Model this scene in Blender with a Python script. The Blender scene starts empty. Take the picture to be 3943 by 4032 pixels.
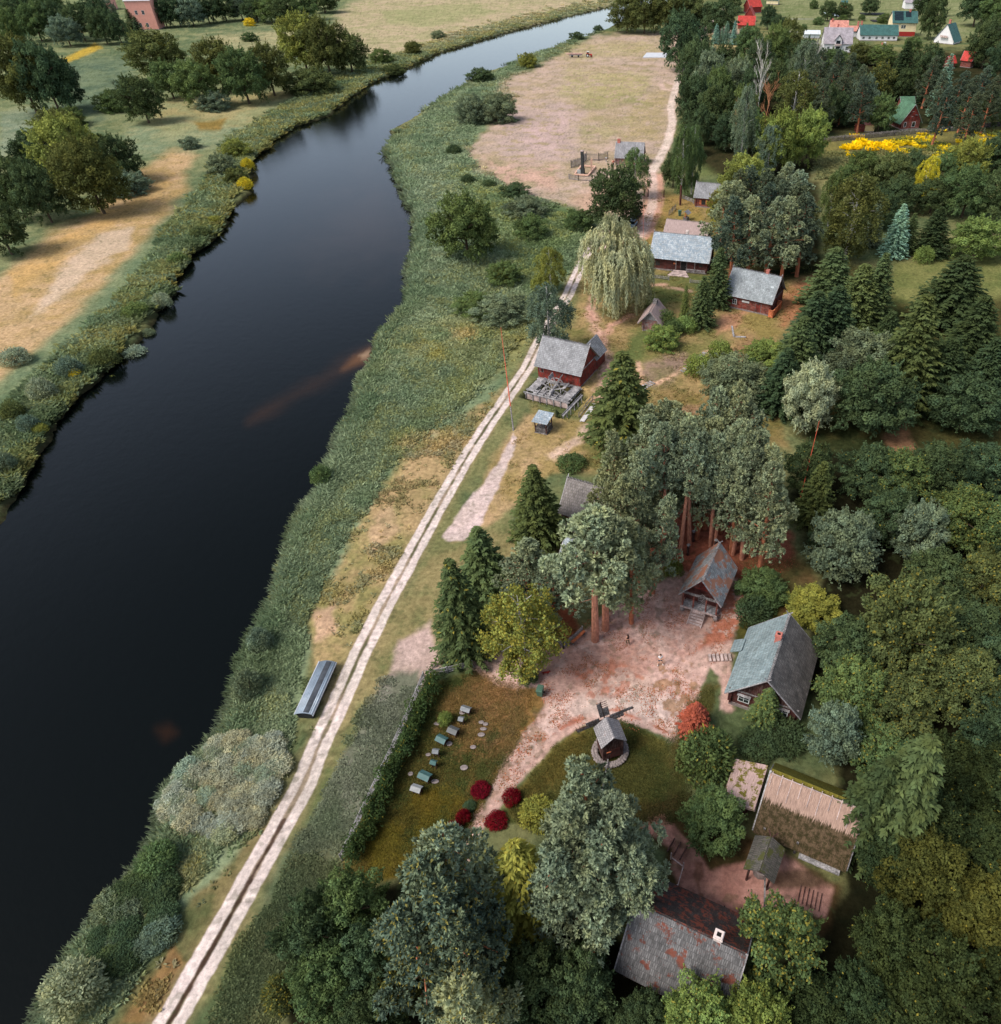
import bpy, math, random
import numpy as np
from mathutils import Vector, Matrix, Euler

SC = bpy.context.scene
COL = SC.collection
# ------------------------------------------------------------------ camera
CX, CY, F, PITCH, CAMH = 2440.0, 2016.0, 2800.0, math.radians(41.0), 65.0
WPX, HPX = 3943.0, 4032.0
cam_d = bpy.data.cameras.new("camera")
cam = bpy.data.objects.new("camera", cam_d)
COL.objects.link(cam)
cam.location = (0, 0, CAMH)
cam.rotation_euler = (math.radians(90) - PITCH, 0, 0)
cam_d.sensor_fit = 'VERTICAL'
cam_d.sensor_height = 24.0
cam_d.lens = 24.0 * F / HPX
cam_d.shift_x = (WPX / 2 - CX) / HPX
cam_d.clip_end = 9000
cam_d.clip_start = 0.5
SC.camera = cam
# ------------------------------------------------------------------ sky, sun, exposure
SUN_EL, SUN_AZ = math.radians(52), math.radians(-118)      # azimuth from +Y, clockwise
w = bpy.data.worlds.new("World")
SC.world = w
w.use_nodes = True
nt = w.node_tree
nt.nodes.clear()
sky = nt.nodes.new('ShaderNodeTexSky')
sky.sky_type = 'NISHITA'
sky.sun_disc = False
sky.sun_elevation = SUN_EL
sky.sun_rotation = SUN_AZ
sky.air_density, sky.dust_density, sky.ozone_density = 1.0, 2.5, 1.0
bg = nt.nodes.new('ShaderNodeBackground')
bg.inputs['Strength'].default_value = 0.10
wo = nt.nodes.new('ShaderNodeOutputWorld')
hs = nt.nodes.new('ShaderNodeHueSaturation')        # thin high cloud: a paler sky
hs.inputs['Saturation'].default_value = 0.72
nt.links.new(sky.outputs[0], hs.inputs['Color'])
tc_ = nt.nodes.new('ShaderNodeTexCoord')           # horizon brightened, zenith dimmed: sky shaped for the river's reflections
sx_ = nt.nodes.new('ShaderNodeSeparateXYZ')
nt.links.new(tc_.outputs['Generated'], sx_.inputs[0])
cr_ = nt.nodes.new('ShaderNodeMapRange')
cr_.inputs[1].default_value, cr_.inputs[2].default_value = 0.0, 0.6
cr_.inputs[3].default_value, cr_.inputs[4].default_value = 1.75, 0.72
nt.links.new(sx_.outputs[2], cr_.inputs[0])
vm_ = nt.nodes.new('ShaderNodeVectorMath')
vm_.operation = 'SCALE'
nt.links.new(hs.outputs[0], vm_.inputs[0])
nt.links.new(cr_.outputs[0], vm_.inputs['Scale'])
nt.links.new(vm_.outputs[0], bg.inputs[0])
nt.links.new(bg.outputs[0], wo.inputs[0])
sd = bpy.data.lights.new("sun", 'SUN')
sd.energy = 1.5
sd.angle = math.radians(24)
sd.color = (1.0, 0.95, 0.89)
sun = bpy.data.objects.new("sun", sd)
COL.objects.link(sun)
sv = Vector((math.sin(SUN_AZ) * math.cos(SUN_EL), math.cos(SUN_AZ) * math.cos(SUN_EL), math.sin(SUN_EL)))
sun.rotation_euler = sv.to_track_quat('Z', 'Y').to_euler()
sun.location = (0, 0, 120)
vs = SC.view_settings
vs.view_transform = 'Standard'
vs.look = 'None'
vs.gamma = 1
vs.exposure = 1.33
SC.cycles.max_bounces = 5
SC.cycles.diffuse_bounces = 2
SC.cycles.glossy_bounces = 2
SC.cycles.transmission_bounces = 2

# ------------------------------------------------------------------ helpers
R0 = random.Random(7)
DK = 3943 / 1904.0
ct, st = math.cos(PITCH), math.sin(PITCH)


def at(u, v, z=0.0):
    """photo pixel (native) -> world point on the plane of that height"""
    X, Y = (u - CX) / F, (v - CY) / F
    d = (X, ct - Y * st, -st - Y * ct)
    k = (z - CAMH) / d[2]
    return Vector((d[0] * k, d[1] * k, z))


def D(u, v, z=0.0):
    return at(u * DK, v * DK, z)


def proj(p):
    dy, dz = p[1], p[2] - CAMH
    dep = dy * ct - dz * st
    up = dy * st + dz * ct
    return (CX + F * p[0] / dep, CY - F * up / dep, dep)


def lin(r, g, b, k=1.0):
    f = lambda c: ((c / 255 + 0.055) / 1.055) ** 2.4 if c > 10 else c / 255 / 12.92
    return (f(r) * k, f(g) * k, f(b) * k)


KA = 0.72          # photo colour -> surface colour


def C(r, g, b, k=1.0):
    return lin(r, g, b, KA * k)


def tag(o, label=None, cat=None, group=None, kind=None):
    if label:
        o['label'] = label
    if cat:
        o['category'] = cat
    if group:
        o['group'] = group
    if kind:
        o['kind'] = kind
    return o


def thing(name, label, cat, loc=(0, 0, 0), rz=0.0, group=None):
    o = bpy.data.objects.new(name, None)
    o.empty_display_size = 0.3
    COL.objects.link(o)
    o.location = loc
    o.rotation_euler = (0, 0, rz)
    return tag(o, label, cat, group)


def copy_tree(o, parent=None):
    c = o.copy()
    COL.objects.link(c)
    if parent:
        c.parent = parent
    for ch in list(o.children):
        copy_tree(ch, c)
    return c


class MB:
    """collects shapes, then links them as one mesh object"""

    def __init__(s):
        s.v, s.f, s.uv = [], [], {}

    def quad(s, a, b, c, d, uv=None):
        n = len(s.v)
        s.v += [tuple(a), tuple(b), tuple(c), tuple(d)]
        s.f.append((n, n + 1, n + 2, n + 3))
        if uv:
            s.uv[len(s.f) - 1] = uv
        return s

    def poly(s, pts):
        n = len(s.v)
        s.v += [tuple(p) for p in pts]
        s.f.append(tuple(range(n, n + len(pts))))
        return s

    def hexa(s, p):
        """8 corners: bottom 4 then top 4, same winding"""
        n = len(s.v)
        s.v += [tuple(q) for q in p]
        for f in ((3, 2, 1, 0), (4, 5, 6, 7), (0, 1, 5, 4), (1, 2, 6, 5), (2, 3, 7, 6), (3, 0, 4, 7)):
            s.f.append(tuple(n + i for i in f))
        return s

    def box(s, x0, x1, y0, y1, z0, z1):
        return s.hexa([(x0, y0, z0), (x1, y0, z0), (x1, y1, z0), (x0, y1, z0),
                       (x0, y0, z1), (x1, y0, z1), (x1, y1, z1), (x0, y1, z1)])

    def bar(s, p, q, w, h=None, up=(0, 0, 1)):
        p, q = Vector(p), Vector(q)
        h = h or w
        d = (q - p).normalized()
        u = Vector(up)
        if abs(d.dot(u)) > 0.97:
            u = Vector((1, 0, 0))
        a = d.cross(u).normalized() * w / 2
        b = a.cross(d).normalized() * h / 2
        return s.hexa([p - a - b, q - a - b, q + a - b, p + a - b, p - a + b, q - a + b, q + a + b, p + a + b])

    def tube(s, pts, rad, n=6, cap=True):
        pts = [Vector(p) for p in pts]
        base = len(s.v)
        for i, p in enumerate(pts):
            d = (pts[min(i + 1, len(pts) - 1)] - pts[max(i - 1, 0)]).normalized()
            a = d.cross(Vector((0, 0, 1)) if abs(d.z) < 0.95 else Vector((1, 0, 0))).normalized()
            b = d.cross(a)
            for k in range(n):
                t = 2 * math.pi * k / n
                s.v.append(tuple(p + (a * math.cos(t) + b * math.sin(t)) * rad[i]))
        for i in range(len(pts) - 1):
            for k in range(n):
                s.f.append((base + i * n + k, base + i * n + (k + 1) % n, base + (i + 1) * n + (k + 1) % n, base + (i + 1) * n + k))
        if cap:
            s.f.append(tuple(base + k for k in range(n))[::-1])
            s.f.append(tuple(base + (len(pts) - 1) * n + k for k in range(n)))
        return s

    def lathe(s, c, prof, n=12):
        """prof: (r, z) pairs, from bottom to top"""
        base = len(s.v)
        for r, z in prof:
            for k in range(n):
                t = 2 * math.pi * k / n
                s.v.append((c[0] + r * math.cos(t), c[1] + r * math.sin(t), c[2] + z))
        for i in range(len(prof) - 1):
            for k in range(n):
                s.f.append((base + i * n + k, base + i * n + (k + 1) % n, base + (i + 1) * n + (k + 1) % n, base + (i + 1) * n + k))
        s.f.append(tuple(base + k for k in range(n))[::-1])
        s.f.append(tuple(base + (len(prof) - 1) * n + k for k in range(n)))
        return s

    def ball(s, c, r, n=8, m=6, sz=1.0, jit=0.0, rnd=R0):
        base = len(s.v)
        for i in range(m + 1):
            ph = math.pi * i / m
            for k in range(n):
                t = 2 * math.pi * k / n
                rr = r * (1 + jit * (rnd.random() - 0.5))
                s.v.append((c[0] + rr * math.sin(ph) * math.cos(t), c[1] + rr * math.sin(ph) * math.sin(t), c[2] + rr * sz * math.cos(ph)))
        for i in range(m):
            for k in range(n):
                s.f.append((base + i * n + k, base + (i + 1) * n + k, base + (i + 1) * n + (k + 1) % n, base + i * n + (k + 1) % n))
        return s

    def build(s, name, m, parent=None, smooth=False):
        me = bpy.data.meshes.new(name)
        me.from_pydata(s.v, [], s.f)
        if s.uv:
            ul = me.uv_layers.new(name='UVMap')
            for pi, uvs in s.uv.items():
                p = me.polygons[pi]
                for k, li in enumerate(p.loop_indices):
                    ul.data[li].uv = uvs[k]
        if smooth:
            me.polygons.foreach_set('use_smooth', [True] * len(me.polygons))
        o = bpy.data.objects.new(name, me)
        COL.objects.link(o)
        if m:
            me.materials.append(m)
        if parent:
            o.parent = parent
        return o


def np_mesh(name, V, Fq, mats, attrs=None, smooth=False):
    """V (n,3), Fq (m,4) -> mesh; attrs: name -> (domain, type, array)"""
    me = bpy.data.meshes.new(name)
    n, m = len(V), len(Fq)
    me.vertices.add(n)
    me.vertices.foreach_set('co', np.ascontiguousarray(V, dtype=np.float32).ravel())
    me.loops.add(m * 4)
    me.loops.foreach_set('vertex_index', np.ascontiguousarray(Fq, dtype=np.int32).ravel())
    me.polygons.add(m)
    me.polygons.foreach_set('loop_start', np.arange(0, m * 4, 4, dtype=np.int32))
    if smooth:
        me.polygons.foreach_set('use_smooth', np.ones(m, dtype=bool))
    for k, (dom, ty, arr) in (attrs or {}).items():
        a = me.attributes.new(k, ty, dom)
        key = 'color' if ty == 'FLOAT_COLOR' else 'value'
        a.data.foreach_set(key, np.ascontiguousarray(arr, dtype=np.float32).ravel())
    me.update(calc_edges=True)
    for x in mats:
        me.materials.append(x)
    return me


def link(name, me, parent=None):
    o = bpy.data.objects.new(name, me)
    COL.objects.link(o)
    if parent:
        o.parent = parent
    return o


# ------------------------------------------------------------------ materials
def newmat(name):
    m = bpy.data.materials.new(name)
    m.use_nodes = True
    t = m.node_tree
    t.nodes.clear()
    out = t.nodes.new('ShaderNodeOutputMaterial')
    return m, t, out


def N(t, kind, **kw):
    n = t.nodes.new(kind)
    for k, v in kw.items():
        setattr(n, k, v)
    return n


def mixc(t, fac, a, b, mode='MIX'):
    n = t.nodes.new('ShaderNodeMix')
    n.data_type = 'RGBA'
    n.blend_type = mode
    n.clamp_factor = True
    for i, x in ((0, fac), (6, a), (7, b)):
        if hasattr(x, 'is_linked') or isinstance(x, bpy.types.NodeSocket):
            t.links.new(x, n.inputs[i])
        elif i == 0:
            n.inputs[0].default_value = x
        else:
            n.inputs[i].default_value = (*x[:3], 1)
    return n.outputs[2]


def ramp(t, src, a, b, c0=(0, 0, 0), c1=(1, 1, 1)):
    r = t.nodes.new('ShaderNodeMapRange')
    r.interpolation_type = 'SMOOTHSTEP'
    r.inputs[1].default_value = a
    r.inputs[2].default_value = b
    t.links.new(src, r.inputs[0])
    return r.outputs[0]


def noise(t, scale, detail=4, rough=0.6, vec=None, stretch=None):
    n = N(t, 'ShaderNodeTexNoise')
    n.inputs['Scale'].default_value = scale
    n.inputs['Detail'].default_value = detail
    n.inputs['Roughness'].default_value = rough
    if vec is None:
        vec = N(t, 'ShaderNodeTexCoord').outputs['Object']
    if stretch:
        mp = N(t, 'ShaderNodeMapping')
        mp.inputs['Scale'].default_value = stretch
        t.links.new(vec, mp.inputs[0])
        vec = mp.outputs[0]
    t.links.new(vec, n.inputs['Vector'])
    return n.outputs[0]


def plain(name, col, rough=0.7, var=0.25, scale=3.0, bump=0.0, metal=0.0, stretch=None, spec=0.3):
    m, t, out = newmat(name)
    p = N(t, 'ShaderNodeBsdfPrincipled')
    p.inputs['Roughness'].default_value = rough
    p.inputs['Metallic'].default_value = metal
    p.inputs['Specular IOR Level'].default_value = spec
    nz = noise(t, scale, stretch=stretch)
    lo = [c * (1 - var) for c in col]
    hi = [min(1, c * (1 + var)) for c in col]
    c = mixc(t, ramp(t, nz, 0.3, 0.7), lo, hi)
    t.links.new(c, p.inputs['Base Color'])
    if bump:
        b = N(t, 'ShaderNodeBump')
        b.inputs['Strength'].default_value = bump
        b.inputs['Distance'].default_value = 0.05
        t.links.new(nz, b.inputs['Height'])
        t.links.new(b.outputs[0], p.inputs['Normal'])
    t.links.new(p.outputs[0], out.inputs[0])
    return m


def wood(name, col, grey, amount=0.5, stretch=(1, 1, 9), scale=2.2, rough=0.8):
    """weathered wood: painted / raw colour worn to grey in streaks along the boards"""
    m, t, out = newmat(name)
    p = N(t, 'ShaderNodeBsdfPrincipled')
    p.inputs['Roughness'].default_value = rough
    p.inputs['Specular IOR Level'].default_value = 0.2
    n1 = noise(t, scale, 5, 0.65, stretch=tuple(1 / s if s > 1 else 1.0 for s in stretch) if False else (stretch[0], stretch[1], stretch[2]))
    n2 = noise(t, 1.1, 3)
    f = ramp(t, n1, 0.60 - amount * 0.3, 0.68 - amount * 0.2)
    c = mixc(t, f, col, grey)
    d = mixc(t, ramp(t, n2, 0.3, 0.7), (0.55, 0.55, 0.55), (1.25, 1.25, 1.25))
    c = mixc(t, 1.0, c, d, 'MULTIPLY')
    t.links.new(c, p.inputs['Base Color'])
    b = N(t, 'ShaderNodeBump')
    b.inputs['Strength'].default_value = 0.5
    b.inputs['Distance'].default_value = 0.03
    t.links.new(n1, b.inputs['Height'])
    t.links.new(b.outputs[0], p.inputs['Normal'])
    t.links.new(p.outputs[0], out.inputs[0])
    return m


def shingle(name, c1, c2, moss=None, moss_at=0.6, moss2=None, w=0.22, h=0.32, stain=0.35, moss_scale=0.55, v_lim=None):
    """wooden shingles laid in courses, from the roof's own UV (metres)"""
    m, t, out = newmat(name)
    uv = N(t, 'ShaderNodeUVMap').outputs[0]
    p = N(t, 'ShaderNodeBsdfPrincipled')
    p.inputs['Roughness'].default_value = 0.75
    p.inputs['Specular IOR Level'].default_value = 0.35
    br = N(t, 'ShaderNodeTexBrick')
    br.offset = 0.5
    br.inputs['Color1'].default_value = (*c1, 1)
    br.inputs['Color2'].default_value = (*c2, 1)
    br.inputs['Mortar'].default_value = (c2[0] * .45, c2[1] * .45, c2[2] * .45, 1)
    br.inputs['Scale'].default_value = 1.0
    br.inputs['Mortar Size'].default_value = 0.022
    br.inputs['Bias'].default_value = 0.0
    br.inputs['Brick Width'].default_value = w
    br.inputs['Row Height'].default_value = h
    # wobble so courses are not ruler straight
    wob = N(t, 'ShaderNodeTexNoise')
    wob.inputs['Scale'].default_value = 1.3
    t.links.new(uv, wob.inputs['Vector'])
    ad = N(t, 'ShaderNodeVectorMath', operation='MULTIPLY_ADD')
    t.links.new(wob.outputs['Color'], ad.inputs[0])
    ad.inputs[1].default_value = (0.16, 0.12, 0)
    t.links.new(uv, ad.inputs[2])
    t.links.new(ad.outputs[0], br.inputs['Vector'])
    n1 = noise(t, 2.0, 6, 0.7, vec=uv, stretch=(3.0, 0.8, 1))
    n2 = noise(t, 0.45, 4, 0.6, vec=uv)
    d = mixc(t, ramp(t, n1, 0.25, 0.75), (1 - stain,) * 3, (1 + stain,) * 3)
    c = mixc(t, 1.0, br.outputs['Color'], d, 'MULTIPLY')
    d2 = mixc(t, ramp(t, n2, 0.35, 0.65), (0.8,) * 3, (1.12,) * 3)
    c = mixc(t, 1.0, c, d2, 'MULTIPLY')
    if moss:
        nm = noise(t, moss_scale, 6, 0.68, vec=uv)
        fm = ramp(t, nm, moss_at, moss_at + 0.06)
        c = mixc(t, fm, c, moss)
        if moss2:
            nm2 = noise(t, moss_scale * 2.1, 6, 0.7, vec=uv)
            c = mixc(t, ramp(t, nm2, moss_at + 0.02, moss_at + 0.08), c, moss2)
    t.links.new(c, p.inputs['Base Color'])
    b = N(t, 'ShaderNodeBump')
    b.inputs['Strength'].default_value = 0.6
    b.inputs['Distance'].default_value = 0.04
    t.links.new(br.outputs['Fac'], b.inputs['Height'])
    b.invert = True
    b2 = N(t, 'ShaderNodeBump')
    b2.inputs['Strength'].default_value = 0.5
    b2.inputs['Distance'].default_value = 0.04
    t.links.new(n1, b2.inputs['Height'])
    t.links.new(b.outputs[0], b2.inputs['Normal'])
    t.links.new(b2.outputs[0], p.inputs['Normal'])
    t.links.new(p.outputs[0], out.inputs[0])
    return m


def leafmat(name, trans=0.3):
    """leaf colour = the object's own colour; its alpha says how many leaves have turned"""
    m, t, out = newmat(name)
    oi = N(t, 'ShaderNodeObjectInfo')
    at1 = N(t, 'ShaderNodeAttribute', attribute_name='tint')
    at2 = N(t, 'ShaderNodeAttribute', attribute_name='rnd')
    mr = N(t, 'ShaderNodeMapRange')
    mr.inputs[3].default_value = 0.55
    mr.inputs[4].default_value = 1.45
    t.links.new(at1.outputs['Fac'], mr.inputs[0])
    vm = N(t, 'ShaderNodeVectorMath', operation='SCALE')
    t.links.new(oi.outputs['Color'], vm.inputs[0])
    t.links.new(mr.outputs[0], vm.inputs['Scale'])
    nzc = noise(t, 0.55, 3, .6)
    hue = mixc(t, ramp(t, nzc, .35, .65), (0.96, 0.99, 0.98), (1.12, 1.04, 0.86))
    lt = N(t, 'ShaderNodeMath', operation='LESS_THAN')
    t.links.new(at2.outputs['Fac'], lt.inputs[0])
    t.links.new(oi.outputs['Alpha'], lt.inputs[1])
    hf_ = N(t, 'ShaderNodeMath', operation='MULTIPLY')
    t.links.new(lt.outputs[0], hf_.inputs[0])
    hf_.inputs[1].default_value = 0.65
    c = mixc(t, hf_.outputs[0], mixc(t, 1.0, vm.outputs[0], hue, 'MULTIPLY'), C(186, 168, 70))
    df = N(t, 'ShaderNodeBsdfDiffuse')
    tr = N(t, 'ShaderNodeBsdfTranslucent')
    t.links.new(c, df.inputs[0])
    t.links.new(c, tr.inputs[0])
    ms = N(t, 'ShaderNodeMixShader')
    ms.inputs[0].default_value = trans
    t.links.new(df.outputs[0], ms.inputs[1])
    t.links.new(tr.outputs[0], ms.inputs[2])
    t.links.new(ms.outputs[0], out.inputs[0])
    return m


def colattr_mat(name, attr='Col', rough=1.0, detail=True, trans=0.0):
    m, t, out = newmat(name)
    a = N(t, 'ShaderNodeAttribute', attribute_name=attr)
    c = a.outputs['Color']
    df = N(t, 'ShaderNodeBsdfDiffuse')
    if detail:
        n1 = noise(t, 1.7, 8, 0.75)
        n2 = noise(t, 0.12, 5, 0.6)
        d = mixc(t, ramp(t, n1, 0.3, 0.7), (0.70,) * 3, (1.28,) * 3)
        c = mixc(t, 1.0, c, d, 'MULTIPLY')
        d = mixc(t, ramp(t, n2, 0.35, 0.65), (0.88, 0.9, 0.88), (1.1, 1.08, 1.1))
        c = mixc(t, 1.0, c, d, 'MULTIPLY')
        b = N(t, 'ShaderNodeBump')
        b.inputs['Strength'].default_value = 0.55
        b.inputs['Distance'].default_value = 0.25
        t.links.new(n1, b.inputs['Height'])
        t.links.new(b.outputs[0], df.inputs['Normal'])
    t.links.new(c, df.inputs[0])
    sh = df.outputs[0]
    if trans:
        tr = N(t, 'ShaderNodeBsdfTranslucent')
        t.links.new(c, tr.inputs[0])
        ms = N(t, 'ShaderNodeMixShader')
        ms.inputs[0].default_value = trans
        t.links.new(sh, ms.inputs[1])
        t.links.new(tr.outputs[0], ms.inputs[2])
        sh = ms.outputs[0]
    t.links.new(sh, out.inputs[0])
    return m


def objcol_mat(name, rough=0.8, var=0.3, scale=4.0, stretch=(1, 1, 0.4)):
    m, t, out = newmat(name)
    oi = N(t, 'ShaderNodeObjectInfo')
    p = N(t, 'ShaderNodeBsdfPrincipled')
    p.inputs['Roughness'].default_value = rough
    p.inputs['Specular IOR Level'].default_value = 0.2
    nz = noise(t, scale, stretch=stretch)
    d = mixc(t, ramp(t, nz, 0.3, 0.7), (1 - var,) * 3, (1 + var,) * 3)
    c = mixc(t, 1.0, oi.outputs['Color'], d, 'MULTIPLY')
    t.links.new(c, p.inputs['Base Color'])
    t.links.new(p.outputs[0], out.inputs[0])
    return m


M_LEAF = leafmat('leaf')
M_NEEDLE = leafmat('needle', 0.12)
M_BARK = objcol_mat('bark')
M_PAINT = objcol_mat('painted_surface', 0.5, 0.1)
M_CLOTH = objcol_mat('cloth', 0.9, 0.12)

# ------------------------------------------------------------------ numpy noise
rng = np.random.default_rng(11)


def _hash(ix, iy, seed):
    h = (ix.astype(np.int64) * 374761393 + iy.astype(np.int64) * 668265263 + seed * 974634773) & 0xffffffff
    h = ((h ^ (h >> 13)) * 1274126177) & 0xffffffff
    h = h ^ (h >> 16)
    return (h & 0xffff) / 65535.0


def vnoise(x, y, seed=0):
    ix, iy = np.floor(x), np.floor(y)
    fx, fy = x - ix, y - iy
    fx, fy = fx * fx * (3 - 2 * fx), fy * fy * (3 - 2 * fy)
    a, b = _hash(ix, iy, seed), _hash(ix + 1, iy, seed)
    c, d = _hash(ix, iy + 1, seed), _hash(ix + 1, iy + 1, seed)
    return (a * (1 - fx) + b * fx) * (1 - fy) + (c * (1 - fx) + d * fx) * fy


def fbm(x, y, size, octv=4, seed=0):
    s, amp, tot = 0, 1.0, 0
    f = 1.0 / size
    for o in range(octv):
        s = s + amp * vnoise(x * f + 17.3 * o, y * f - 9.1 * o, seed + o)
        tot += amp
        amp *= 0.55
        f *= 2.1
    return s / tot


def sstep(a, b, x):
    t = np.clip((x - a) / (b - a), 0, 1)
    return t * t * (3 - 2 * t)


def polydist(px, py, pts, closed):
    d2 = np.full(px.shape, 1e18)
    n = len(pts)
    inside = np.zeros(px.shape, bool)
    for i in range(n if closed else n - 1):
        x0, y0 = pts[i]
        x1, y1 = pts[(i + 1) % n]
        ex, ey = x1 - x0, y1 - y0
        L = ex * ex + ey * ey + 1e-9
        t = np.clip(((px - x0) * ex + (py - y0) * ey) / L, 0, 1)
        dx, dy = px - x0 - t * ex, py - y0 - t * ey
        d2 = np.minimum(d2, dx * dx + dy * dy)
        if closed and y0 != y1:
            cnd = ((y0 > py) != (y1 > py)) & (px < ex * (py - y0) / (y1 - y0) + x0)
            inside ^= cnd
    d = np.sqrt(d2)
    return np.where(inside, -d, d) if closed else d
# ------------------------------------------------------------------ ground: one sheet, coloured by what grows or lies there
us = np.concatenate([np.arange(-900, -40, 14.0), np.arange(-40, 1944, 2.0), np.arange(1944, 2700, 14.0)])
vv = np.concatenate([[-200.5, -198, -194, -188, -180], np.arange(-170, -20, 7.5), np.arange(-20, 1967, 2.0), np.arange(1967, 2500, 12.0)])
U, V = np.meshgrid(us, vv)
Xn, Yn = (U * DK - CX) / F, (V * DK - CY) / F
dz = -st - Yn * ct
kk = -CAMH / dz
GX, GY = Xn * kk, (ct - Yn * st) * kk
# two rows behind the camera
bx = np.linspace(GX[-1].min() * 6 - 200, GX[-1].max() * 6 + 200, len(us))
GX = np.vstack([GX, GX[-1:] * 1.0, bx[None]])
GY = np.vstack([GY, GY[-1:] - 6, np.full((1, len(us)), -160.0)])
U = np.vstack([U, U[-1:], U[-1:]])
V = np.vstack([V, V[-1:] + 60, V[-1:] + 300])

LB = [(-340, 2480), (-330, 1900), (-160, 1300), (-60, 1060), (0, 975), (20, 935), (45, 890), (95, 800), (150, 740), (210, 680), (262, 635), (318, 558), (332, 515), (372, 475),
      (420, 430), (432, 395), (474, 362), (482, 300), (512, 265), (562, 236), (620, 216), (666, 180), (702, 156), (762, 130),
      (802, 111), (850, 92), (950, 63), (1050, 36), (1150, 13), (1200, 0), (1260, -14), (1360, -30)]
RB = [(1380, -24), (1300, -6), (1235, 14), (1180, 40), (1140, 60), (1080, 79), (1000, 108), (930, 135), (900, 150), (850, 181), (792, 216), (746, 247),
      (736, 280), (746, 301), (762, 341), (786, 391), (796, 431), (791, 481), (775, 531), (771, 571), (746, 606), (712, 641), (698, 680), (692, 720), (682, 760),
      (661, 801), (641, 851), (612, 890), (601, 931), (571, 971), (546, 1021), (531, 1081), (516, 1131), (501, 1171), (471, 1221), (451, 1291),
      (431, 1361), (391, 1421), (331, 1481), (306, 1511), (311, 1561), (266, 1641), (201, 1701), (151, 1791), (110, 1850), (62, 1947), (10, 2060), (-40, 2200), (-60, 2480)]
riv = [tuple(D(*p)[:2]) for p in LB] + [tuple(D(*p)[:2]) for p in RB]
edge_n = (fbm(GX, GY, 5.0, 4, 3) - 0.5) * 4.0 + (fbm(GX, GY, 1.2, 2, 5) - 0.5) * 1.0
RS = polydist(GX, GY, riv, True) + edge_n * np.clip(GY / 150, 0.35, 1.0)   # river: negative inside
GZ = (fbm(GX, GY, 40.0, 3, 21) - 0.5) * 0.5 + (fbm(GX, GY, 3.0, 3, 22) - 0.5) * 0.14
GZ = GZ * sstep(0, 6, RS)
GZ = GZ - 2.6 * sstep(1.5, -4.0, RS)
WATER_Z = -0.85
# the sunken yard under the mill's waterwheel
ca_, sa_ = math.cos(math.radians(-24)), math.sin(math.radians(-24))
mx_, my_ = (GX + 14.4) * ca_ + (GY - 111.2) * sa_, -(GX + 14.4) * sa_ + (GY - 111.2) * ca_
pit = polydist(mx_, my_, [(.2, -.4), (9.0, -.4), (10.6, -2.0), (10.6, -9.5), (8.8, -9.6), (7.8, -7.4), (0.2, -6.6)], True)
GZ = GZ - 1.45 * sstep(0.5, -0.5, pit)

base = np.zeros(GX.shape + (3,))
n1 = fbm(GX, GY, 9.0, 5, 31)[..., None]
n2 = fbm(GX, GY, 2.6, 4, 32)[..., None]
n3 = fbm(GX, GY, 30.0, 4, 33)[..., None]
n0 = fbm(GX, GY, 0.8, 3, 34)[..., None]


def lerp(a, b, f):
    return np.asarray(a) * (1 - f) + np.asarray(b) * f


base[:] = lerp(C(92, 104, 70), C(128, 126, 84), sstep(0.35, 0.65, n1))


def paint(pts, cols, feather=10, jit=12, jsize=4.0, amt=1.0, nz=None, thr=None):
    """lay a patch of ground cover: outline in photo coordinates, ragged edge, two colours mixed by growth"""
    p = np.array(pts, float)
    x0, y0 = p.min(0) - feather - jit - 4
    x1, y1 = p.max(0) + feather + jit + 4
    m = (U > x0) & (U < x1) & (V > y0) & (V < y1)
    if not m.any():
        return
    d = polydist(U[m], V[m], pts, True)
    d = d + (fbm(GX[m], GY[m], jsize, 4, len(pts) * 7) - 0.5) * 2 * jit
    f = amt * sstep(feather, -feather, d)
    if thr is not None:
        f = f * sstep(thr - 0.05, thr + 0.05, (n2 if nz is None else nz)[m][:, 0])
    c = lerp(cols[0], cols[1], sstep(0.36, 0.64, (n1 * 0.55 + n2 * 0.45)[m])) if len(cols) == 2 else np.asarray(cols[0])
    base[m] = base[m] * (1 - f[:, None]) + c * f[:, None]


def track(pts, width, col, soft=0.25, jit=0.5, amt=1.0, rag=1.2, dash=None):
    """a worn strip of constant width in metres along a line"""
    W = [tuple(D(*p)[:2]) for p in pts]
    p = np.array(pts, float)
    x0, y0 = p.min(0) - 70
    x1, y1 = p.max(0) + 70
    m = (U > x0) & (U < x1) & (V > y0) & (V < y1)
    d = polydist(GX[m], GY[m], W, False) + (fbm(GX[m], GY[m], rag, 4, 77) - 0.5) * 2 * jit
    f = amt * sstep(width / 2 + soft, width / 2 - soft, d)
    if dash is not None:
        f = f * sstep(dash - 0.06, dash + 0.06, fbm(GX[m], GY[m], 3.2, 3, 88))
    c = lerp(np.asarray(col) * 0.92, np.asarray(col) * 1.06, sstep(0.3, 0.7, n2[m]))
    base[m] = base[m] * (1 - f[:, None]) + c * f[:, None]


TAN, TAN2 = C(186, 160, 130), C(196, 168, 142)
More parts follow.
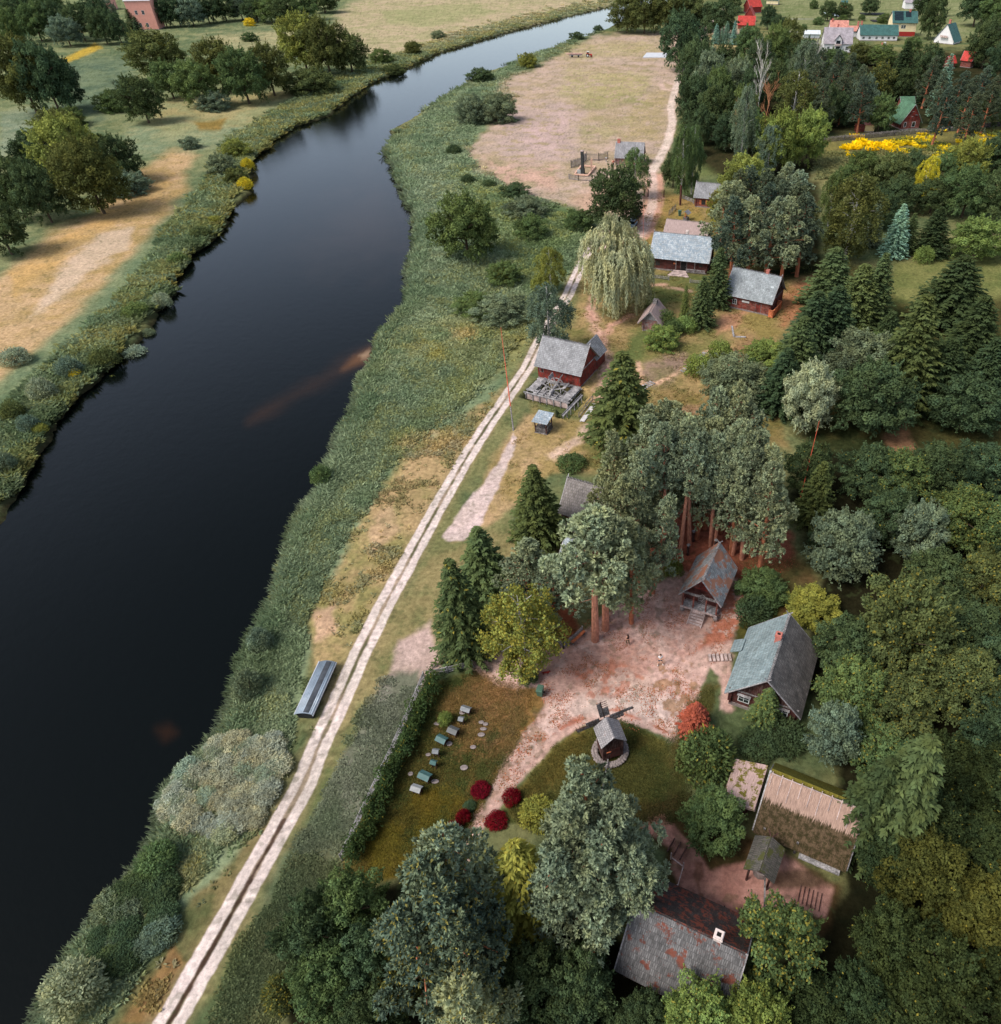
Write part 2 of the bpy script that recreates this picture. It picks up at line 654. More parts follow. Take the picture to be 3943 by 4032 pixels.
# --- far bank
paint([(-300, -180), (1250, -180), (1150, 30), (800, 115), (660, 190), (480, 300), (320, 520), (90, 800), (-300, 1500)], [C(98, 112, 80), C(134, 138, 98)], 12, 10)
paint([(640, 30), (700, -20), (1260, -60), (1160, 8), (960, 55), (840, 88), (760, 110), (690, 110), (640, 70)], [C(166, 158, 118), C(184, 166, 134)], 14, 10, 14)
paint([(720, 20), (900, 5), (940, 22), (800, 52), (740, 45)], [C(148, 150, 104), C(160, 158, 112)], 5, 4, 14, 0.7)
paint([(500, 60), (640, 50), (560, 90), (420, 95), (380, 70)], [C(150, 148, 110), C(170, 160, 120)], 10, 10, 8)
paint([(120, 120), (250, 100), (260, 170), (190, 230), (130, 200)], [C(92, 108, 86), C(116, 128, 98)], 14, 12, 8)
paint([(118, 112), (180, 82), (196, 90), (126, 120)], [C(190, 160, 70)], 3, 3, 4)
paint([(0, 215), (130, 200), (70, 260), (0, 300)], [C(118, 132, 108), C(140, 148, 120)], 10, 8, 6)
paint([(240, 240), (340, 215), (470, 190), (490, 260), (400, 290), (240, 300)], [C(124, 136, 104), C(148, 150, 112)], 12, 12, 6)
paint([(280, 230), (300, 190), (400, 180), (560, 170), (480, 235), (380, 245), (330, 260)], [C(176, 160, 112), C(150, 150, 108)], 10, 14, 7, 0.8)
paint([(370, 232), (430, 225), (420, 248), (380, 250)], [C(140, 110, 50)], 5, 5, 4, 0.8)
paint([(-120, 660), (-40, 570), (100, 440), (180, 400), (250, 330), (330, 290), (370, 300), (350, 370), (300, 440), (215, 540), (100, 650), (-100, 790)], [C(176, 148, 100), C(196, 164, 124)], 16, 18, 9)
paint([(20, 520), (130, 440), (250, 385), (330, 330), (300, 380), (150, 470), (30, 560)], [C(190, 158, 110), C(200, 160, 96)], 8, 14, 5, 0.7)
paint([(140, 480), (200, 440), (260, 430), (240, 470), (180, 510), (90, 590), (60, 600)], [C(208, 184, 160)], 9, 12, 3.5, 0.75)
paint([(340, 390), (400, 340), (440, 350), (330, 490), (250, 560), (110, 690), (-60, 880), (-60, 800), (180, 560)], [C(104, 122, 92), C(128, 140, 104)], 12, 14, 6, 0.8)
# --- river meadow on the near side
paint([(1140, 62), (1000, 110), (850, 182), (736, 280), (796, 431), (771, 571), (692, 720), (612, 890), (531, 1081), (451, 1291), (306, 1511), (201, 1701), (60, 1950), (-60, 2450),
       (230, 2400), (300, 1947), (380, 1800), (500, 1580), (560, 1400), (590, 1260), (620, 1150), (690, 1030), (760, 900), (850, 810), (960, 740), (1010, 640), (1110, 480), (1150, 420), (1090, 400), (960, 340), (890, 290), (945, 215), (985, 190), (950, 150)],
      [C(106, 124, 92), C(134, 146, 110)], 8, 10, 4)
paint([(770, 330), (860, 310), (900, 400), (850, 520), (800, 560), (800, 440)], [C(128, 142, 112), C(142, 152, 122)], 20, 14, 6, 0.9)
paint([(860, 340), (960, 370), (1080, 400), (1120, 430), (1050, 500), (1000, 560), (930, 420)], [C(96, 116, 64), C(120, 136, 74)], 16, 18, 5, 0.85)
paint([(860, 320), (900, 340), (960, 350), (1010, 390), (930, 380)], [C(150, 152, 70)], 8, 18, 4, 0.5, thr=0.5)
paint([(870, 600), (1000, 600), (1010, 660), (900, 690), (760, 680), (700, 720), (740, 640)], [C(124, 138, 92), C(160, 152, 96)], 16, 18, 4, 0.8)
paint([(860, 630), (905, 625), (900, 650), (860, 650)], [C(200, 166, 110)], 5, 8, 2, 0.8)
paint([(800, 650), (840, 640), (850, 690), (820, 700)], [C(176, 160, 70)], 5, 10, 3, 0.7, thr=0.48)
paint([(950, 640), (1010, 630), (990, 700), (900, 730), (960, 690)], [C(150, 142, 88)], 12, 10, 4, 0.6)
# strip between the reeds and the track
paint([(900, 790), (960, 745), (930, 830), (860, 930), (800, 1030), (740, 1110), (700, 1180), (660, 1270), (620, 1330), (600, 1290), (585, 1190), (640, 1080), (690, 980), (760, 880)],
      [C(150, 140, 90), C(182, 154, 112)], 10, 16, 3)
paint([(705, 1000), (740, 960), (760, 1010), (700, 1060)], [C(196, 164, 128)], 8, 12, 2, 0.8)
paint([(590, 1160), (635, 1150), (640, 1200), (600, 1220)], [C(200, 164, 134)], 6, 10, 2, 0.85)
paint([(740, 880), (830, 800), (880, 760), (950, 690), (880, 700), (780, 790), (720, 860)], [C(112, 128, 84), C(136, 142, 92)], 12, 14, 3, 0.9)
paint([(760, 840), (850, 790), (800, 900), (740, 960)], [C(190, 160, 118)], 14, 20, 3, 0.7, thr=0.52)
paint([(250, 1950), (360, 1780), (470, 1600), (560, 1480), (580, 1540), (440, 1760), (320, 1940)], [C(100, 110, 76), C(134, 126, 84)], 10, 16, 4, 0.8)
paint([(200, 1960), (320, 1770), (470, 1600), (545, 1560), (430, 1780), (330, 1950)], [C(96, 100, 62), C(126, 112, 74)], 10, 14, 3, 0.9)
paint([(230, 1947), (330, 1800), (350, 1830), (300, 1947)], [C(150, 110, 78), C(160, 124, 66)], 8, 12, 3, 0.7)
paint([(320, 1650), (390, 1610), (370, 1680), (300, 1750)], [C(150, 130, 56)], 8, 14, 3, 0.7)
# --- sandy meadow upstream
paint([(1010, 132), (1060, 106), (1140, 66), (1250, 62), (1420, 40), (1420, 100), (1300, 110), (1292, 200), (1275, 270), (1245, 350), (1215, 420), (1160, 410), (1100, 392), (1040, 384), (950, 350), (905, 330), (888, 285), (940, 232), (982, 200), (940, 180), (962, 152)],
      [C(174, 154, 124), C(190, 166, 148)], 7, 7, 8)
for p, c, a in (([(1080, 130), (1240, 140), (1230, 190), (1120, 200), (1060, 180)], C(168, 160, 104), 0.6), ([(1200, 200), (1270, 170), (1260, 260), (1180, 270)], C(166, 150, 98), 0.55),
                ([(960, 200), (1080, 190), (1100, 300), (950, 310)], C(188, 164, 154), 0.7), ([(1050, 90), (1250, 75), (1250, 100), (1080, 120)], C(172, 160, 110), 0.6),
                ([(1110, 190), (1220, 185), (1230, 200), (1110, 205)], C(140, 140, 86), 0.6), ([(920, 300), (1060, 320), (1050, 360), (950, 345)], C(202, 164, 144), 0.8),
                ([(1080, 230), (1200, 225), (1190, 260), (1080, 270)], C(160, 154, 96), 0.5), ([(1000, 230), (1110, 215), (1090, 280), (1000, 290)], C(196, 168, 160), 0.6)):
    paint(p, [c], 12, 16, 7, a, thr=0.42)
paint([(1085, 375), (1150, 350), (1165, 400), (1110, 400)], [C(198, 164, 140)], 10, 12, 5)
# --- museum yard: grass first, then bare dirt
paint([(1110, 480), (1250, 380), (1400, 400), (1560, 510), (1480, 640), (1500, 760), (1300, 860), (1120, 900), (1000, 900), (1010, 760), (1100, 600)], [C(128, 122, 74), C(168, 142, 98)], 12, 12, 4)
paint([(1230, 520), (1360, 525), (1330, 560), (1240, 590)], [C(96, 104, 60), C(120, 116, 70)], 8, 8, 3)
paint([(1200, 640), (1250, 600), (1220, 680), (1180, 690)], [C(104, 112, 66)], 10, 10, 3)
paint([(1360, 600), (1520, 560), (1560, 520), (1490, 640), (1400, 660)], [C(170, 140, 98), C(150, 132, 80)], 12, 12, 4)
paint([(1480, 560), (1565, 510), (1520, 600), (1490, 620)], [C(172, 116, 84)], 10, 10, 3, 0.8)
paint([(1370, 595), (1420, 590), (1400, 620), (1360, 640)], [C(192, 140, 110)], 8, 8, 3, 0.8)
paint([(1225, 690), (1300, 670), (1320, 690), (1260, 740), (1215, 720)], [C(158, 130, 116), C(128, 118, 84)], 8, 10, 2.5, 0.9)
paint([(1340, 690), (1420, 640), (1480, 660), (1440, 720), (1350, 740)], [C(150, 116, 86)], 10, 12, 3, 0.8)
paint([(1250, 730), (1340, 760), (1480, 790), (1500, 850), (1380, 830), (1240, 770)], [C(122, 110, 62), C(150, 126, 84)], 10, 14, 3, 0.9)
paint([(1280, 775), (1330, 770), (1330, 790), (1280, 790)], [C(180, 140, 112)], 5, 8, 2, 0.7)
paint([(1240, 360), (1330, 385), (1340, 420), (1220, 470), (1215, 440)], [C(164, 134, 84), C(150, 130, 74)], 8, 8, 4)
paint([(1330, 268), (1400, 270), (1385, 340), (1325, 335)], [C(96, 108, 66), C(112, 120, 74)], 8, 6, 4)
paint([(940, 870), (1000, 790), (1120, 780), (1110, 880), (1050, 900), (930, 1000), (860, 1030)], [C(160, 138, 90), C(186, 156, 116)], 8, 10, 3)
paint([(990, 765), (1040, 760), (1110, 800), (1060, 790)], [C(98, 108, 70)], 8, 8, 3, 0.9)
paint([(985, 832), (976, 824), (955, 870), (918, 920), (880, 960), (842, 1020), (856, 1030), (880, 1026), (915, 1000), (945, 930), (968, 880)], [C(208, 186, 174), C(216, 192, 184)], 3, 5, 2)
paint([(820, 1060), (960, 1000), (1100, 1050), (1090, 1200), (930, 1230), (800, 1260), (740, 1330), (640, 1500), (560, 1620), (520, 1800), (330, 1960), (560, 1560), (700, 1220)], [C(112, 118, 76), C(150, 136, 94)], 10, 10, 3)
paint([(960, 1080), (1080, 1060), (1090, 1180), (1000, 1200)], [C(70, 76, 44), C(110, 84, 50)], 12, 12, 3)
paint([(1060, 1130), (1100, 1150), (1095, 1205), (1060, 1220)], [C(150, 84, 60)], 6, 8, 1.5, 0.9)
paint([(1215, 990), (1310, 960), (1420, 970), (1500, 1010), (1520, 1080), (1440, 1110), (1300, 1090), (1250, 1080)], [C(140, 76, 58), C(166, 100, 80)], 10, 14, 2.5)
paint([(740, 1290), (760, 1220), (820, 1180), (840, 1270), (815, 1290), (790, 1340)], [C(188, 162, 148), C(196, 170, 158)], 8, 10, 3)
paint([(725, 1290), (800, 1270), (800, 1310), (760, 1390), (710, 1490), (655, 1610), (600, 1690), (540, 1780), (500, 1830), (560, 1640), (650, 1440)], [C(116, 118, 98), C(134, 130, 116)], 9, 10, 2.5)
paint([(520, 1640), (640, 1500), (660, 1600), (560, 1900), (420, 1947)], [C(92, 104, 76), C(104, 106, 76)], 14, 14, 3, 0.9)
paint([(835, 1300), (905, 1262), (1040, 1310), (1040, 1350), (950, 1470), (880, 1640), (700, 1680), (640, 1660), (720, 1480)], [C(80, 82, 44), C(128, 100, 58)], 6, 10, 2.2)
paint([(690, 1600), (760, 1500), (880, 1480), (900, 1560), (840, 1660), (700, 1680)], [C(58, 66, 34), C(104, 92, 34)], 14, 14, 3, 0.85)
paint([(900, 1290), (1040, 1310), (1010, 1380), (930, 1440), (900, 1380)], [C(168, 122, 92), C(140, 110, 66)], 14, 16, 2, 0.8)
PINK, PINK2 = C(214, 180, 166), C(206, 168, 154)
paint([(880, 1262), (905, 1225), (1000, 1235), (1085, 1222), (1140, 1175), (1225, 1120), (1300, 1085), (1410, 1100), (1430, 1150), (1400, 1215), (1385, 1250), (1400, 1300), (1392, 1345), (1368, 1350), (1378, 1290), (1352, 1270), (1325, 1320), (1300, 1385), (1282, 1410), (1262, 1396), (1215, 1380), (1170, 1362), (1110, 1378), (1060, 1410), (1010, 1460), (960, 1520), (925, 1560), (895, 1640), (872, 1640), (900, 1560), (940, 1480), (990, 1400), (1040, 1340), (1030, 1310), (940, 1300)],
      [PINK, PINK2], 4, 7, 1.6)
paint([(1050, 1330), (1180, 1300), (1300, 1330), (1280, 1390), (1180, 1350), (1080, 1370), (990, 1450), (1000, 1400)], [C(222, 200, 190), C(214, 186, 174)], 14, 14, 3, 0.8)
paint([(1085, 1250), (1200, 1220), (1230, 1270), (1160, 1330), (1080, 1310)], [C(190, 140, 124)], 18, 22, 2, 0.6, thr=0.45)
paint([(1000, 1250), (1300, 1120), (1400, 1180), (1330, 1240), (1100, 1290), (1000, 1290)], [C(198, 148, 130)], 16, 18, 1.2, 0.5, nz=n0, thr=0.5)
LEAF = C(196, 116, 88)
paint([(1385, 1120), (1435, 1110), (1425, 1165), (1390, 1215), (1330, 1230), (1350, 1190)], [LEAF], 8, 12, 1.5, 0.85, nz=n0, thr=0.42)
paint([(1090, 1280), (1190, 1250), (1230, 1300), (1130, 1330)], [LEAF], 10, 22, 1.5, 0.6, nz=n0, thr=0.52)
paint([(1230, 1255), (1330, 1250), (1320, 1380), (1240, 1360)], [C(150, 112, 70)], 10, 24, 1.5, 0.7, nz=n0, thr=0.56)
paint([(960, 1340), (1080, 1360), (950, 1500), (920, 1540)], [C(140, 110, 84)], 8, 14, 1.2, 0.6, nz=n0, thr=0.55)
paint([(1060, 1390), (1110, 1368), (1170, 1352), (1230, 1372), (1275, 1398), (1270, 1388), (1170, 1345), (1090, 1362), (1030, 1410)], [C(176, 98, 70)], 3, 5, 1, 0.7, nz=n0, thr=0.45)
f = sstep(0.5, -0.4, pit)[..., None]
base[:] = base * (1 - f) + lerp(C(76, 88, 54), C(98, 102, 66), n2) * f
for q_, c_, a_ in (([(840, 1300), (905, 1265), (1035, 1312), (950, 1470), (880, 1640), (690, 1680), (650, 1650), (730, 1480)], C(66, 80, 44), .75), ([(850, 1310), (905, 1275), (1035, 1330), (950, 1440), (800, 1480)], C(158, 118, 78), .6),
                   ([(700, 1560), (860, 1480), (890, 1560), (840, 1650), (690, 1680)], C(126, 108, 36), .6)):
    paint(q_, [c_], 10, 14, 1.4, a_, nz=fbm(GX, GY, 1.5, 4, int(a_ * 1000))[..., None], thr=.5)
# windmill lawn
paint([(1172, 1366), (1220, 1384), (1268, 1410), (1278, 1440), (1270, 1520), (1240, 1560), (1100, 1560), (1000, 1570), (950, 1560), (975, 1510), (1015, 1462), (1062, 1412), (1112, 1380)], [C(74, 86, 46), C(112, 102, 56)], 4, 6, 1.6)
paint([(1172, 1366), (1268, 1410), (1270, 1520), (1240, 1560), (1000, 1570), (960, 1550), (1015, 1462), (1062, 1412)], [C(110, 98, 54)], 8, 10, 1.6, 0.7, nz=fbm(GX, GY, 1.8, 4, 321)[..., None], thr=.54)
paint([(990, 1500), (1060, 1420), (1110, 1385), (1130, 1400), (1080, 1480), (1010, 1530)], [C(122, 100, 50)], 14, 16, 2, 0.6, thr=0.45)
paint([(1190, 1420), (1265, 1420), (1262, 1520), (1180, 1520), (1160, 1470)], [C(52, 64, 36)], 12, 12, 2, 0.7)
paint([(1280, 1400), (1310, 1340), (1345, 1300), (1372, 1300), (1350, 1370), (1310, 1420), (1300, 1560), (1262, 1560)], [C(84, 84, 48), C(112, 96, 58)], 6, 10, 1.5)
paint([(1395, 1200), (1440, 1130), (1500, 1100), (1520, 1160), (1420, 1210), (1398, 1245)], [C(88, 84, 42), C(74, 72, 38)], 7, 10, 2)
paint([(1400, 1060), (1520, 1060), (1560, 1100), (1500, 1180)], [C(120, 84, 58), C(84, 76, 42)], 10, 12, 2, 0.8)
# lower yard
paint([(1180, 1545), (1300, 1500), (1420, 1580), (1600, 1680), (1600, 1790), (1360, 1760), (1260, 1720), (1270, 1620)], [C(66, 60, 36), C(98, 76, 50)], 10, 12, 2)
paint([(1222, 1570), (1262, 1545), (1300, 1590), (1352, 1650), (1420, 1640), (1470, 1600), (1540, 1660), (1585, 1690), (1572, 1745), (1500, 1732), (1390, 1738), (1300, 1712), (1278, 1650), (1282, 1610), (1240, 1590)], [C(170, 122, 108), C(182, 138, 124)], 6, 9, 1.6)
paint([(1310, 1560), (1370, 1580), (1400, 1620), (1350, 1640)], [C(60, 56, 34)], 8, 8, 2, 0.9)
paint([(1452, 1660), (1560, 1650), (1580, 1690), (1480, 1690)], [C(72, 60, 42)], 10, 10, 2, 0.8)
paint([(1320, 1640), (1335, 1640), (1345, 1720), (1330, 1720)], [C(120, 84, 66)], 5, 8, 1, 0.7, thr=0.45)
# woods floor, right and bottom
paint([(1560, 820), (1700, 850), (1904, 860), (2700, 800), (2700, 2500), (560, 2500), (540, 1780), (700, 1690), (900, 1650), (1150, 1640), (1180, 1780), (1400, 1880), (1560, 1780), (1610, 1680), (1590, 1450), (1520, 1280), (1560, 1100), (1500, 950)], [C(28, 31, 20), C(42, 40, 26)], 14, 14, 3)  # floor colour darkened to put shade into the gaps between crowns
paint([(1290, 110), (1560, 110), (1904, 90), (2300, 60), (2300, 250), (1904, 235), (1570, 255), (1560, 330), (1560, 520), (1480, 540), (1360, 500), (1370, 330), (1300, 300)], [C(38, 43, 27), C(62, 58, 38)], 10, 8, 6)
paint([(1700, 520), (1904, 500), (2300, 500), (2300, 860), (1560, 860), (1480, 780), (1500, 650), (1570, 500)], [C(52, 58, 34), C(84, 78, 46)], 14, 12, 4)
paint([(1680, 830), (1720, 800), (1740, 850), (1710, 870)], [C(150, 112, 84)], 8, 10, 2.5, 0.9)
paint([(1700, 500), (1904, 470), (1940, 560), (1760, 590), (1690, 560)], [C(108, 114, 66), C(126, 126, 76)], 10, 10, 4)
paint([(1555, 300), (1600, 285), (1904, 270), (2200, 260), (2200, 330), (1904, 330), (1600, 350), (1540, 345)], [C(112, 118, 82), C(134, 128, 86)], 6, 6, 6)
paint([(1570, 262), (1904, 243), (2200, 230), (2200, 285), (1904, 285), (1700, 300), (1560, 300)], [C(132, 124, 72), C(112, 106, 66)], 5, 6, 5)
# village gardens
paint([(1480, 5), (1600, -40), (2300, -60), (2300, 70), (1904, 60), (1780, 80), (1700, 70), (1560, 85), (1490, 95)], [C(118, 126, 84), C(138, 140, 100)], 8, 8, 10)
paint([(1380, 78), (1470, 78), (1470, 100), (1340, 100), (1350, 60)], [C(176, 158, 112)], 5, 5, 6)
for a, b in (((1500, 36), (1700, 34)), ((1480, 76), (1580, 84)), ((1490, 60), (1540, 60))):
    track([a, b], 2.5, C(150, 148, 132), 1.0, 0.8)
# --- the track along the river, twin wheel ruts
ROAD = [(285, 2025), (323, 1947), (368, 1867), (425, 1767), (487, 1655), (540, 1560), (578, 1490), (604, 1422), (640, 1345), (687, 1240), (728, 1158), (780, 1062), (830, 970), (880, 882), (925, 812), (965, 754), (1002, 700), (1024, 655), (1048, 612), (1080, 560), (1112, 488), (1150, 440)]
SAND = C(226, 208, 198)
ROAD2 = [(1150, 470), (1200, 470), (1222, 440), (1240, 395), (1243, 350), (1240, 325), (1252, 305), (1270, 270), (1279, 235), (1276, 205), (1281, 180), (1290, 150), (1316, 100), (1338, 66), (1356, 40), (1380, 10)]
paint([(1145, 470), (1205, 430), (1225, 380), (1230, 330), (1262, 330), (1262, 380), (1245, 440), (1200, 490), (1160, 500)], [C(206, 160, 138), C(196, 150, 126)], 5, 6, 3)
track([(1205, 470), (1180, 452)], 4.0, C(180, 120, 98), 1.2, 1.0)
track(ROAD2, 2.6, C(218, 188, 172), 0.6, 0.5, rag=3)
track(ROAD2[5:], 2.8, C(222, 200, 184), 0.5, 0.4, rag=3)
track([(1279, 160), (1262, 152), (1256, 158), (1262, 170), (1280, 172)], 2.4, C(206, 178, 160), 0.6, 0.4)
track(ROAD, 3.3, C(150, 134, 96), 0.7, 0.6, 0.6)
track(ROAD, 2.45, SAND, 0.10, 0.12, rag=0.9)
track(ROAD, 0.42, C(150, 128, 98), 0.12, 0.16, 0.8, rag=1.4)
track(ROAD, 0.36, C(92, 92, 62), 0.12, 0.2, 0.9, dash=0.5)
track(ROAD[:6], 0.40, C(72, 52, 44), 0.12, 0.16, 0.9, rag=0.8)
track([(1124, 585), (1132, 620), (1146, 650), (1153, 680), (1150, 720), (1140, 760)], 1.8, C(214, 172, 150), 1.0, 1.0)
track([(1200, 600), (1160, 620), (1148, 645)], 1.3, C(206, 160, 136), 0.8, 0.8)
track([(1128, 560), (1122, 590), (1128, 610)], 1.4, C(200, 156, 136), 0.8, 0.6)
track([(1118, 812), (1100, 835), (1076, 855), (1050, 868)], 1.6, C(214, 184, 160), 0.8, 0.8)
track([(1214, 690), (1220, 730), (1250, 728), (1292, 708), (1322, 688), (1350, 664)], 0.9, C(208, 170, 140), 0.5, 0.5)
track([(1385, 1245), (1378, 1290), (1384, 1345)], 0.9, C(208, 170, 156), 0.4, 0.4)
track([(1265, 545), (1310, 552)], 0.9, C(206, 166, 140), 0.8, 1.0)
track([(1172, 540), (1188, 548)], 0.6, C(190, 150, 120), 0.6, 1.0)
track([(1235, 542), (1266, 540)], 1.2, C(196, 156, 130), 0.8, 0.8)
# bed of the river and its muddy lip
m = RS < 1.2
f = sstep(1.2, -0.6, RS[m])[:, None]
base[m] = base[m] * (1 - f) + np.asarray(C(58, 54, 38)) * f
# single tussocks and scattered pale stones / bare spots
tus = fbm(GX, GY, 0.9, 2, 55)
base *= (0.86 + 0.28 * vnoise(GX * 2.3, GY * 2.3, 71))[..., None]
ramp1 = sstep(0.70, 0.78, tus)[..., None] * 0.35
base[:] = base * (1 - ramp1) + np.asarray(C(74, 84, 52)) * ramp1
base = np.clip(base, 0.004, 0.9)
nr, nc = GX.shape
idx = np.arange(nr * nc).reshape(nr, nc)
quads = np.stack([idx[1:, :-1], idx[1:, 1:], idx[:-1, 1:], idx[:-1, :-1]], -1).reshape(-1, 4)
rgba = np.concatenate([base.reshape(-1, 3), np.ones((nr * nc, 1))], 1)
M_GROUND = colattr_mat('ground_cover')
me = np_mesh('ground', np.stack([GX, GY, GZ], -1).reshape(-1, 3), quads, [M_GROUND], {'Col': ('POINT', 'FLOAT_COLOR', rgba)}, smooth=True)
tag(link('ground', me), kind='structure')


def gz(x, y):
    """ground height near a point (nearest vertex)"""
    u, v, _ = proj((x, y, 0))
    j = int(np.clip(np.searchsorted(us, u / DK), 0, nc - 1))
    i = int(np.clip(np.searchsorted(vv, v / DK), 0, nr - 3))
    return float(GZ[i, j])


# ------------------------------------------------------------------ river
m, t, out = newmat('river_water')
p = N(t, 'ShaderNodeBsdfPrincipled')
a = N(t, 'ShaderNodeAttribute', attribute_name='Col')
t.links.new(a.outputs['Color'], p.inputs['Base Color'])
p.inputs['Roughness'].default_value = 0.06
p.inputs['IOR'].default_value = 1.25
p.inputs['Specular IOR Level'].default_value = 0.3
nz = noise(t, 0.7, 6, 0.7)
b = N(t, 'ShaderNodeBump')
b.inputs['Strength'].default_value = 0.10
b.inputs['Distance'].default_value = 0.3
t.links.new(nz, b.inputs['Height'])
t.links.new(b.outputs[0], p.inputs['Normal'])
t.links.new(p.outputs[0], out.inputs[0])
M_WATER = m
s = slice(None, None, 3)
wx, wy, wu, wv = GX[s, s], GY[s, s], U[s, s], V[s, s]
wr = polydist(wx, wy, riv, True)
keep = wr < 8
wc = np.zeros(wx.shape + (3,))
wc[:] = (0.0012, 0.0022, 0.0020)


def shoal(pts, col, feather, amt):
    global wc
    d = polydist(wu, wv, pts, True) + (fbm(wx, wy, 5, 3, 9) - 0.5) * feather
    f = (amt * sstep(feather, -feather, d))[..., None]
    wc = wc * (1 - f) + np.asarray(col) * f


shoal([(700, 656), (692, 678), (640, 708), (560, 748), (470, 795), (470, 790), (560, 735), (640, 692), (670, 668)], (0.040, 0.017, 0.006), 24, 0.5)
shoal([(702, 654), (698, 676), (676, 688), (650, 694), (672, 668)], (0.11, 0.048, 0.016), 10, 0.8)
shoal([(704, 655), (701, 668), (690, 676), (682, 668)], (0.26, 0.17, 0.10), 4, 0.8)
shoal([(296, 1380), (316, 1372), (328, 1385), (308, 1398)], (0.030, 0.012, 0.005), 18, 0.55)
shoal([(705, 330), (760, 380), (780, 450), (700, 480), (600, 470), (640, 400)], (0.022, 0.016, 0.013), 90, 0.6)
wi = np.arange(wx.size).reshape(wx.shape)
wq = np.stack([wi[1:, :-1], wi[1:, 1:], wi[:-1, 1:], wi[:-1, :-1]], -1).reshape(-1, 4)
kq = (keep[1:, :-1] | keep[1:, 1:] | keep[:-1, 1:] | keep[:-1, :-1]).ravel()
wq = wq[kq]
uq, inv = np.unique(wq, return_inverse=True)
wV = np.stack([wx, wy, np.full(wx.shape, WATER_Z)], -1).reshape(-1, 3)[uq]
me = np_mesh('river', wV, inv.reshape(-1, 4), [M_WATER], {'Col': ('POINT', 'FLOAT_COLOR', np.concatenate([wc.reshape(-1, 3)[uq], np.ones((len(uq), 1))], 1))})
tag(link('river', me), kind='structure')
# ------------------------------------------------------------------ plants: leaves are small quads spread through each crown
def unit(a):
    return a / (np.linalg.norm(a, axis=1, keepdims=True) + 1e-9)


def leaf_quads(Cn, Nn, L, W, along=None, g=rng):
    """diamond leaves: centres, normals, length, width, optional long axis"""
    n = len(Cn)
    r = g.normal(size=(n, 3))
    ax = unit(r) if along is None else unit(along)
    Nn = unit(Nn + 1e-6)
    if along is None:
        ax = unit(np.cross(Nn, ax))
        bx = np.cross(Nn, ax)
    else:
        bx = unit(np.cross(ax, Nn))
    L = np.broadcast_to(np.asarray(L), (n,))[:, None]
    W = np.broadcast_to(np.asarray(W), (n,))[:, None]
    k = 0.1 * L * Nn
    return np.stack([Cn - ax * L / 2, Cn - bx * W / 2 + k, Cn + ax * L / 2, Cn + bx * W / 2 + k], 1)


def leaf_mesh(name, Q, tint, m):
    n = len(Q)
    rn = rng.random(n)
    return np_mesh(name, Q.reshape(-1, 3), np.arange(n * 4).reshape(n, 4), [m],
                   {'tint': ('FACE', 'FLOAT', np.clip(tint, 0, 1)), 'rnd': ('FACE', 'FLOAT', rn)})


def fib(n):
    i = np.arange(n) + 0.5
    ph = np.arccos(1 - 2 * i / n)
    th = math.pi * (1 + 5 ** 0.5) * i
    return np.stack([np.cos(th) * np.sin(ph), np.sin(th) * np.sin(ph), np.cos(ph)], 1)


def clump_crown(g, cents, rads, per, size, flat=0.85, low=-0.35, ten=0.27):
    """clumps of leaves round the given centres; each clump has its own tone"""
    Q, T = [], []
    tone = g.normal(0.5, ten, len(cents))
    for c, r, tn in zip(cents, rads, tone):
        k = int(per * (r / np.mean(rads)) ** 2)
        d = unit(g.normal(size=(k * 2, 3)))
        d = d[d[:, 2] > low + 0.25 * g.normal(size=len(d))][:k]
        rr = r * (0.55 + 0.5 * g.random(len(d)) ** 0.6)
        pos = c + d * rr[:, None] * np.array([1, 1, flat])
        nn = d * 0.8 + g.normal(size=d.shape) * 0.55 + np.array([0, 0, 0.45])
        s = size * (0.7 + 0.6 * g.random(len(d)))
        Q.append(leaf_quads(pos, nn, s * 1.25, s * 0.8, g=g))
        T.append(tn + g.normal(0, 0.16, len(d)))
    return np.concatenate(Q), np.concatenate(T)


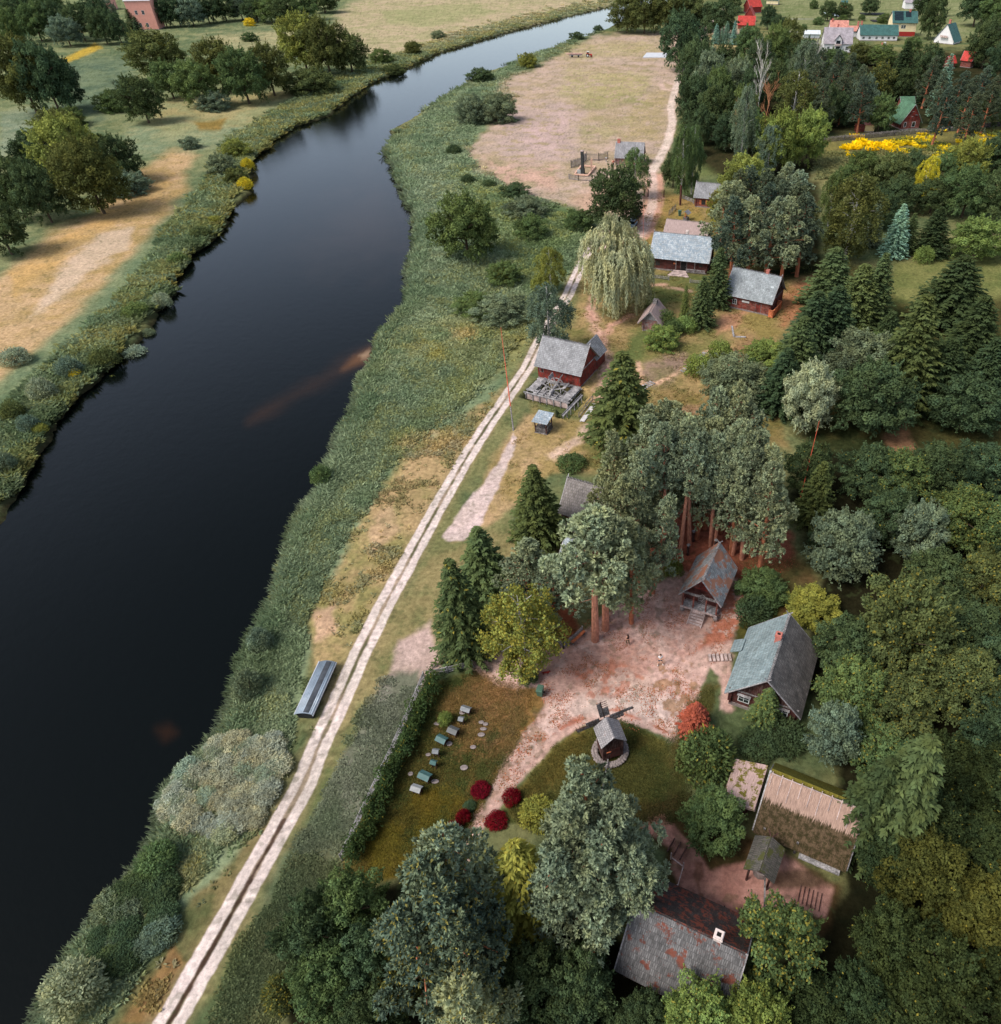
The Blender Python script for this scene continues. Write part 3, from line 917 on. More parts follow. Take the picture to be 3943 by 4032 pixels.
def proto_broad(seed, lobes=74, per=190, size=0.30, R=5.0, a=5.5, zc=5.3, tall=0):
    g = np.random.default_rng(seed)
    f = fib(lobes)
    f = f[f[:, 2] > -0.75]
    rad = 0.62 + 0.34 * g.random(len(f))
    big = unit(g.normal(size=(6, 3)))
    bump = np.max(f @ big.T, 1)
    rad += 0.26 * (bump - 0.6) + 0.05 * g.normal(size=len(f))
    cents = f * rad[:, None] * np.array([R, R, a]) + np.array([0, 0, zc]) + g.normal(0, 0.25, f.shape)
    rads = R * (0.13 + 0.16 * g.random(len(f)))
    fi = unit(g.normal(size=(12, 3))) * (0.2 + 0.25 * g.random((12, 1))) * np.array([R, R, a]) + np.array([0, 0, zc])
    cents = np.concatenate([cents, fi])
    rads = np.concatenate([rads, np.full(len(fi), R * 0.26)])
    Q, T = clump_crown(g, cents, rads, per, size)
    # sprays of leaves that stick out and break the outline
    k = 130
    ii = g.integers(0, len(f), k)
    sd0 = unit(f[ii] * np.array([1, 1, 1.1]) + g.normal(0, .35, (k, 3)) + np.array([0, 0, .35]))
    st0 = cents[ii] + sd0 * rads[ii][:, None] * .75
    m_ = 16
    tt = g.random((k, m_, 1)) * (0.5 + 0.9 * g.random((k, 1, 1)))
    pos = (st0[:, None, :] + sd0[:, None, :] * tt + g.normal(0, .12, (k, m_, 3))).reshape(-1, 3)
    al = np.repeat(sd0, m_, 0) + g.normal(0, .5, (k * m_, 3))
    Q2 = leaf_quads(pos, g.normal(size=(k * m_, 3)) + np.array([0, 0, .9]), size * 1.3, size * .7, al, g)
    Q = np.concatenate([Q, Q2])
    T = np.concatenate([T, np.repeat(g.normal(.6, .2, k), m_)])
    crown = leaf_mesh('crown', Q, T, M_LEAF)
    mb = MB()
    top = zc + 0.3 * a
    mb.tube([(0, 0, -0.3), (0.05, 0, top * 0.3), (0.15, 0.1, top * 0.6), (0.1, 0.2, top)], [0.30, 0.24, 0.17, 0.06], 7)
    for k in range(9):
        c = cents[g.integers(0, len(f))]
        z0 = top * (0.3 + 0.06 * k)
        mb.tube([(0.1, 0.05, z0), (c[0] * 0.5, c[1] * 0.5, (z0 + c[2]) / 2 + 0.3), tuple(c)], [0.12, 0.08, 0.03], 5, False)
    return crown, mb


def proto_bush(seed, size=0.2):
    g = np.random.default_rng(seed)
    f = fib(40)
    f = f[f[:, 2] > -0.2]
    cents = f * (0.62 + 0.3 * g.random((len(f), 1))) * np.array([2.0, 2.0, 1.9]) + np.array([0, 0, 0.75])
    rads = 0.5 + 0.35 * g.random(len(f))
    Q, T = clump_crown(g, cents, rads, 95, size, low=-0.6)
    # upright shoots break the outline
    k = 500
    d = unit(g.normal(size=(k, 3)) * np.array([1, 1, 0.5]) + np.array([0, 0, 0.6]))
    pos = d * np.array([2.0, 2.0, 2.1]) * (0.85 + 0.3 * g.random((k, 1))) + np.array([0, 0, 0.7])
    Q2 = leaf_quads(pos, g.normal(size=(k, 3)), 0.42, 0.13, d + g.normal(0, .3, (k, 3)), g)
    Q = np.concatenate([Q, Q2])
    T = np.concatenate([T, g.normal(0.6, 0.2, k)])
    mb = MB()
    for k in range(5):
        t = k * 1.3
        mb.tube([(0, 0, -0.2), (0.5 * math.cos(t), 0.5 * math.sin(t), 0.9), (0.9 * math.cos(t), 0.9 * math.sin(t), 1.9)], [0.07, 0.05, 0.02], 5, False)
    return leaf_mesh('crown', Q, T, M_LEAF), mb


def proto_birch(seed, R=3.0, h=14.0):
    g = np.random.default_rng(seed)
    Q, T = [], []
    n = 230
    z = 2.6 + (h - 2.8) * g.random(n) ** 0.85
    env = R * np.clip(np.sin(np.clip((z - 1.2) / (h - 0.6), 0, 1) * math.pi) ** 0.75, 0.06, 1)
    th = g.random(n) * 6.283
    r = env * np.sqrt(g.random(n)) * 1.0
    lob = 1 + 0.22 * np.sin(th * 3 + z * 0.8 + seed)
    st_ = np.stack([r * np.cos(th) * lob, r * np.sin(th) * lob, z], 1)
    for p, e in zip(st_, env):
        L = 0.7 + 1.6 * g.random()
        k = int(38 * L)
        t = g.random(k)
        out = np.array([p[0], p[1], 0]) / (np.hypot(p[0], p[1]) + 0.2)
        pos = p + np.outer(t, np.array([0, 0, -L])) + np.outer(np.sqrt(t), out * 0.55) + g.normal(0, 0.17, (k, 3))
        along = np.tile(np.array([0, 0, -1.0]), (k, 1)) + g.normal(0, 0.6, (k, 3))
        Q.append(leaf_quads(pos, g.normal(size=(k, 3)) + out + np.array([0, 0, .6]), 0.27, 0.17, along, g))
        T.append(np.full(k, g.normal(0.5, 0.2)) + g.normal(0, 0.15, k))
    mb = MB()
    mb.tube([(0, 0, -0.3), (0.1, 0, h * 0.35), (0, 0.1, h * 0.7), (0.05, 0, h * 0.97)], [0.22, 0.17, 0.1, 0.02], 7)
    for k in range(16):
        z0 = 2.5 + (h - 4) * k / 16
        t = k * 2.4
        rr = R * 0.75 * math.sin(min(1, (z0 + 1) / h) * math.pi) ** 0.7
        mb.tube([(0, 0, z0), (rr * .5 * math.cos(t), rr * .5 * math.sin(t), z0 + 1.1), (rr * math.cos(t), rr * math.sin(t), z0 + 1.5)], [0.07, 0.045, 0.015], 4, False)
    return leaf_mesh('crown', np.concatenate(Q), np.concatenate(T), M_LEAF), mb


def proto_bare(seed, h=15.0):
    g = random.Random(seed)
    mb = MB()

    def grow(p, d, L, r, lev):
        q = p + d * L
        mid = p + d * L * 0.5 + Vector((g.uniform(-.1, .1), g.uniform(-.1, .1), 0)) * L * .3
        mb.tube([p, mid, q], [r, r * .75, r * .5], 5 if lev < 2 else 3, False)
        if lev < 3:
            for i in range(4 if lev else 12):
                t = g.uniform(0.3, 1.0)
                a = g.uniform(0, 6.28)
                dd = (d * 0.75 + Vector((math.cos(a), math.sin(a), g.uniform(0.0, .5))) * 0.6).normalized()
                grow(p + (q - p) * t, dd, L * (0.32 if lev == 0 else .55) * g.uniform(.7, 1.1), r * (.38 if lev == 0 else .5), lev + 1)
    grow(Vector((0, 0, -0.2)), Vector((0.03, 0.02, 1)), h * 0.92, 0.2, 0)
    return mb


def proto_pine(seed, h=17.0, R=3.7, z0=9.6, n=38, tuft=33, low_r=0.8):
    g = np.random.default_rng(seed)
    Q, T = [], []
    mb = MB()
    lean = g.normal(0, 0.25, 2)
    trunk = lambda z: np.array([lean[0] * (z / h) ** 2, lean[1] * (z / h) ** 2, z])
    mb.tube([trunk(z) - np.array([0, 0, .3]) for z in (0, h * .3, h * .6, h * .96)], [0.36, 0.29, 0.2, 0.05], 8)
    for i in range(n):
        z = z0 + (h - z0) * (i / (n - 1)) ** 0.9
        t = (z - z0) / (h - z0)
        env = R * (low_r + (1 - low_r) * min(1, t * 3)) * (1 - max(0, t - 0.35) / 0.65 * 0.86) if t > 0 else R * low_r
        th = i * 2.4 + g.normal(0, .3)
        rr = env * (0.5 + 0.5 * g.random()) if i % 4 else env * 0.3
        c = trunk(z) + np.array([rr * math.cos(th), rr * math.sin(th), 0.25 * rr * g.random() - 0.1])
        pr = (0.72 + 0.6 * g.random()) * (1.12 - 0.45 * t)
        if i % 2 == 0:
            zb = max(z0 - 1.0, z - 0.3 * rr)
            mb.tube([trunk(zb), (trunk(zb) + c) / 2 + np.array([0, 0, .15]), c], [0.09, 0.06, 0.03], 4, False)
        k = int(tuft * pr * pr)
        d = unit(g.normal(size=(k * 2, 3)) + np.array([0, 0, .25]))
        d = d[d[:, 2] > -0.5][:k]
        tc = c + d * np.array([.85, .85, 1.0]) * pr * (0.7 + 0.35 * g.random((len(d), 1)))
        tone = g.normal(0.5, 0.15) + g.normal(0, 0.13, len(d))
        m_ = 8
        dd = unit(np.repeat(d, m_, 0) * 0.65 + g.normal(size=(len(d) * m_, 3)) * 0.55 + np.array([0, 0, .35]))
        pos = np.repeat(tc, m_, 0) + dd * 0.17
        Q.append(leaf_quads(pos, g.normal(size=dd.shape) + np.array([0, 0, .8]), 0.46, 0.17, dd, g))
        T.append(np.repeat(tone, m_) + g.normal(0, .07, len(dd)))
    for k in range(5):          # dead snags under the crown
        z = z0 - 0.3 - 0.7 * k
        a = g.random() * 6.28
        mb.tube([trunk(z), trunk(z) + np.array([1.3 * math.cos(a), 1.3 * math.sin(a), .25])], [0.04, 0.015], 4, False)
    return leaf_mesh('crown', np.concatenate(Q), np.concatenate(T), M_NEEDLE), mb


def proto_spruce(seed, h=16.0, R=3.5, droop=0.34, dens=1.0):
    g = np.random.default_rng(seed)
    P, A, NN, T, S = [], [], [], [], []
    z = 0.7
    while z < h - 0.25:
        t = z / h
        Lm = R * (1 - t) ** 0.68 + 0.1
        nb = int(6 + 9 * (1 - t))
        off = g.random() * 6.28
        for b in range(nb):
            th = off + 6.283 * b / nb + g.normal(0, .12)
            L = Lm * (0.74 + 0.36 * g.random())
            o = np.array([math.cos(th), math.sin(th), 0])
            sd_ = np.array([-math.sin(th), math.cos(th), 0])
            k = max(3, int(L / 0.2 * dens))
            s_ = (np.arange(k) + g.random(k)) / k
            zz = z + 0.12 * L - droop * L * s_ ** 1.2 + 0.16 * L * s_ ** 3
            pos = np.outer(s_ * L, o)
            pos[:, 2] += zz
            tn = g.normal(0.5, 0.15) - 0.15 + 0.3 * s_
            for side in (-1, 0, 1):
                w_ = 0.28 * (1 - s_ * 0.6) * side
                P.append(pos + np.outer(w_, sd_) + g.normal(0, .05, pos.shape))
                A.append(np.tile(o, (k, 1)) + np.outer(np.full(k, side * .9), sd_) + np.array([0, 0, -.3]) + g.normal(0, .2, pos.shape))
                NN.append(np.tile(np.array([0, 0, 1.0]), (k, 1)) + g.normal(0, .45, pos.shape))
                T.append(tn)
                S.append(np.full(k, 0.52 if side else 0.42))
        z += 0.36 + 0.26 * (1 - t)
    P, A, NN, T, S = map(np.concatenate, (P, A, NN, T, S))
    Q = leaf_quads(P, NN, S, S * 0.45, A, g)
    mb = MB()
    mb.tube([(0, 0, -0.3), (0, 0, h * .5), (0, 0, h * .99)], [0.24, 0.14, 0.02], 6)
    return leaf_mesh('crown', Q, T + g.normal(0, .08, len(T)), M_NEEDLE), mb


def proto_willow(seed, R=5.2, h=13.0):
    g = np.random.default_rng(seed)
    Q, T = [], []
    cen = [(0.2, 0.9, 9.0, 3.0), (2.9, 1.0, 7.6, 2.7), (-2.6, 1.4, 8.2, 2.7), (0.6, -2.6, 7.2, 2.8), (-2.9, -1.6, 6.4, 2.6), (3.1, -1.6, 5.6, 2.6), (0, 0, 4.6, 4.0)]
    for i in range(1150):
        cx, cy, cz, Rl = cen[i % 7]
        d = unit(g.normal(size=(1, 3)) + np.array([[0, 0, .35]]))[0]
        p = np.array([cx, cy, cz]) + d * Rl * np.array([1, 1, 1.15]) * (0.82 + 0.22 * g.random())
        if p[2] < 1.6:
            continue
        out = np.array([p[0], p[1], 0])
        out /= np.linalg.norm(out) + .1
        L = min(0.7 + 1.9 * g.random() * (1.25 - 0.6 * max(0, d[2])), p[2] - 0.4)
        k = int(19 * L) + 4
        t = g.random(k)
        pos = p + np.outer(t ** 1.15, np.array([0, 0, -L])) + np.outer(np.sqrt(t), out * .45 * min(1, L)) + g.normal(0, .11, (k, 3))
        al = np.tile(np.array([0, 0, -1.0]), (k, 1)) + g.normal(0, .35, (k, 3)) + np.outer(1 - t, out)
        Q.append(leaf_quads(pos, g.normal(0, .5, (k, 3)) + out * .8 + np.array([0, 0, .8]), 0.36, 0.13, al, g))
        T.append(g.normal(.5, .17) + g.normal(0, .1, k))
    mb = MB()
    mb.tube([(0, 0, -.3), (0, 0, 3.0), (.2, .1, 7.5)], [0.6, 0.5, 0.2], 8)
    for k in range(7):
        t = k * .9
        mb.tube([(0, 0, 3 + .3 * k), (1.6 * math.cos(t), 1.6 * math.sin(t), 6.5), (2.6 * math.cos(t), 2.6 * math.sin(t), 9)], [.25, .15, .05], 5, False)
    return leaf_mesh('crown', np.concatenate(Q), np.concatenate(T), M_LEAF), mb


PROTO = {}


def reg(key, lst):
    out_ = []
    for cr, mb in lst:
        tr = mb.build('trunk', M_BARK)
        tm = tr.data
        bpy.data.objects.remove(tr)
        out_.append((cr, tm))
    PROTO[key] = out_


reg('BL', [proto_broad(s) for s in (1, 2, 3, 4)])
reg('OP', [proto_broad(s, lobes=60, per=150, size=0.34) for s in (5, 6)])       # looser crown
reg('BU', [proto_bush(s) for s in (11, 12, 13)])
reg('BI', [proto_birch(s) for s in (21, 22, 23)])
reg('PI', [proto_pine(s) for s in (31, 32, 33, 34)])
reg('PF', [proto_pine(s, R=3.9, z0=4.0, n=46) for s in (35, 36)])                # full pine, boughs low down
reg('SP', [proto_spruce(s) for s in (41, 42, 43)])
reg('LA', [proto_spruce(44, h=15, R=4.2, droop=0.12, dens=0.9)])
reg('WI', [proto_willow(51)])
BARE = []
for s in (61, 62):
    o = proto_bare(s).build('trunk', M_BARK)
    BARE.append(o.data)
    bpy.data.objects.remove(o)

LEAFCOL = {'dg': (84, 102, 72), 'mg': (106, 126, 80), 'ol': (106, 114, 70), 'wi': (190, 198, 166), 'dk': (66, 80, 52), 'do': (92, 96, 52), 'yg': (150, 154, 80), 'bg': (136, 154, 86), 'gg': (122, 138, 114), 'sg': (164, 176, 148), 'bl': (140, 180, 164), 'yl': (232, 214, 70), 'rd': (122, 26, 40), 'pi': (156, 168, 136), 'pd': (104, 118, 98), 'sp': (92, 106, 68), 'sd': (68, 84, 58), 'rr': (178, 96, 78), 'st': (186, 188, 164), 'ju': (104, 120, 74)}  # dk, do: greens darkened to paint the dim bottom-right corner into the leaves
LOOK = {'dk': 'dark green', 'do': 'dark olive', 'wi': 'pale green', 'dg': 'dark green', 'mg': 'mid green', 'ol': 'olive green', 'yg': 'yellow-green', 'bg': 'bright green', 'gg': 'grey-green', 'sg': 'silvery green',
        'bl': 'blue-green', 'yl': 'yellow', 'rd': 'dark red', 'pi': 'grey-green', 'pd': 'dark grey-green', 'sp': 'dark green', 'sd': 'very dark', 'rr': 'red-leaved',
        'st': 'pale straw-coloured', 'ju': 'green'}
KIND = {'BL': ('broadleaf_tree', 'broadleaf tree'), 'OP': ('broadleaf_tree', 'loose-crowned broadleaf tree'), 'BU': ('bush', 'rounded bush'), 'BI': ('birch_tree', 'birch tree'),
        'PI': ('pine_tree', 'tall pine'), 'PF': ('pine_tree', 'full bushy pine'), 'SP': ('spruce_tree', 'conical spruce'), 'LA': ('larch_tree', 'wide larch'),
        'WI': ('willow_tree', 'weeping willow'), 'DE': ('bare_tree', 'bare leafless tree')}
CATS = {'bush': 'bush'}
MARKS = {
    'the windmill': (1160, 1410), 'the porch granary': (1347, 1110), 'the big shingled barn': (1465, 1270), 'the thatched barn': (1510, 1545),
    'the rust-mossed barn': (1285, 1790), 'the waterwheel mill': (1080, 700), 'the long grey-roofed house': (1295, 485), 'the house with orange rail': (1440, 555),
    'the tiny thatched shed': (1245, 600), 'the red log cottage': (1345, 365), 'the shed on the meadow': (1195, 292), 'the red-roofed house': (1420, 45),
    'the green-roofed red cabin': (1728, 225), 'the yellow flowers': (1800, 272), 'the white gabled house': (1590, 75), 'the teal-roofed white house': (1805, 65),
    'the salmon house': (265, 25), 'the long boat shelter': (600, 1310), 'the half-hidden pine hut': (1088, 930), 'the row of beehives': (840, 1420),
    'the tractor': (1110, 103), 'the bare sandy bank': (200, 460), 'the river bend': (640, 190), 'the kiosk': (1032, 805), 'the gate roof': (1455, 1630)}
TREES = []


def plant(kind, col, pos, sx, sz, var, label=None, turned=0.0, group=None, bark=None, uv=None, rz=None):
    name, noun = KIND[kind]
    g = random.Random(int(pos[0] * 97 + pos[1] * 31))
    o = thing(name, label, 'bush' if name == 'bush' else 'tree', (pos[0], pos[1], gz(pos[0], pos[1])), g.uniform(0, 6.28) if rz is None else rz, group)
    if name == 'pine_tree':
        o.rotation_euler = (g.uniform(-.07, .07), g.uniform(-.07, .07), g.uniform(0, 6.28))
    o.scale = (sx, sx, sz)
    if kind == 'DE':
        o2 = link('trunk', BARE[var % 2], o)
        o2.color = (*C(*(bark or (206, 200, 190))), 1)
    else:
        if kind == 'BU' and sx > 1.35:
            cr, tm = PROTO['BL'][var % 4]
            o.scale = (sx * 2.25 / 5.3, sx * 2.25 / 5.3, sz * 2.2 / 5.9)
            o.location.z -= 0.45 * sz * 2.2
        else:
            cr, tm = PROTO[kind][var % len(PROTO[kind])]
        c = C(*LEAFCOL[col], g.uniform(0.84, 1.14))
        wm_ = g.uniform(-.10, .10)
        c = (c[0] * (1 + wm_), c[1] * (1 + .2 * wm_), c[2] * (1 - wm_))
        crown = link('crown', cr, o)
        crown.color = (*c, turned)
        tr = link('trunk', tm, o)
        tr.color = (*C(*(bark or {'BI': (206, 202, 194), 'PI': (206, 142, 116), 'PF': (186, 116, 84)}.get(kind, (88, 74, 60)))), 1)
    if label is None:
        TREES.append((o, kind, col, uv))
    return o


def label_trees():
    """say which tree each one is: its look, then where it stands from the nearest landmark"""
    groups = {}
    for o, kind, col, uv in TREES:
        u, v = uv
        mk = min(MARKS, key=lambda k: (MARKS[k][0] - u) ** 2 + 1.6 * (MARKS[k][1] - v) ** 2)
        du, dv = u - MARKS[mk][0], v - MARKS[mk][1]
        rel = ('right of' if du > 0 else 'left of') if abs(du) > abs(dv) else ('this side of' if dv > 0 else 'beyond')
        look = LOOK[col] + ' ' + KIND[kind][1] if kind != 'DE' else 'white bare leafless tree'
        groups.setdefault((look, rel, mk), []).append((math.hypot(du, dv), o))
    ords = ['nearest to it', 'second nearest to it', 'third nearest to it', 'fourth nearest to it', 'fifth nearest to it', 'sixth nearest to it',
            'seventh nearest to it', 'eighth nearest to it', 'ninth nearest to it', 'tenth nearest to it', 'eleventh nearest to it', 'twelfth nearest to it', 'thirteenth nearest to it',
            'fourteenth nearest to it', 'fifteenth nearest to it', 'sixteenth nearest to it', 'seventeenth nearest to it', 'eighteenth nearest to it', 'nineteenth nearest to it', 'twentieth nearest to it']
    for (look, rel, mk), lst in groups.items():
        lst.sort(key=lambda q: q[0])
        for i, (d, o) in enumerate(lst):
            o['label'] = f"{look} {rel} {mk}" + (f", {ords[min(i, 19)]}" if len(lst) > 1 else '')


def T(kind, col, u0, v0, u1, v1, turned=0.0, h=None, var=None, label=None, group=None, clear=None):
    """a rounded crown filling this outline in the photo, standing on the ground beneath it"""
    uc, vc = (u0 + u1) / 2, (v0 + v1) / 2
    zc = 6.0
    for _ in range(12):
        p = D(uc, vc, zc)
        dep = proj(p)[2]
        r = (u1 - u0) / 2 * DK * dep / F
        V2 = (v1 - v0) / 2 * DK * dep / F
        hd = math.hypot(p.x, p.y)
        phi = math.atan2(CAMH - zc, hd)
        a2 = (V2 ** 2 - (r * math.sin(phi)) ** 2) / max(0.05, math.cos(phi) ** 2)
        a = math.sqrt(max(a2, 0.01))
        lo, hi = {'BU': (0.6, 1.3), 'BI': (1.3, 3.0), 'OP': (0.8, 1.7), 'WI': (1.0, 1.4)}.get(kind, (0.75, 1.6))
        a = min(max(a, lo * r), hi * r)
        if kind == 'BU':
            zc = 0.36 * a
        elif kind == 'BI':
            zc = 1.15 * a
        else:
            zc = a * 0.84 if h is None else h - a
    v_ = var if var is not None else int(u0 * 7 + v0 * 3)
    if kind == 'BU':
        sx, sz = r / 2.25, a / 2.2
        return plant(kind, col, p, sx, sz, v_, label, turned, group, uv=(uc, vc))
    if kind == 'BI':
        return plant(kind, col, p, r / 3.1, (2.15 * a) / 14, v_, label, turned, group, uv=(uc, vc))
    if kind == 'WI':
        return plant(kind, col, p, r / 5.4, 2.1 * a / 13, v_, label, turned, group, uv=(uc, vc), rz=0.9)
    return plant(kind, col, p, r / 4.85, a / 5.4, v_, label, turned, group, uv=(uc, vc))


def S(col, ut, vt, vb, wpx, turned=0.0, kind='SP', var=None, label=None, h=None, group=None):
    """a cone: its tip in the photo, and the row where its skirt ends (or its height)"""
    H, r0 = {'SP': (16.0, 3.6), 'LA': (15.0, 4.2)}[kind]
    best = None
    for hh in ([h] if h else np.arange(3, 27, 0.25)):
        p = D(ut, vt, hh)
        dep = proj((p.x, p.y, hh * .3))[2]
        r = wpx / 2 * DK * dep / F
        hd = math.hypot(p.x, p.y)
        q = (p.x * (1 - r / hd), p.y * (1 - r / hd), hh * 0.04)
        e = abs(proj(q)[1] / DK - vb)
        if best is None or e < best[0]:
            best = (e, hh, p, r)
    e, hh, p, r = best
    return plant(kind, col, p, 1.16 * r / r0, hh / H, var if var is not None else int(ut + vt), label, turned, group, uv=(ut, vt + 30))


def PN(col, ut, vt, h=17.0, k=1.0, kind='PI', turned=0.0, base=None, label=None, var=None, group=None):
    """a pine, by its tip in the photo and its height, or by its foot"""
    p = D(base[0], base[1], 0) if base else D(ut, vt, h)
    return plant(kind, col, p, k, h / 17.0, var if var is not None else int((ut or base[0]) * 3 + (vt or base[1])), label, turned, group,
                 uv=((ut, vt + 30) if ut else (base[0], base[1] - 60)))
# ------------------------------------------------------------------ trees of the far bank
for r in (('dg', 6, 2, 60, 62), ('mg', 42, 18, 92, 78), ('dg', 84, 10, 130, 74), ('gg', 100, 40, 150, 88), ('dg', 126, 18, 176, 78), ('dg', 160, 0, 206, 60), ('mg', 0, 28, 40, 90),
          ('dg', 172, 26, 216, 84), ('gg', 190, 6, 222, 52), ('dg', 292, 8, 330, 52), ('dg', 316, 2, 356, 50), ('gg', 340, 4, 384, 50), ('dg', 372, 0, 412, 44), ('dg', 404, -2, 446, 40), ('gg', 436, -4, 476, 38),
          ('dg', 464, 2, 506, 42), ('mg', 490, 4, 536, 44), ('dg', 520, 2, 566, 46), ('mg', 552, -6, 600, 38), ('dg', 590, -14, 640, 24), ('mg', 60, -20, 110, 26), ('dg', 0, -30, 50, 20), ('dg', 206, 34, 240, 84)):
    T('BL', *r)
S('sd', 240, 16, 96, 40)
S('dg', 254, 30, 98, 36)
T('BL', 'ol', 0, 88, 84, 220)
T('BL', 'dg', 52, 92, 128, 228)
T('BL', 'dg', 88, 112, 148, 214)
T('BL', 'ol', 256, 74, 346, 152)
T('BU', 'mg', 186, 176, 244, 226)
T('BL', 'dg', 236, 158, 304, 236)
T('BL', 'mg', 292, 128, 350, 190)
T('BU', 'mg', 112, 206, 160, 250)
T('BL', 'mg', 340, 128, 410, 206)
T('BL', 'ol', 378, 92, 452, 176)
T('BL', 'mg', 424, 110, 500, 200)
T('BL', 'ol', 478, 100, 546, 184)
T('BL', 'yg', 536, 46, 614, 142)
T('BL', 'ol', 582, 52, 656, 146)
T('BL', 'ol', 632, 72, 696, 140)
T('BU', 'gg', 380, 178, 436, 222)
T('BU', 'ol', 548, 140, 640, 190)
T('BL', 'yg', 82, 238, 188, 360)
T('BL', 'ol', 120, 284, 226, 414)
T('BL', 'dg', 34, 264, 112, 352)
T('BL', 'dg', 192, 270, 262, 352)
T('BU', 'gg', 196, 328, 282, 384)
T('BL', 'dg', -10, 306, 62, 430)
T('BL', 'dg', 40, 324, 112, 430)
T('BL', 'dg', -40, 392, 40, 492)
T('BU', 'ol', 70, 214, 150, 256)
T('BU', 'gg', 222, 152, 270, 200)
for r in (('yg', 424, 268, 474, 312), ('gg', 396, 296, 450, 346), ('yl', 458, 300, 484, 330), ('yl', 452, 336, 482, 366), ('ol', 428, 322, 470, 360), ('gg', 344, 262, 380, 290), ('mg', 460, 64, 490, 84),
          ('ol', 770, 82, 800, 112), ('mg', 706, 96, 748, 130), ('dg', 776, 84, 800, 96), ('gg', 820, 60, 848, 78), ('ol', 726, 122, 770, 140), ('yl', 300, 80, 316, 98), ('yl', 466, 36, 486, 54)):
    T('BU', *r)
for r in (('ol', 170, 655, 222, 705), ('sg', 226, 634, 276, 680), ('mg', 232, 574, 284, 612), ('sg', 290, 548, 324, 590), ('gg', 108, 676, 156, 730), ('sg', 56, 716, 106, 774), ('ol', 4, 756, 46, 812), ('gg', 36, 786, 76, 834),
          ('gg', -20, 856, 30, 914), ('sg', 0, 660, 56, 706), ('mg', 318, 478, 358, 510), ('ol', 362, 430, 402, 458), ('yg', 196, 690, 226, 716), ('yl', 132, 700, 156, 724), ('yg', 60, 800, 90, 830), ('gg', 264, 610, 292, 636), ('yg', 396, 410, 420, 428)):
    T('BU', *r)
# ------------------------------------------------------------------ the river meadow
T('BL', 'mg', 836, 432, 946, 546, h=7.5)
T('BU', 'mg', 926, 500, 990, 556)
T('BU', 'yg', 936, 506, 976, 552)
T('BI', 'yg', 1018, 470, 1074, 548)
T('BU', 'yg', 1008, 520, 1050, 570)
T('BU', 'gg', 866, 186, 930, 252)
T('BU', 'gg', 912, 182, 984, 250)
T('BU', 'dg', 952, 350, 1006, 384)
T('BU', 'gg', 960, 378, 1040, 426)
T('BU', 'mg', 866, 560, 950, 610)
T('BU', 'gg', 900, 570, 1004, 624)
T('BU', 'dg', 876, 332, 904, 356)
T('BU', 'dg', 916, 342, 944, 362)
T('BU', 'dg', 848, 276, 880, 300)
T('BU', 'dg', 890, 134, 940, 162)
T('BU', 'yg', 985, 104, 1022, 136)
T('BU', 'mg', 1074, 400, 1130, 450)
T('BU', 'mg', 980, 410, 1040, 470)
T('BI', 'gg', 1000, 540, 1086, 668, label='half-bare grey birch beside the track behind the waterwheel mill')
T('WI', 'wi', 1106, 430, 1240, 612, label='great pale weeping willow left of the long grey-roofed house')
T('BL', 'dg', 1126, 334, 1216, 442, label='dark round tree over the two parked cars')
T('BI', 'mg', 1180, 286, 1236, 368, label='leafy birch in front of the shed on the meadow')
T('BL', 'dg', 1262, 286, 1300, 372)
T('BI', 'mg', 1278, 232, 1320, 372)
T('BI', 'mg', 1300, 220, 1338, 380)
T('BL', 'dg', 1318, 20, 1366, 60)
for r in ((1164, 2, 1222, 62), (1196, -6, 1256, 64), (1236, -8, 1296, 64), (1278, -10, 1330, 60)):
    T('BL', 'ol', *r)
T('BU', 'gg', 1296, 28, 1334, 66)
T('BU', 'dg', 1128, 44, 1148, 62)
T('BU', 'dg', 1082, 64, 1110, 78)
T('BL', 'dg', 1262, 40, 1330, 136)
# pale willow scrub by the near water
gs = random.Random(5)
for (cols_, pts_, n_, r0_, r1_) in ((('st', 'st', 'st', 'sg'), [(305, 1530), (325, 1485), (395, 1425), (460, 1400), (545, 1405), (520, 1490), (478, 1570), (430, 1600), (370, 1575)], 110, 13, 30),
                                    (('dg', 'dg', 'gg'), [(170, 1760), (230, 1690), (300, 1660), (345, 1700), (310, 1780), (230, 1840), (180, 1830)], 30, 20, 36)):
    k_ = 0
    while k_ < n_:
        u_, v_ = gs.uniform(160, 570), gs.uniform(1390, 1850)
        if polydist(np.array([u_]), np.array([v_]), pts_, True)[0] > 0:
            continue
        r_ = gs.uniform(r0_, r1_)
        T('BU', gs.choice(cols_), u_ - r_, v_ - r_ * .8, u_ + r_, v_ + r_ * .8, label=('pale straw-coloured willow shrub in the thicket between water and track' if n_ == 110 else 'dark shrub in the low thicket by the water at bottom left'),
          group=('pale willow thicket by the track' if n_ == 110 else 'dark thicket by the water'))
        k_ += 1
T('BU', 'sg', 90, 1820, 200, 1947, h=3)
T('BU', 'mg', 262, 1600, 340, 1680, h=3)
T('BU', 'gg', 440, 1270, 500, 1340, h=3)
T('BU', 'gg', 470, 1190, 520, 1250, h=3)
T('BU', 'mg', 590, 880, 632, 930, h=3)
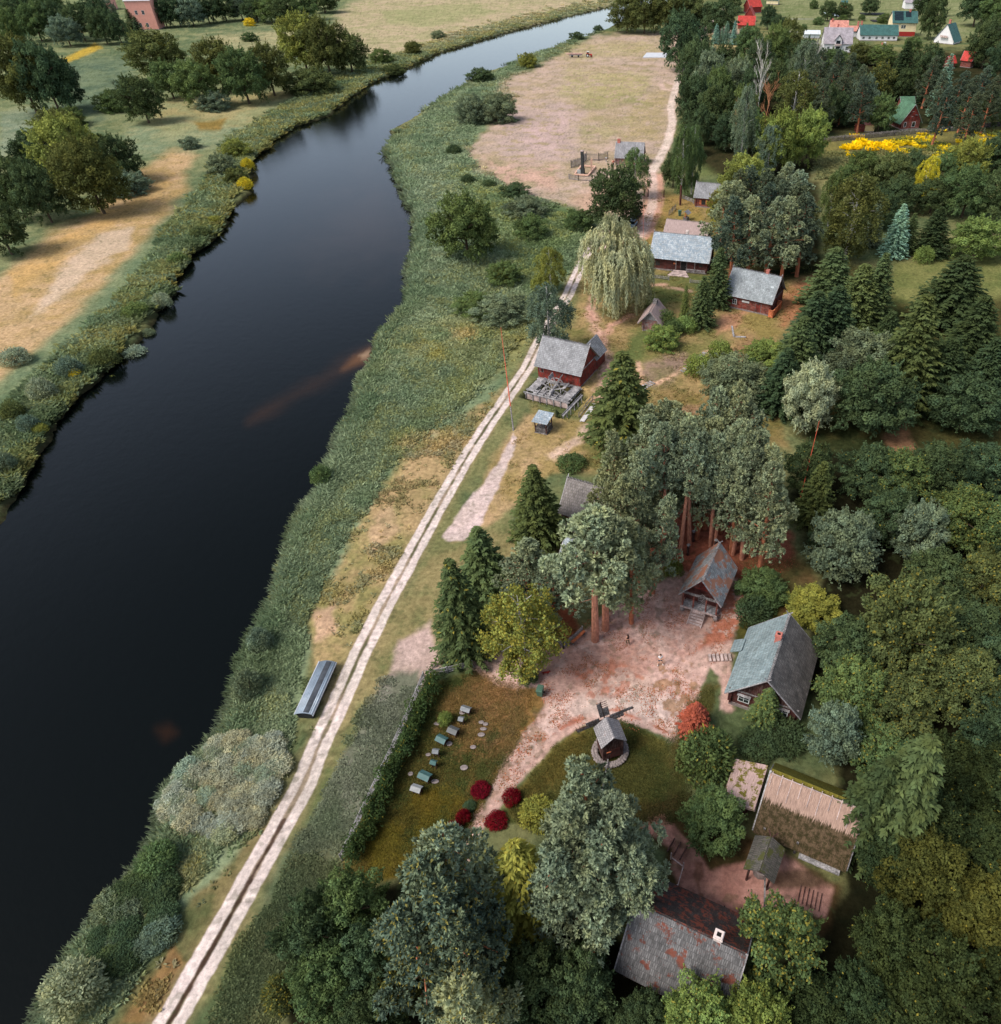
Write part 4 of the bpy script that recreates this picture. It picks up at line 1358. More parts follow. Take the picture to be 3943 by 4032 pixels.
# ------------------------------------------------------------------ woods beyond the yard
for r in (('dg', 1290, 90, 1352, 196), ('gg', 1322, 110, 1378, 206), ('dg', 1352, 98, 1404, 186), ('gg', 1374, 120, 1428, 220), ('dg', 1292, 150, 1350, 262), ('dg', 1330, 176, 1388, 270), ('mg', 1384, 180, 1440, 270),
          ('dg', 1418, 90, 1470, 160), ('dg', 1310, 200, 1352, 290), ('mg', 1452, 60, 1500, 130), ('ol', 1470, 48, 1520, 110), ('dg', 1514, 86, 1556, 150), ('dg', 1496, 90, 1548, 160), ('dg', 1340, 10, 1400, 70), ('dg', 1374, -16, 1408, 24)):
    T('BL', *r)
for r in (('dg', 1296, 66, 1346, 140), ('dg', 1300, 120, 1346, 200), ('mg', 1340, 140, 1392, 226), ('dg', 1404, 140, 1452, 226), ('dg', 1440, 130, 1494, 214), ('mg', 1494, 120, 1540, 190), ('dg', 1360, 226, 1404, 290), ('mg', 1402, 220, 1450, 296),
          ('dg', 1330, 100, 1372, 160), ('dg', 1300, 240, 1336, 300), ('dg', 1536, 170, 1590, 246), ('dg', 1574, 182, 1620, 242), ('dg', 1700, 140, 1738, 196), ('dg', 1770, 190, 1812, 240), ('dg', 1810, 190, 1866, 246), ('dg', 1866, 180, 1920, 244), ('dg', 1750, 150, 1790, 196), ('mg', 1400, 60, 1446, 116)):
    T('BL', *r)
T('OP', 'mg', 1380, 120, 1430, 200)
T('BI', 'gg', 1392, 170, 1440, 300)
T('BI', 'ol', 1474, 148, 1552, 234)
T('BL', 'bg', 1444, 226, 1520, 330)
T('BL', 'bg', 1506, 222, 1570, 320)
T('BI', 'gg', 1440, 240, 1490, 322)
T('BI', 'gg', 1500, 84, 1560, 190)
T('BL', 'yg', 1372, 306, 1452, 396)
T('BL', 'yg', 1350, 360, 1400, 440)
T('BL', 'dg', 1596, 130, 1640, 196)
for i, q in enumerate(((1436, 60, 260, (206, 200, 190)), (1452, 165, 280, (186, 130, 92)), (1400, 196, 290, (190, 150, 110)), (1538, 88, 190, (196, 190, 180)))):
    p_ = D(q[0], q[2], 0)
    hh = min(np.arange(4, 26, .25), key=lambda z: abs(proj((p_.x, p_.y, z))[1] / DK - q[1]))
    plant('DE', 'mg', p_, 1.0, hh / 15, i, bark=q[3], uv=(q[0], q[1] + 40),
          label=('tall bare white birch in front of the red-roofed house', 'orange-barked dead birch right of the tall white one', 'thin bare orange-barked birch above the meadow lane', 'bare white birch left of the white gabled house')[i])
for i, (u, v, vb, wd) in enumerate(((1364, 44, 84, 19), (1384, 40, 84, 19), (1399, 38, 85, 17), (1411, 52, 86, 16), (1374, 52, 84, 15), (1424, 50, 86, 14))):
    S('bl', u, v, vb, wd)
for q in ((1570, 96), (1596, 98), (1620, 104), (1556, 124), (1586, 128), (1612, 136), (1640, 128), (1540, 136), (1570, 156), (1650, 150)):
    PN('pd', *q, 17, 1.25, 'PF')
T('OP', 'ol', 1650, 130, 1700, 194, 0.1)
T('BL', 'gg', 1614, 150, 1662, 232)
T('BL', 'mg', 1652, 190, 1698, 252)
for q in ((1730, 76, 190, 56), (1716, 96, 180, 40), (1790, 90, 200, 50)):
    S('sd', *q)
S('bl', 1812, 100, 222, 40)
for q in ((1776, 112), (1800, 140), (1830, 140), (1850, 150), (1876, 130), (1896, 150), (1800, 170), (1860, 180)):
    PN('pd', *q, 17, 1.25, 'PF')
for r in (('dg', 1740, 96, 1790, 160), ('mg', 1718, 76, 1750, 108), ('dg', 1752, 6, 1792, 80), ('dg', 1774, -20, 1800, 40), ('dg', 1830, -20, 1890, 50), ('mg', 1870, -10, 1930, 56), ('dg', 1846, 50, 1910, 130), ('dg', 1880, 90, 1940, 160),
          ('dg', 1836, 84, 1876, 126), ('mg', 1560, 100, 1610, 140), ('ol', 1614, 88, 1654, 124), ('mg', 1652, 92, 1700, 126), ('dg', 1738, -14, 1776, 40)):
    T('BL', *r)
for r in ((1448, 18, 1474, 56), (1468, 34, 1494, 64), (1562, 8, 1590, 40), (1590, 10, 1620, 38), (1640, 0, 1670, 28)):
    T('BL', 'dg', *r)
for r in ((1594, 30, 1612, 48), (1546, 34, 1566, 52), (1668, 28, 1694, 50), (1632, 28, 1646, 44), (1540, 2, 1556, 22), (1522, 46, 1536, 62), (1650, 52, 1664, 66)):
    T('BU', 'mg', *r)
S('bl', 1668, 50, 72, 12)
S('bl', 1696, 56, 74, 10)
S('bl', 1583, 26, 40, 9)
# pines behind the long house
for q in ((1400, 330), (1432, 322), (1466, 330), (1500, 318), (1530, 328), (1384, 356), (1418, 352), (1452, 356), (1486, 352), (1520, 356), (1404, 384), (1440, 384), (1474, 384), (1508, 384), (1540, 376)):
    PN('pd' if (q[0] // 10) % 3 else 'pi', *q, 17, 1.3, 'PF')
T('BI', 'ol', 1566, 340, 1682, 478)
T('BI', 'mg', 1560, 330, 1610, 420)
for r in (('mg', 1610, 296, 1668, 362), ('ol', 1660, 300, 1730, 372), ('dg', 1716, 296, 1760, 354), ('mg', 1776, 296, 1830, 352), ('yg', 1806, 276, 1872, 354), ('dg', 1860, 268, 1930, 340), ('dg', 1670, 344, 1740, 410),
          ('dg', 1740, 350, 1810, 410), ('mg', 1800, 330, 1880, 420), ('dg', 1862, 340, 1936, 430), ('dg', 1640, 370, 1700, 440), ('mg', 1590, 318, 1640, 366)):
    T('BL', *r)
T('BI', 'yl', 1744, 300, 1786, 374)
T('BI', 'yg', 1680, 296, 1724, 356)
S('bl', 1722, 386, 494, 56)
S('sp', 1742, 404, 486, 44)
S('sd', 1792, 392, 494, 74)
S('gg', 1676, 372, 470, 40)
T('BL', 'bg', 1812, 428, 1910, 492)
T('BU', 'bg', 1736, 468, 1776, 512)
# big dark spruces right of the yard
for q in ((1594, 468, 600, 110), (1560, 552, 700, 110), (1532, 600, 770, 110), (1600, 540, 690, 110), (1650, 500, 640, 110), (1688, 478, 620, 80), (1500, 660, 800, 96), (1768, 556, 800, 150), (1840, 484, 640, 150), (1880, 560, 720, 120),
          (1820, 640, 800, 120), (1900, 640, 800, 110), (1700, 590, 720, 90)):
    S('sp' if q[0] % 20 else 'sd', *q)
T('BL', 'gg', 1570, 640, 1700, 770)
T('BL', 'dg', 1590, 700, 1726, 836)
T('BL', 'sg', 1494, 690, 1582, 842)
T('BL', 'mg', 1640, 640, 1720, 730)
T('BL', 'dg', 1780, 720, 1900, 830)
T('BU', 'mg', 1824, 770, 1890, 830)
T('BU', 'dg', 1700, 690, 1730, 720)
# yard shrubs and trees
S('sp', 1372, 468, 592, 62, label='taller of two spruces between the museum houses')
S('sp', 1340, 524, 628, 56, label='shorter spruce in front of its taller twin')
S('ju', 1306, 540, 612, 22, label='slim juniper left of the twin spruces')
T('BU', 'mg', 1240, 590, 1290, 642)
T('BU', 'bg', 1226, 620, 1288, 678, 0.08)
T('BU', 'bg', 1282, 600, 1328, 642)
T('BU', 'mg', 1258, 606, 1300, 650)
T('BU', 'bg', 1300, 672, 1356, 728)
T('BU', 'bg', 1342, 646, 1394, 702)
T('BL', 'gg', 1336, 696, 1446, 788, h=5.5)
T('BU', 'bg', 1414, 646, 1496, 706)
T('BU', 'mg', 1400, 680, 1450, 740)
T('BU', 'mg', 1440, 700, 1484, 760)
S('sp', 1184, 668, 880, 150, label='tall dark spruce right of the kiosk', turned=0.02)
# grove of tall pines behind the granary
feet = [(145, 495), (240, 712), (350, 582), (598, 608), (640, 600), (850, 628), (868, 702), (975, 760), (62, 600), (505, 330), (620, 150), (680, 165), (915, 250)]
for i, (x, y) in enumerate(feet):
    PN('pi', None, None, 17.5 + (i % 3), 0.86, base=((2600 + x * .3297) / DK, (1950 + y * .3297) / DK), var=i)
for i, q in enumerate(((1240, 782), (1268, 772), (1300, 780), (1330, 792), (1362, 806), (1396, 812), (1430, 824), (1462, 856), (1224, 800), (1286, 804), (1345, 824), (1420, 850), (1480, 890), (1260, 812))):
    PN('pi', *q, 17, 0.92, 'PF', var=i + 1)
for q in ((1168, 830, 18, .9), (1204, 856, 17.5, .85), (1172, 908, 17, .85), (1222, 918, 17, .8), (1150, 990, 16, .8), (1204, 985, 16.5, .85), (1250, 950, 15, .7)):
    PN('pi', *q, 'PF')
PN('pi', None, None, 19, 1.35, 'PI', base=(1132, 1216), label='huge grey-green pine leaning over the picket fence', var=1)
PN('pi', None, None, 18.5, 1.3, 'PI', base=(1152, 1196), label='tall pine just behind the huge leaning one', var=2)
PN('pi', 990, 1030, 12, 1.0, 'PF')
PN('pi', 1040, 1060, 11, .9, 'PF')
T('OP', 'mg', 1330, 780, 1390, 850, 0.12, label='rowan with orange berries behind the pine grove')
S('sp', 1012, 884, 1066, 112, kind='SP')
S('sp', 906, 1002, 1160, 110)
S('sp', 852, 1062, 1280, 122, 0.02)
T('BU', 'mg', 1058, 860, 1116, 904)
T('BI', 'yg', 918, 1108, 1068, 1292, 0.35, label='yellowing birch with drooping crown at the plaza edge', var=1)
T('BU', 'mg', 984, 1256, 1026, 1316, 0.1, label='leafy shoots round the foot of the yellowing birch')
T('BU', 'bg', 1262, 1052, 1300, 1114)
T('BU', 'mg', 1400, 1080, 1500, 1168)
T('BU', 'yg', 1494, 1114, 1592, 1200)
T('BU', 'dg', 1396, 1130, 1470, 1200)
# ------------------------------------------------------------------ dense wood on the right
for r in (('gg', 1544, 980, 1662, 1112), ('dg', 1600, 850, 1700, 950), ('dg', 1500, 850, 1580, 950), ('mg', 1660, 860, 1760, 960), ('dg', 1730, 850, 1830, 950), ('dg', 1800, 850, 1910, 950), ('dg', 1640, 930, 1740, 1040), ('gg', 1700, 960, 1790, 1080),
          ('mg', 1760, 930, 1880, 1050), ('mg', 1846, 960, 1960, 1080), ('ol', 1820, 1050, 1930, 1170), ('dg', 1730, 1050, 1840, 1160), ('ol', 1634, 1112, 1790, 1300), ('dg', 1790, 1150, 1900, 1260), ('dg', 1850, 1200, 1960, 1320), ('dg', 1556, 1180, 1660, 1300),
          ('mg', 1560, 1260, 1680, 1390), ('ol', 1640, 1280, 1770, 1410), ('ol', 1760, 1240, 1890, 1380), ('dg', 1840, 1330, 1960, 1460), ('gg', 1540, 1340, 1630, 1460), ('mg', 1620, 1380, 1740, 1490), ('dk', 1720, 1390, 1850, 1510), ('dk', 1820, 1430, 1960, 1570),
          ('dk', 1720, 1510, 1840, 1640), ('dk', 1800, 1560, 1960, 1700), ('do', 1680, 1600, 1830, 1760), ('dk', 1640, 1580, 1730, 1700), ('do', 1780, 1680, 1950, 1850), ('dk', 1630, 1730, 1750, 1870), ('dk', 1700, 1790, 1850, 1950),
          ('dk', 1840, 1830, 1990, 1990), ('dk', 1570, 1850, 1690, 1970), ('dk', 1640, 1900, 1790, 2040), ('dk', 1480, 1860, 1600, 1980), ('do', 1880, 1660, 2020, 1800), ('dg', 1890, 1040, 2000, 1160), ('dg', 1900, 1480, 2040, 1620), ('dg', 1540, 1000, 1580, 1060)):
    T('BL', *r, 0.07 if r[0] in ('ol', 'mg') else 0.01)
S('sp', 1570, 876, 1010, 80)
S('sp', 1776, 1400, 1560, 170, h=17)
S('sd', 1700, 1440, 1600, 130, h=14)
T('OP', 'mg', 1404, 1724, 1548, 1876, 0.14, label='yellow-flecked bright tree right of the rust-mossed barn', h=6.5)
T('BL', 'bg', 1262, 1880, 1382, 2010, 0.06, label='fresh green tree covering the barn corner at the bottom', h=7)
T('BL', 'bg', 1372, 1880, 1494, 2020, 0.04, h=7)
T('BU', 'mg', 1286, 1380, 1402, 1506, 0.05)
S('rr', 1326, 1336, 1420, 66, kind='LA', h=4.6, label='small red-leaved tree beside the windmill lawn')
T('BL', 'mg', 1304, 1496, 1412, 1606, h=6)
S('ju', 1466, 1308, 1420, 66, 0.04, label='young yellow-green spruce against the barn gable', kind='LA', h=6)
T('BU', 'dg', 1400, 1380, 1480, 1450)
T('BU', 'dg', 1440, 1360, 1540, 1440)
# ------------------------------------------------------------------ bottom: pines and dark trees
for q in ((1128, 1486, 17, 1.0), (1090, 1530, 17, 1.0), (1176, 1545, 16, .95), (1136, 1580, 15.5, 1.0), (1200, 1600, 13.5, .8), (1060, 1590, 15.5, .9), (1096, 1640, 14.5, .9)):
    PN('pi', *q, kind='PF')
T('BU', 'yg', 984, 1512, 1060, 1580, 0.08, label='loose yellow-green treetop by the four red bushes')
S('yg', 976, 1600, 1810, 156, 0.10, kind='LA', h=14)
for q in ((850, 1612, 16, 1.05), (800, 1660, 16, 1.05), (860, 1690, 15.5, 1.0), (780, 1740, 15, 1.0), (840, 1790, 14.5, .9), (850, 1870, 13.5, .9)):
    PN('pi' if q[0] % 20 else 'gg', *q, kind='PF', turned=0.12)
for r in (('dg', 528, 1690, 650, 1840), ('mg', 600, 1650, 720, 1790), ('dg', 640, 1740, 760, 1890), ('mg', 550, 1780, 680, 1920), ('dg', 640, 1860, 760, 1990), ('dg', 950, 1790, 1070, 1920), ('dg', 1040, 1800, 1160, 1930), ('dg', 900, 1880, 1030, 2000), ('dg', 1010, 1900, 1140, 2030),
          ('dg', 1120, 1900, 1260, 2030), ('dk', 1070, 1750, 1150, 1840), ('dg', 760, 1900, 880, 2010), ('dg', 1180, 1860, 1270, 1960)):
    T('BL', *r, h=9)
T('OP', 'ol', 700, 1800, 800, 1930, 0.15, h=9)
T('OP', 'yg', 860, 1820, 940, 1920, 0.1, h=9)
T('BU', 'ol', 500, 1850, 570, 1930, 0.2)
# shrubs in the bee yard
for i, r in enumerate(((894, 1486, 934, 1518), (954, 1496, 992, 1534), (922, 1540, 966, 1580), (846, 1556, 880, 1600), (866, 1536, 896, 1570))):
    T('BU', 'rd', *r, group='dark red bushes along the path', label=('dark red bush left of the path fork, furthest from camera', 'dark red bush right of the path', 'dark red bush on the path, nearest of the right pair',
      'dark red bush below the hives, nearest the big pines', 'dark red bush touching the nearest one from behind')[i])
T('BU', 'dg', 880, 1520, 906, 1544, label='small purple-black bush among the dark red ones')
T('BU', 'bg', 832, 1350, 862, 1386, label='small loose bush between hives and hedge')
T('BU', 'mg', 1460, 1250, 1475, 1262)
label_trees()
# ------------------------------------------------------------------ ground vegetation nobody could count
M_REED = colattr_mat('reed_blades', detail=False, trans=0.4)
cellw = np.ones(GX.shape)
cellw[:, us < -40] = 0
cellw[:, us > 1944] = 0
cellw[V < -20] = 0
cellw[V > 1990] = 0


def scatter(name, pts, count, hgt, blades, width, cols, label, cat, rs_min=0.3, dens=None, mixg=0.55, rsmax=None, lay=0.5, seed=5):
    g = np.random.default_rng(seed)
    p = np.array(pts, float)
    m = (U > p[:, 0].min() - 20) & (U < p[:, 0].max() + 20) & (V > p[:, 1].min() - 20) & (V < p[:, 1].max() + 20) & (cellw > 0)
    ii = np.nonzero(m.ravel())[0]
    u, v = U.ravel()[ii], V.ravel()[ii]
    d = polydist(u, v, pts, True) + (fbm(GX.ravel()[ii], GY.ravel()[ii], 4, 3, 66) - 0.5) * 30
    ok = (d < 0) & (RS.ravel()[ii] > rs_min) & (polydist(GX.ravel()[ii], GY.ravel()[ii], [tuple(D(*q)[:2]) for q in ROAD], False) > 1.7)
    if rsmax:
        ok &= RS.ravel()[ii] < rsmax
    ii = ii[ok]
    pr = np.ones(len(ii))
    if dens is not None:
        pr = np.clip(dens(GX.ravel()[ii], GY.ravel()[ii]), 0.001, 1)
    # even in metres near, thinning slowly with distance
    pr = pr * np.clip(GY.ravel()[ii] / 60, 0.3, 6) ** 0.9
    ii = g.choice(ii, size=min(count, len(ii)), replace=False, p=pr / pr.sum())
    n = len(ii)
    dist = np.hypot(GX.ravel()[ii], GY.ravel()[ii])
    k = np.clip(dist / 90, 0.8, 2.6) ** 0.7
    P = np.stack([GX.ravel()[ii], GY.ravel()[ii], GZ.ravel()[ii]], 1)
    P[:, :2] += g.normal(0, 0.25, (n, 2)) * k[:, None]
    hs = hgt * (0.55 + 0.8 * fbm(P[:, 0], P[:, 1], 6, 3, 44)) * (0.7 + 0.6 * g.random(n)) * k
    c0 = base.reshape(-1, 3)[ii]
    cc = np.array([C(*c) for c in cols])
    sel = np.clip((fbm(P[:, 0], P[:, 1], 7, 4, 91) - 0.25) * 2 * len(cols) + g.normal(0, .35, n), 0, len(cols) - 1).astype(int)
    c1 = cc[sel]
    col = 1.62 * (c0 * mixg + c1 * (1 - mixg)) * (0.8 + 0.4 * g.random((n, 1)))
    rep = np.repeat(np.arange(n), blades)
    nb = len(rep)
    th = g.random(nb) * 6.283
    o = np.stack([np.cos(th), np.sin(th), np.zeros(nb)], 1)
    ln = hs[rep] * (0.6 + 0.5 * g.random(nb))
    al = unit(o * lay * (0.5 + g.random((nb, 1))) + np.array([0, 0, 1.0]))
    ctr = P[rep] + o * (0.22 * k[rep] * g.random(nb))[:, None] + al * (ln * 0.5)[:, None]
    Q = leaf_quads(ctr, o + np.array([0, 0, .9]) + g.normal(0, .3, (nb, 3)), ln, width * k[rep] * (0.7 + .6 * g.random(nb)), al, g)
    cf = np.concatenate([col[rep] * (0.85 + 0.3 * g.random((nb, 1))), np.ones((nb, 1))], 1)
    me = np_mesh(name, Q.reshape(-1, 3), np.arange(nb * 4).reshape(nb, 4), [M_REED], {'Col': ('FACE', 'FLOAT_COLOR', cf)})
    return tag(link(name, me), label, cat, kind='stuff')


REEDS = [(1140, 58), (1000, 106), (850, 178), (730, 280), (790, 431), (765, 571), (686, 720), (606, 890), (525, 1081), (445, 1291), (300, 1511), (195, 1701), (40, 1960),
         (150, 1990), (250, 1870), (330, 1720), (430, 1600), (540, 1470), (560, 1300), (575, 1200), (640, 1050), (700, 950), (780, 840), (880, 760), (960, 690), (1000, 620), (1070, 500), (1120, 420), (1040, 395), (950, 352), (888, 300), (900, 240), (950, 215), (980, 190), (950, 152), (1020, 125)]
scatter('reed_bed', REEDS, 42000, 0.75, 9, 0.20, [(112, 128, 96), (132, 146, 114), (148, 158, 126), (150, 148, 94), (122, 134, 106)], 'soft grey-green reeds and tall grass along the near river bank', 'reeds', lay=2.0)
scatter('water_edge_reeds', REEDS, 8000, 1.0, 9, 0.16, [(96, 116, 84), (116, 134, 100), (136, 150, 120)], 'taller reeds leaning over the dark water on the near bank', 'reeds', rs_min=-0.6, rsmax=3.0, seed=8, lay=1.5)
FAR = [(-20, 960), (20, 935), (95, 800), (210, 680), (318, 558), (420, 430), (480, 300), (620, 216), (762, 130), (950, 63), (1200, -5), (1200, -14), (1000, 30), (850, 70), (760, 100), (690, 130), (560, 190), (440, 260), (400, 340), (320, 440), (240, 560), (120, 670), (-20, 800)]
scatter('far_bank_scrub', FAR, 16000, 0.9, 9, 0.3, [(92, 110, 76), (120, 136, 104), (132, 134, 74), (150, 138, 70), (112, 130, 104)], 'mixed green and yellow scrub along the far river bank', 'bank scrub', rs_min=-0.3, lay=1.9, seed=9)
WEED = [(1010, 640), (1120, 440), (1150, 420), (1040, 385), (900, 330), (830, 460), (780, 600), (720, 720), (690, 850), (620, 1000), (590, 1180), (560, 1420), (420, 1640), (260, 1900), (320, 1950), (560, 1510), (650, 1300), (760, 1070), (900, 830), (970, 720)]
scatter('meadow_weeds', WEED, 7000, 0.45, 8, 0.24, [(84, 102, 66), (108, 122, 84), (128, 142, 116), (150, 140, 88)], 'scattered weeds and tussocks between the reeds and the track', 'weeds', dens=lambda x, y: sstep(0.5, 0.62, fbm(x, y, 5, 4, 12)) + 0.03, lay=2.2, seed=10)
FIELD = [(725, 1290), (790, 1320), (760, 1400), (650, 1620), (560, 1780), (460, 1950), (420, 1960), (500, 1760), (620, 1500)]
scatter('field_weeds', FIELD, 5000, 0.30, 8, 0.20, [(92, 106, 80), (110, 120, 100), (124, 134, 108)], 'low grey-green weeds on the bare strip left of the rail fence', 'weeds', dens=lambda x, y: sstep(0.40, 0.6, fbm(x, y, 2.5, 3, 14)) + 0.03, lay=2.5, seed=12)
scatter('verge_weeds', [(560, 1640), (655, 1640), (600, 1800), (520, 1950), (400, 1950), (470, 1780)], 6000, 0.4, 9, 0.2, [(70, 84, 56), (92, 104, 72), (112, 112, 76)], 'rough dark green weeds between the track and the bottom trees', 'weeds', lay=2.2, seed=22)
YEL = [(1690, 262), (1904, 252), (1960, 260), (1960, 292), (1820, 292), (1700, 294)]
scatter('yellow_flowers', YEL, 850, 0.65, 9, 0.34, [(206, 180, 30), (220, 190, 40), (180, 162, 40), (110, 116, 60), (100, 108, 60)], 'dense bright yellow goldenrod flowers below the wooden fence', 'flowers', mixg=0.0, lay=1.4, seed=13, dens=lambda x, y: sstep(0.5, 0.58, fbm(x, y, 6, 4, 17)) + 0.003)
scatter('yellow_flower_patches', [(1600, 272), (1690, 266), (1700, 292), (1600, 292)], 160, 0.8, 10, 0.42, [(230, 190, 26), (240, 206, 30)], 'small broken yellow flower patches left of the dense ones', 'flowers', mixg=0.0, lay=1.4, seed=14, dens=lambda x, y: sstep(0.52, 0.6, fbm(x, y, 6, 3, 19)) + 0.002)
GREENM = [(1560, 290), (1904, 285), (1904, 330), (1650, 345), (1550, 340)]
scatter('rough_meadow_grass', GREENM, 4000, 0.5, 8, 0.26, [(112, 118, 80), (134, 132, 84), (96, 108, 72)], 'rough olive grass in front of the yellow flowers', 'grass', lay=2.0, seed=15)
YARD = [(1110, 480), (1250, 380), (1400, 400), (1560, 510), (1480, 640), (1500, 760), (1300, 860), (1120, 900), (1000, 900), (930, 1010), (1000, 780), (1100, 600)]
scatter('yard_tussocks', YARD, 4200, 0.26, 7, 0.18, [(92, 100, 58), (120, 116, 70), (146, 128, 80)], 'short green tussocks in the yard grass between the museum houses', 'grass', dens=lambda x, y: sstep(0.5, 0.6, fbm(x, y, 4, 4, 23)) + 0.02, lay=2.4, seed=16)
LAWN = [(835, 1300), (905, 1275), (1030, 1320), (940, 1480), (880, 1640), (700, 1680), (650, 1650), (730, 1480)]
scatter('bee_yard_grass', LAWN, 9000, 0.20, 7, 0.10, [(70, 78, 40), (108, 92, 50), (92, 84, 40), (60, 72, 40)], 'worn green and rusty grass around the beehives', 'grass', lay=2.4, seed=17)
LAWN2 = [(1172, 1366), (1268, 1410), (1300, 1340), (1350, 1300), (1370, 1310), (1320, 1420), (1300, 1560), (1240, 1560), (1000, 1570), (960, 1540), (1015, 1462), (1062, 1412)]
scatter('mill_lawn_grass', LAWN2, 9000, 0.20, 7, 0.10, [(62, 74, 38), (52, 64, 34), (88, 84, 44)], 'dark green lawn grass around the small windmill', 'grass', lay=2.4, seed=18)
# fallen leaves
M_DRY = colattr_mat('dry_leaves', detail=False)


def litter(name, pts, n, cols, label, seed, thr=0.5, size=0.13, ns=1.6):
    g = np.random.default_rng(seed)
    m = (polydist(U, V, pts, True) < 0) & (cellw > 0)
    ii = np.nonzero(m.ravel())[0]
    x, y = GX.ravel()[ii], GY.ravel()[ii]
    pr = sstep(thr, thr + 0.12, fbm(x, y, ns, 4, seed)) + 0.02
    ii = g.choice(ii, size=n, p=pr / pr.sum())
    P = np.stack([GX.ravel()[ii], GY.ravel()[ii], GZ.ravel()[ii] + 0.02], 1)
    P[:, :2] += g.normal(0, 0.12, (n, 2))
    P[:, 2] += 0.02 * g.random(n)
    Q = leaf_quads(P, np.array([0, 0, 1.0]) + g.normal(0, .25, (n, 3)), size * (.6 + .8 * g.random(n)), size * .7 * (.6 + .8 * g.random(n)), None, g)
    cc = np.array([C(*c) for c in cols])[g.integers(0, len(cols), n)] * (0.7 + .6 * g.random((n, 1)))
    me = np_mesh(name, Q.reshape(-1, 3), np.arange(n * 4).reshape(n, 4), [M_DRY], {'Col': ('FACE', 'FLOAT_COLOR', np.concatenate([cc, np.ones((n, 1))], 1))})
    tag(link(name, me), label, 'leaves', kind='stuff')


litter('fallen_leaves', [(1000, 1240), (1230, 1120), (1400, 1110), (1430, 1150), (1340, 1290), (1290, 1400), (1080, 1370), (930, 1550), (900, 1600), (1030, 1310)], 5500,
       [(188, 108, 80), (170, 96, 62), (150, 100, 58), (204, 130, 96), (120, 92, 52)], 'rusty fallen leaves strewn over the pink dirt plaza', 41)
litter('pine_litter', [(1215, 990), (1310, 950), (1420, 960), (1500, 1010), (1520, 1080), (1440, 1110), (1300, 1090)], 5000, [(160, 84, 62), (140, 72, 52), (180, 108, 84)], 'red-brown needle litter under the pine grove', 42, 0.35)
# ------------------------------------------------------------------ building materials
W_RED = wood('red_log', C(142, 46, 36), C(140, 104, 92), 0.6, (0.5, 0.5, 6))
W_REDV = wood('red_board', C(150, 44, 34), C(108, 70, 62), 0.6, (5, 5, 0.5))
W_DRED = wood('dark_red_log', C(100, 40, 35), C(92, 66, 60), 0.6, (0.5, 0.5, 6))
W_DARK = wood('dark_board', C(72, 40, 36), C(104, 82, 76), 0.45, (5, 5, 0.5))
W_GREY = wood('grey_board', C(150, 146, 146), C(190, 186, 186), 0.5, (2.5, 2.5, 2.5))
W_GREYD = wood('dark_grey_board', C(104, 98, 96), C(150, 144, 142), 0.5, (2.5, 2.5, 2.5))
W_PINKG = wood('pale_plank', C(196, 170, 162), C(214, 196, 190), 0.5, (4, 4, 4))
W_ORANGE = wood('fresh_orange_board', C(226, 128, 84), C(236, 150, 108), 0.4, (5, 5, .5))
W_SHED = wood('faded_red_log', C(168, 96, 84), C(170, 156, 152), 0.6, (0.5, 0.5, 5))
SH_GREY = shingle('grey_shingle', C(146, 146, 148), C(170, 170, 172))
SH_BLUE = shingle('blue_grey_shingle', C(136, 156, 160), C(162, 178, 180), w=.2, h=.4, moss=C(118, 130, 130), moss_at=.58)
SH_PALE = shingle('pale_shingle', C(168, 178, 184), C(190, 198, 204), moss=C(140, 156, 168), moss_at=.5, moss_scale=1.6, w=.4, h=.5)
SH_HM = shingle('weathered_shingle', C(146, 154, 156), C(172, 178, 180), moss=C(206, 214, 214), moss_at=.62, moss_scale=.9, w=.3)
SH_RUST = shingle('needle_covered_shingle', C(150, 152, 154), C(182, 186, 188), moss=C(176, 122, 98), moss_at=.47, moss_scale=.42, w=.25, h=.3)
SH_BARN = shingle('rust_mossed_shingle', C(98, 96, 96), C(128, 126, 126), moss=C(124, 68, 52), moss_at=.54, moss2=C(104, 58, 46), w=.16, h=.5, stain=.5, moss_scale=.5)
SH_BARNB = shingle('rust_covered_dark_shingle', C(62, 54, 52), C(78, 68, 64), moss=C(126, 62, 44), moss_at=.48, moss2=C(54, 40, 36), w=.16, h=.5, stain=.5, moss_scale=.9)
SH_WELL = shingle('dark_mossed_shingle', C(92, 90, 82), C(112, 106, 98), moss=C(82, 84, 40), moss_at=.5, w=.18, h=.5, stain=.5)
SH_SHADED = shingle('shaded_brown_shingle', C(104, 98, 94), C(126, 120, 116), w=.2, h=.35, stain=.45)  # barn's right slope: its shade painted in as a darker shingle
SH_PINE = shingle('brown_grey_shingle', C(132, 124, 118), C(152, 144, 140), w=.3, h=.4)
SH_WM = shingle('mill_shingle', C(150, 146, 148), C(178, 172, 172), moss=C(128, 92, 78), moss_at=.6, moss_scale=1.5, w=.22, h=.26)
SH_PLANK = shingle('plank_roof', C(146, 144, 146), C(166, 164, 166), w=.22, h=6.0)
SH_TEAL = shingle('teal_roof', C(60, 104, 100), C(70, 116, 110), w=.3, h=.4, stain=.2)
SH_GREEN = shingle('green_roof', C(84, 124, 96), C(96, 138, 106), w=.3, h=.4, stain=.2)
SH_REDR = shingle('red_roof', C(206, 64, 56), C(220, 78, 66), w=.3, h=.4, stain=.2)
SH_SALM = shingle('salmon_roof', C(226, 150, 132), C(232, 162, 144), w=.3, h=.4, stain=.2)
SH_LILAC = shingle('lilac_grey_roof', C(176, 166, 172), C(188, 178, 182), w=.3, h=.4, stain=.2)
PLASTER = plain('white_plaster', C(236, 234, 232), 0.8, .05, 1.0)
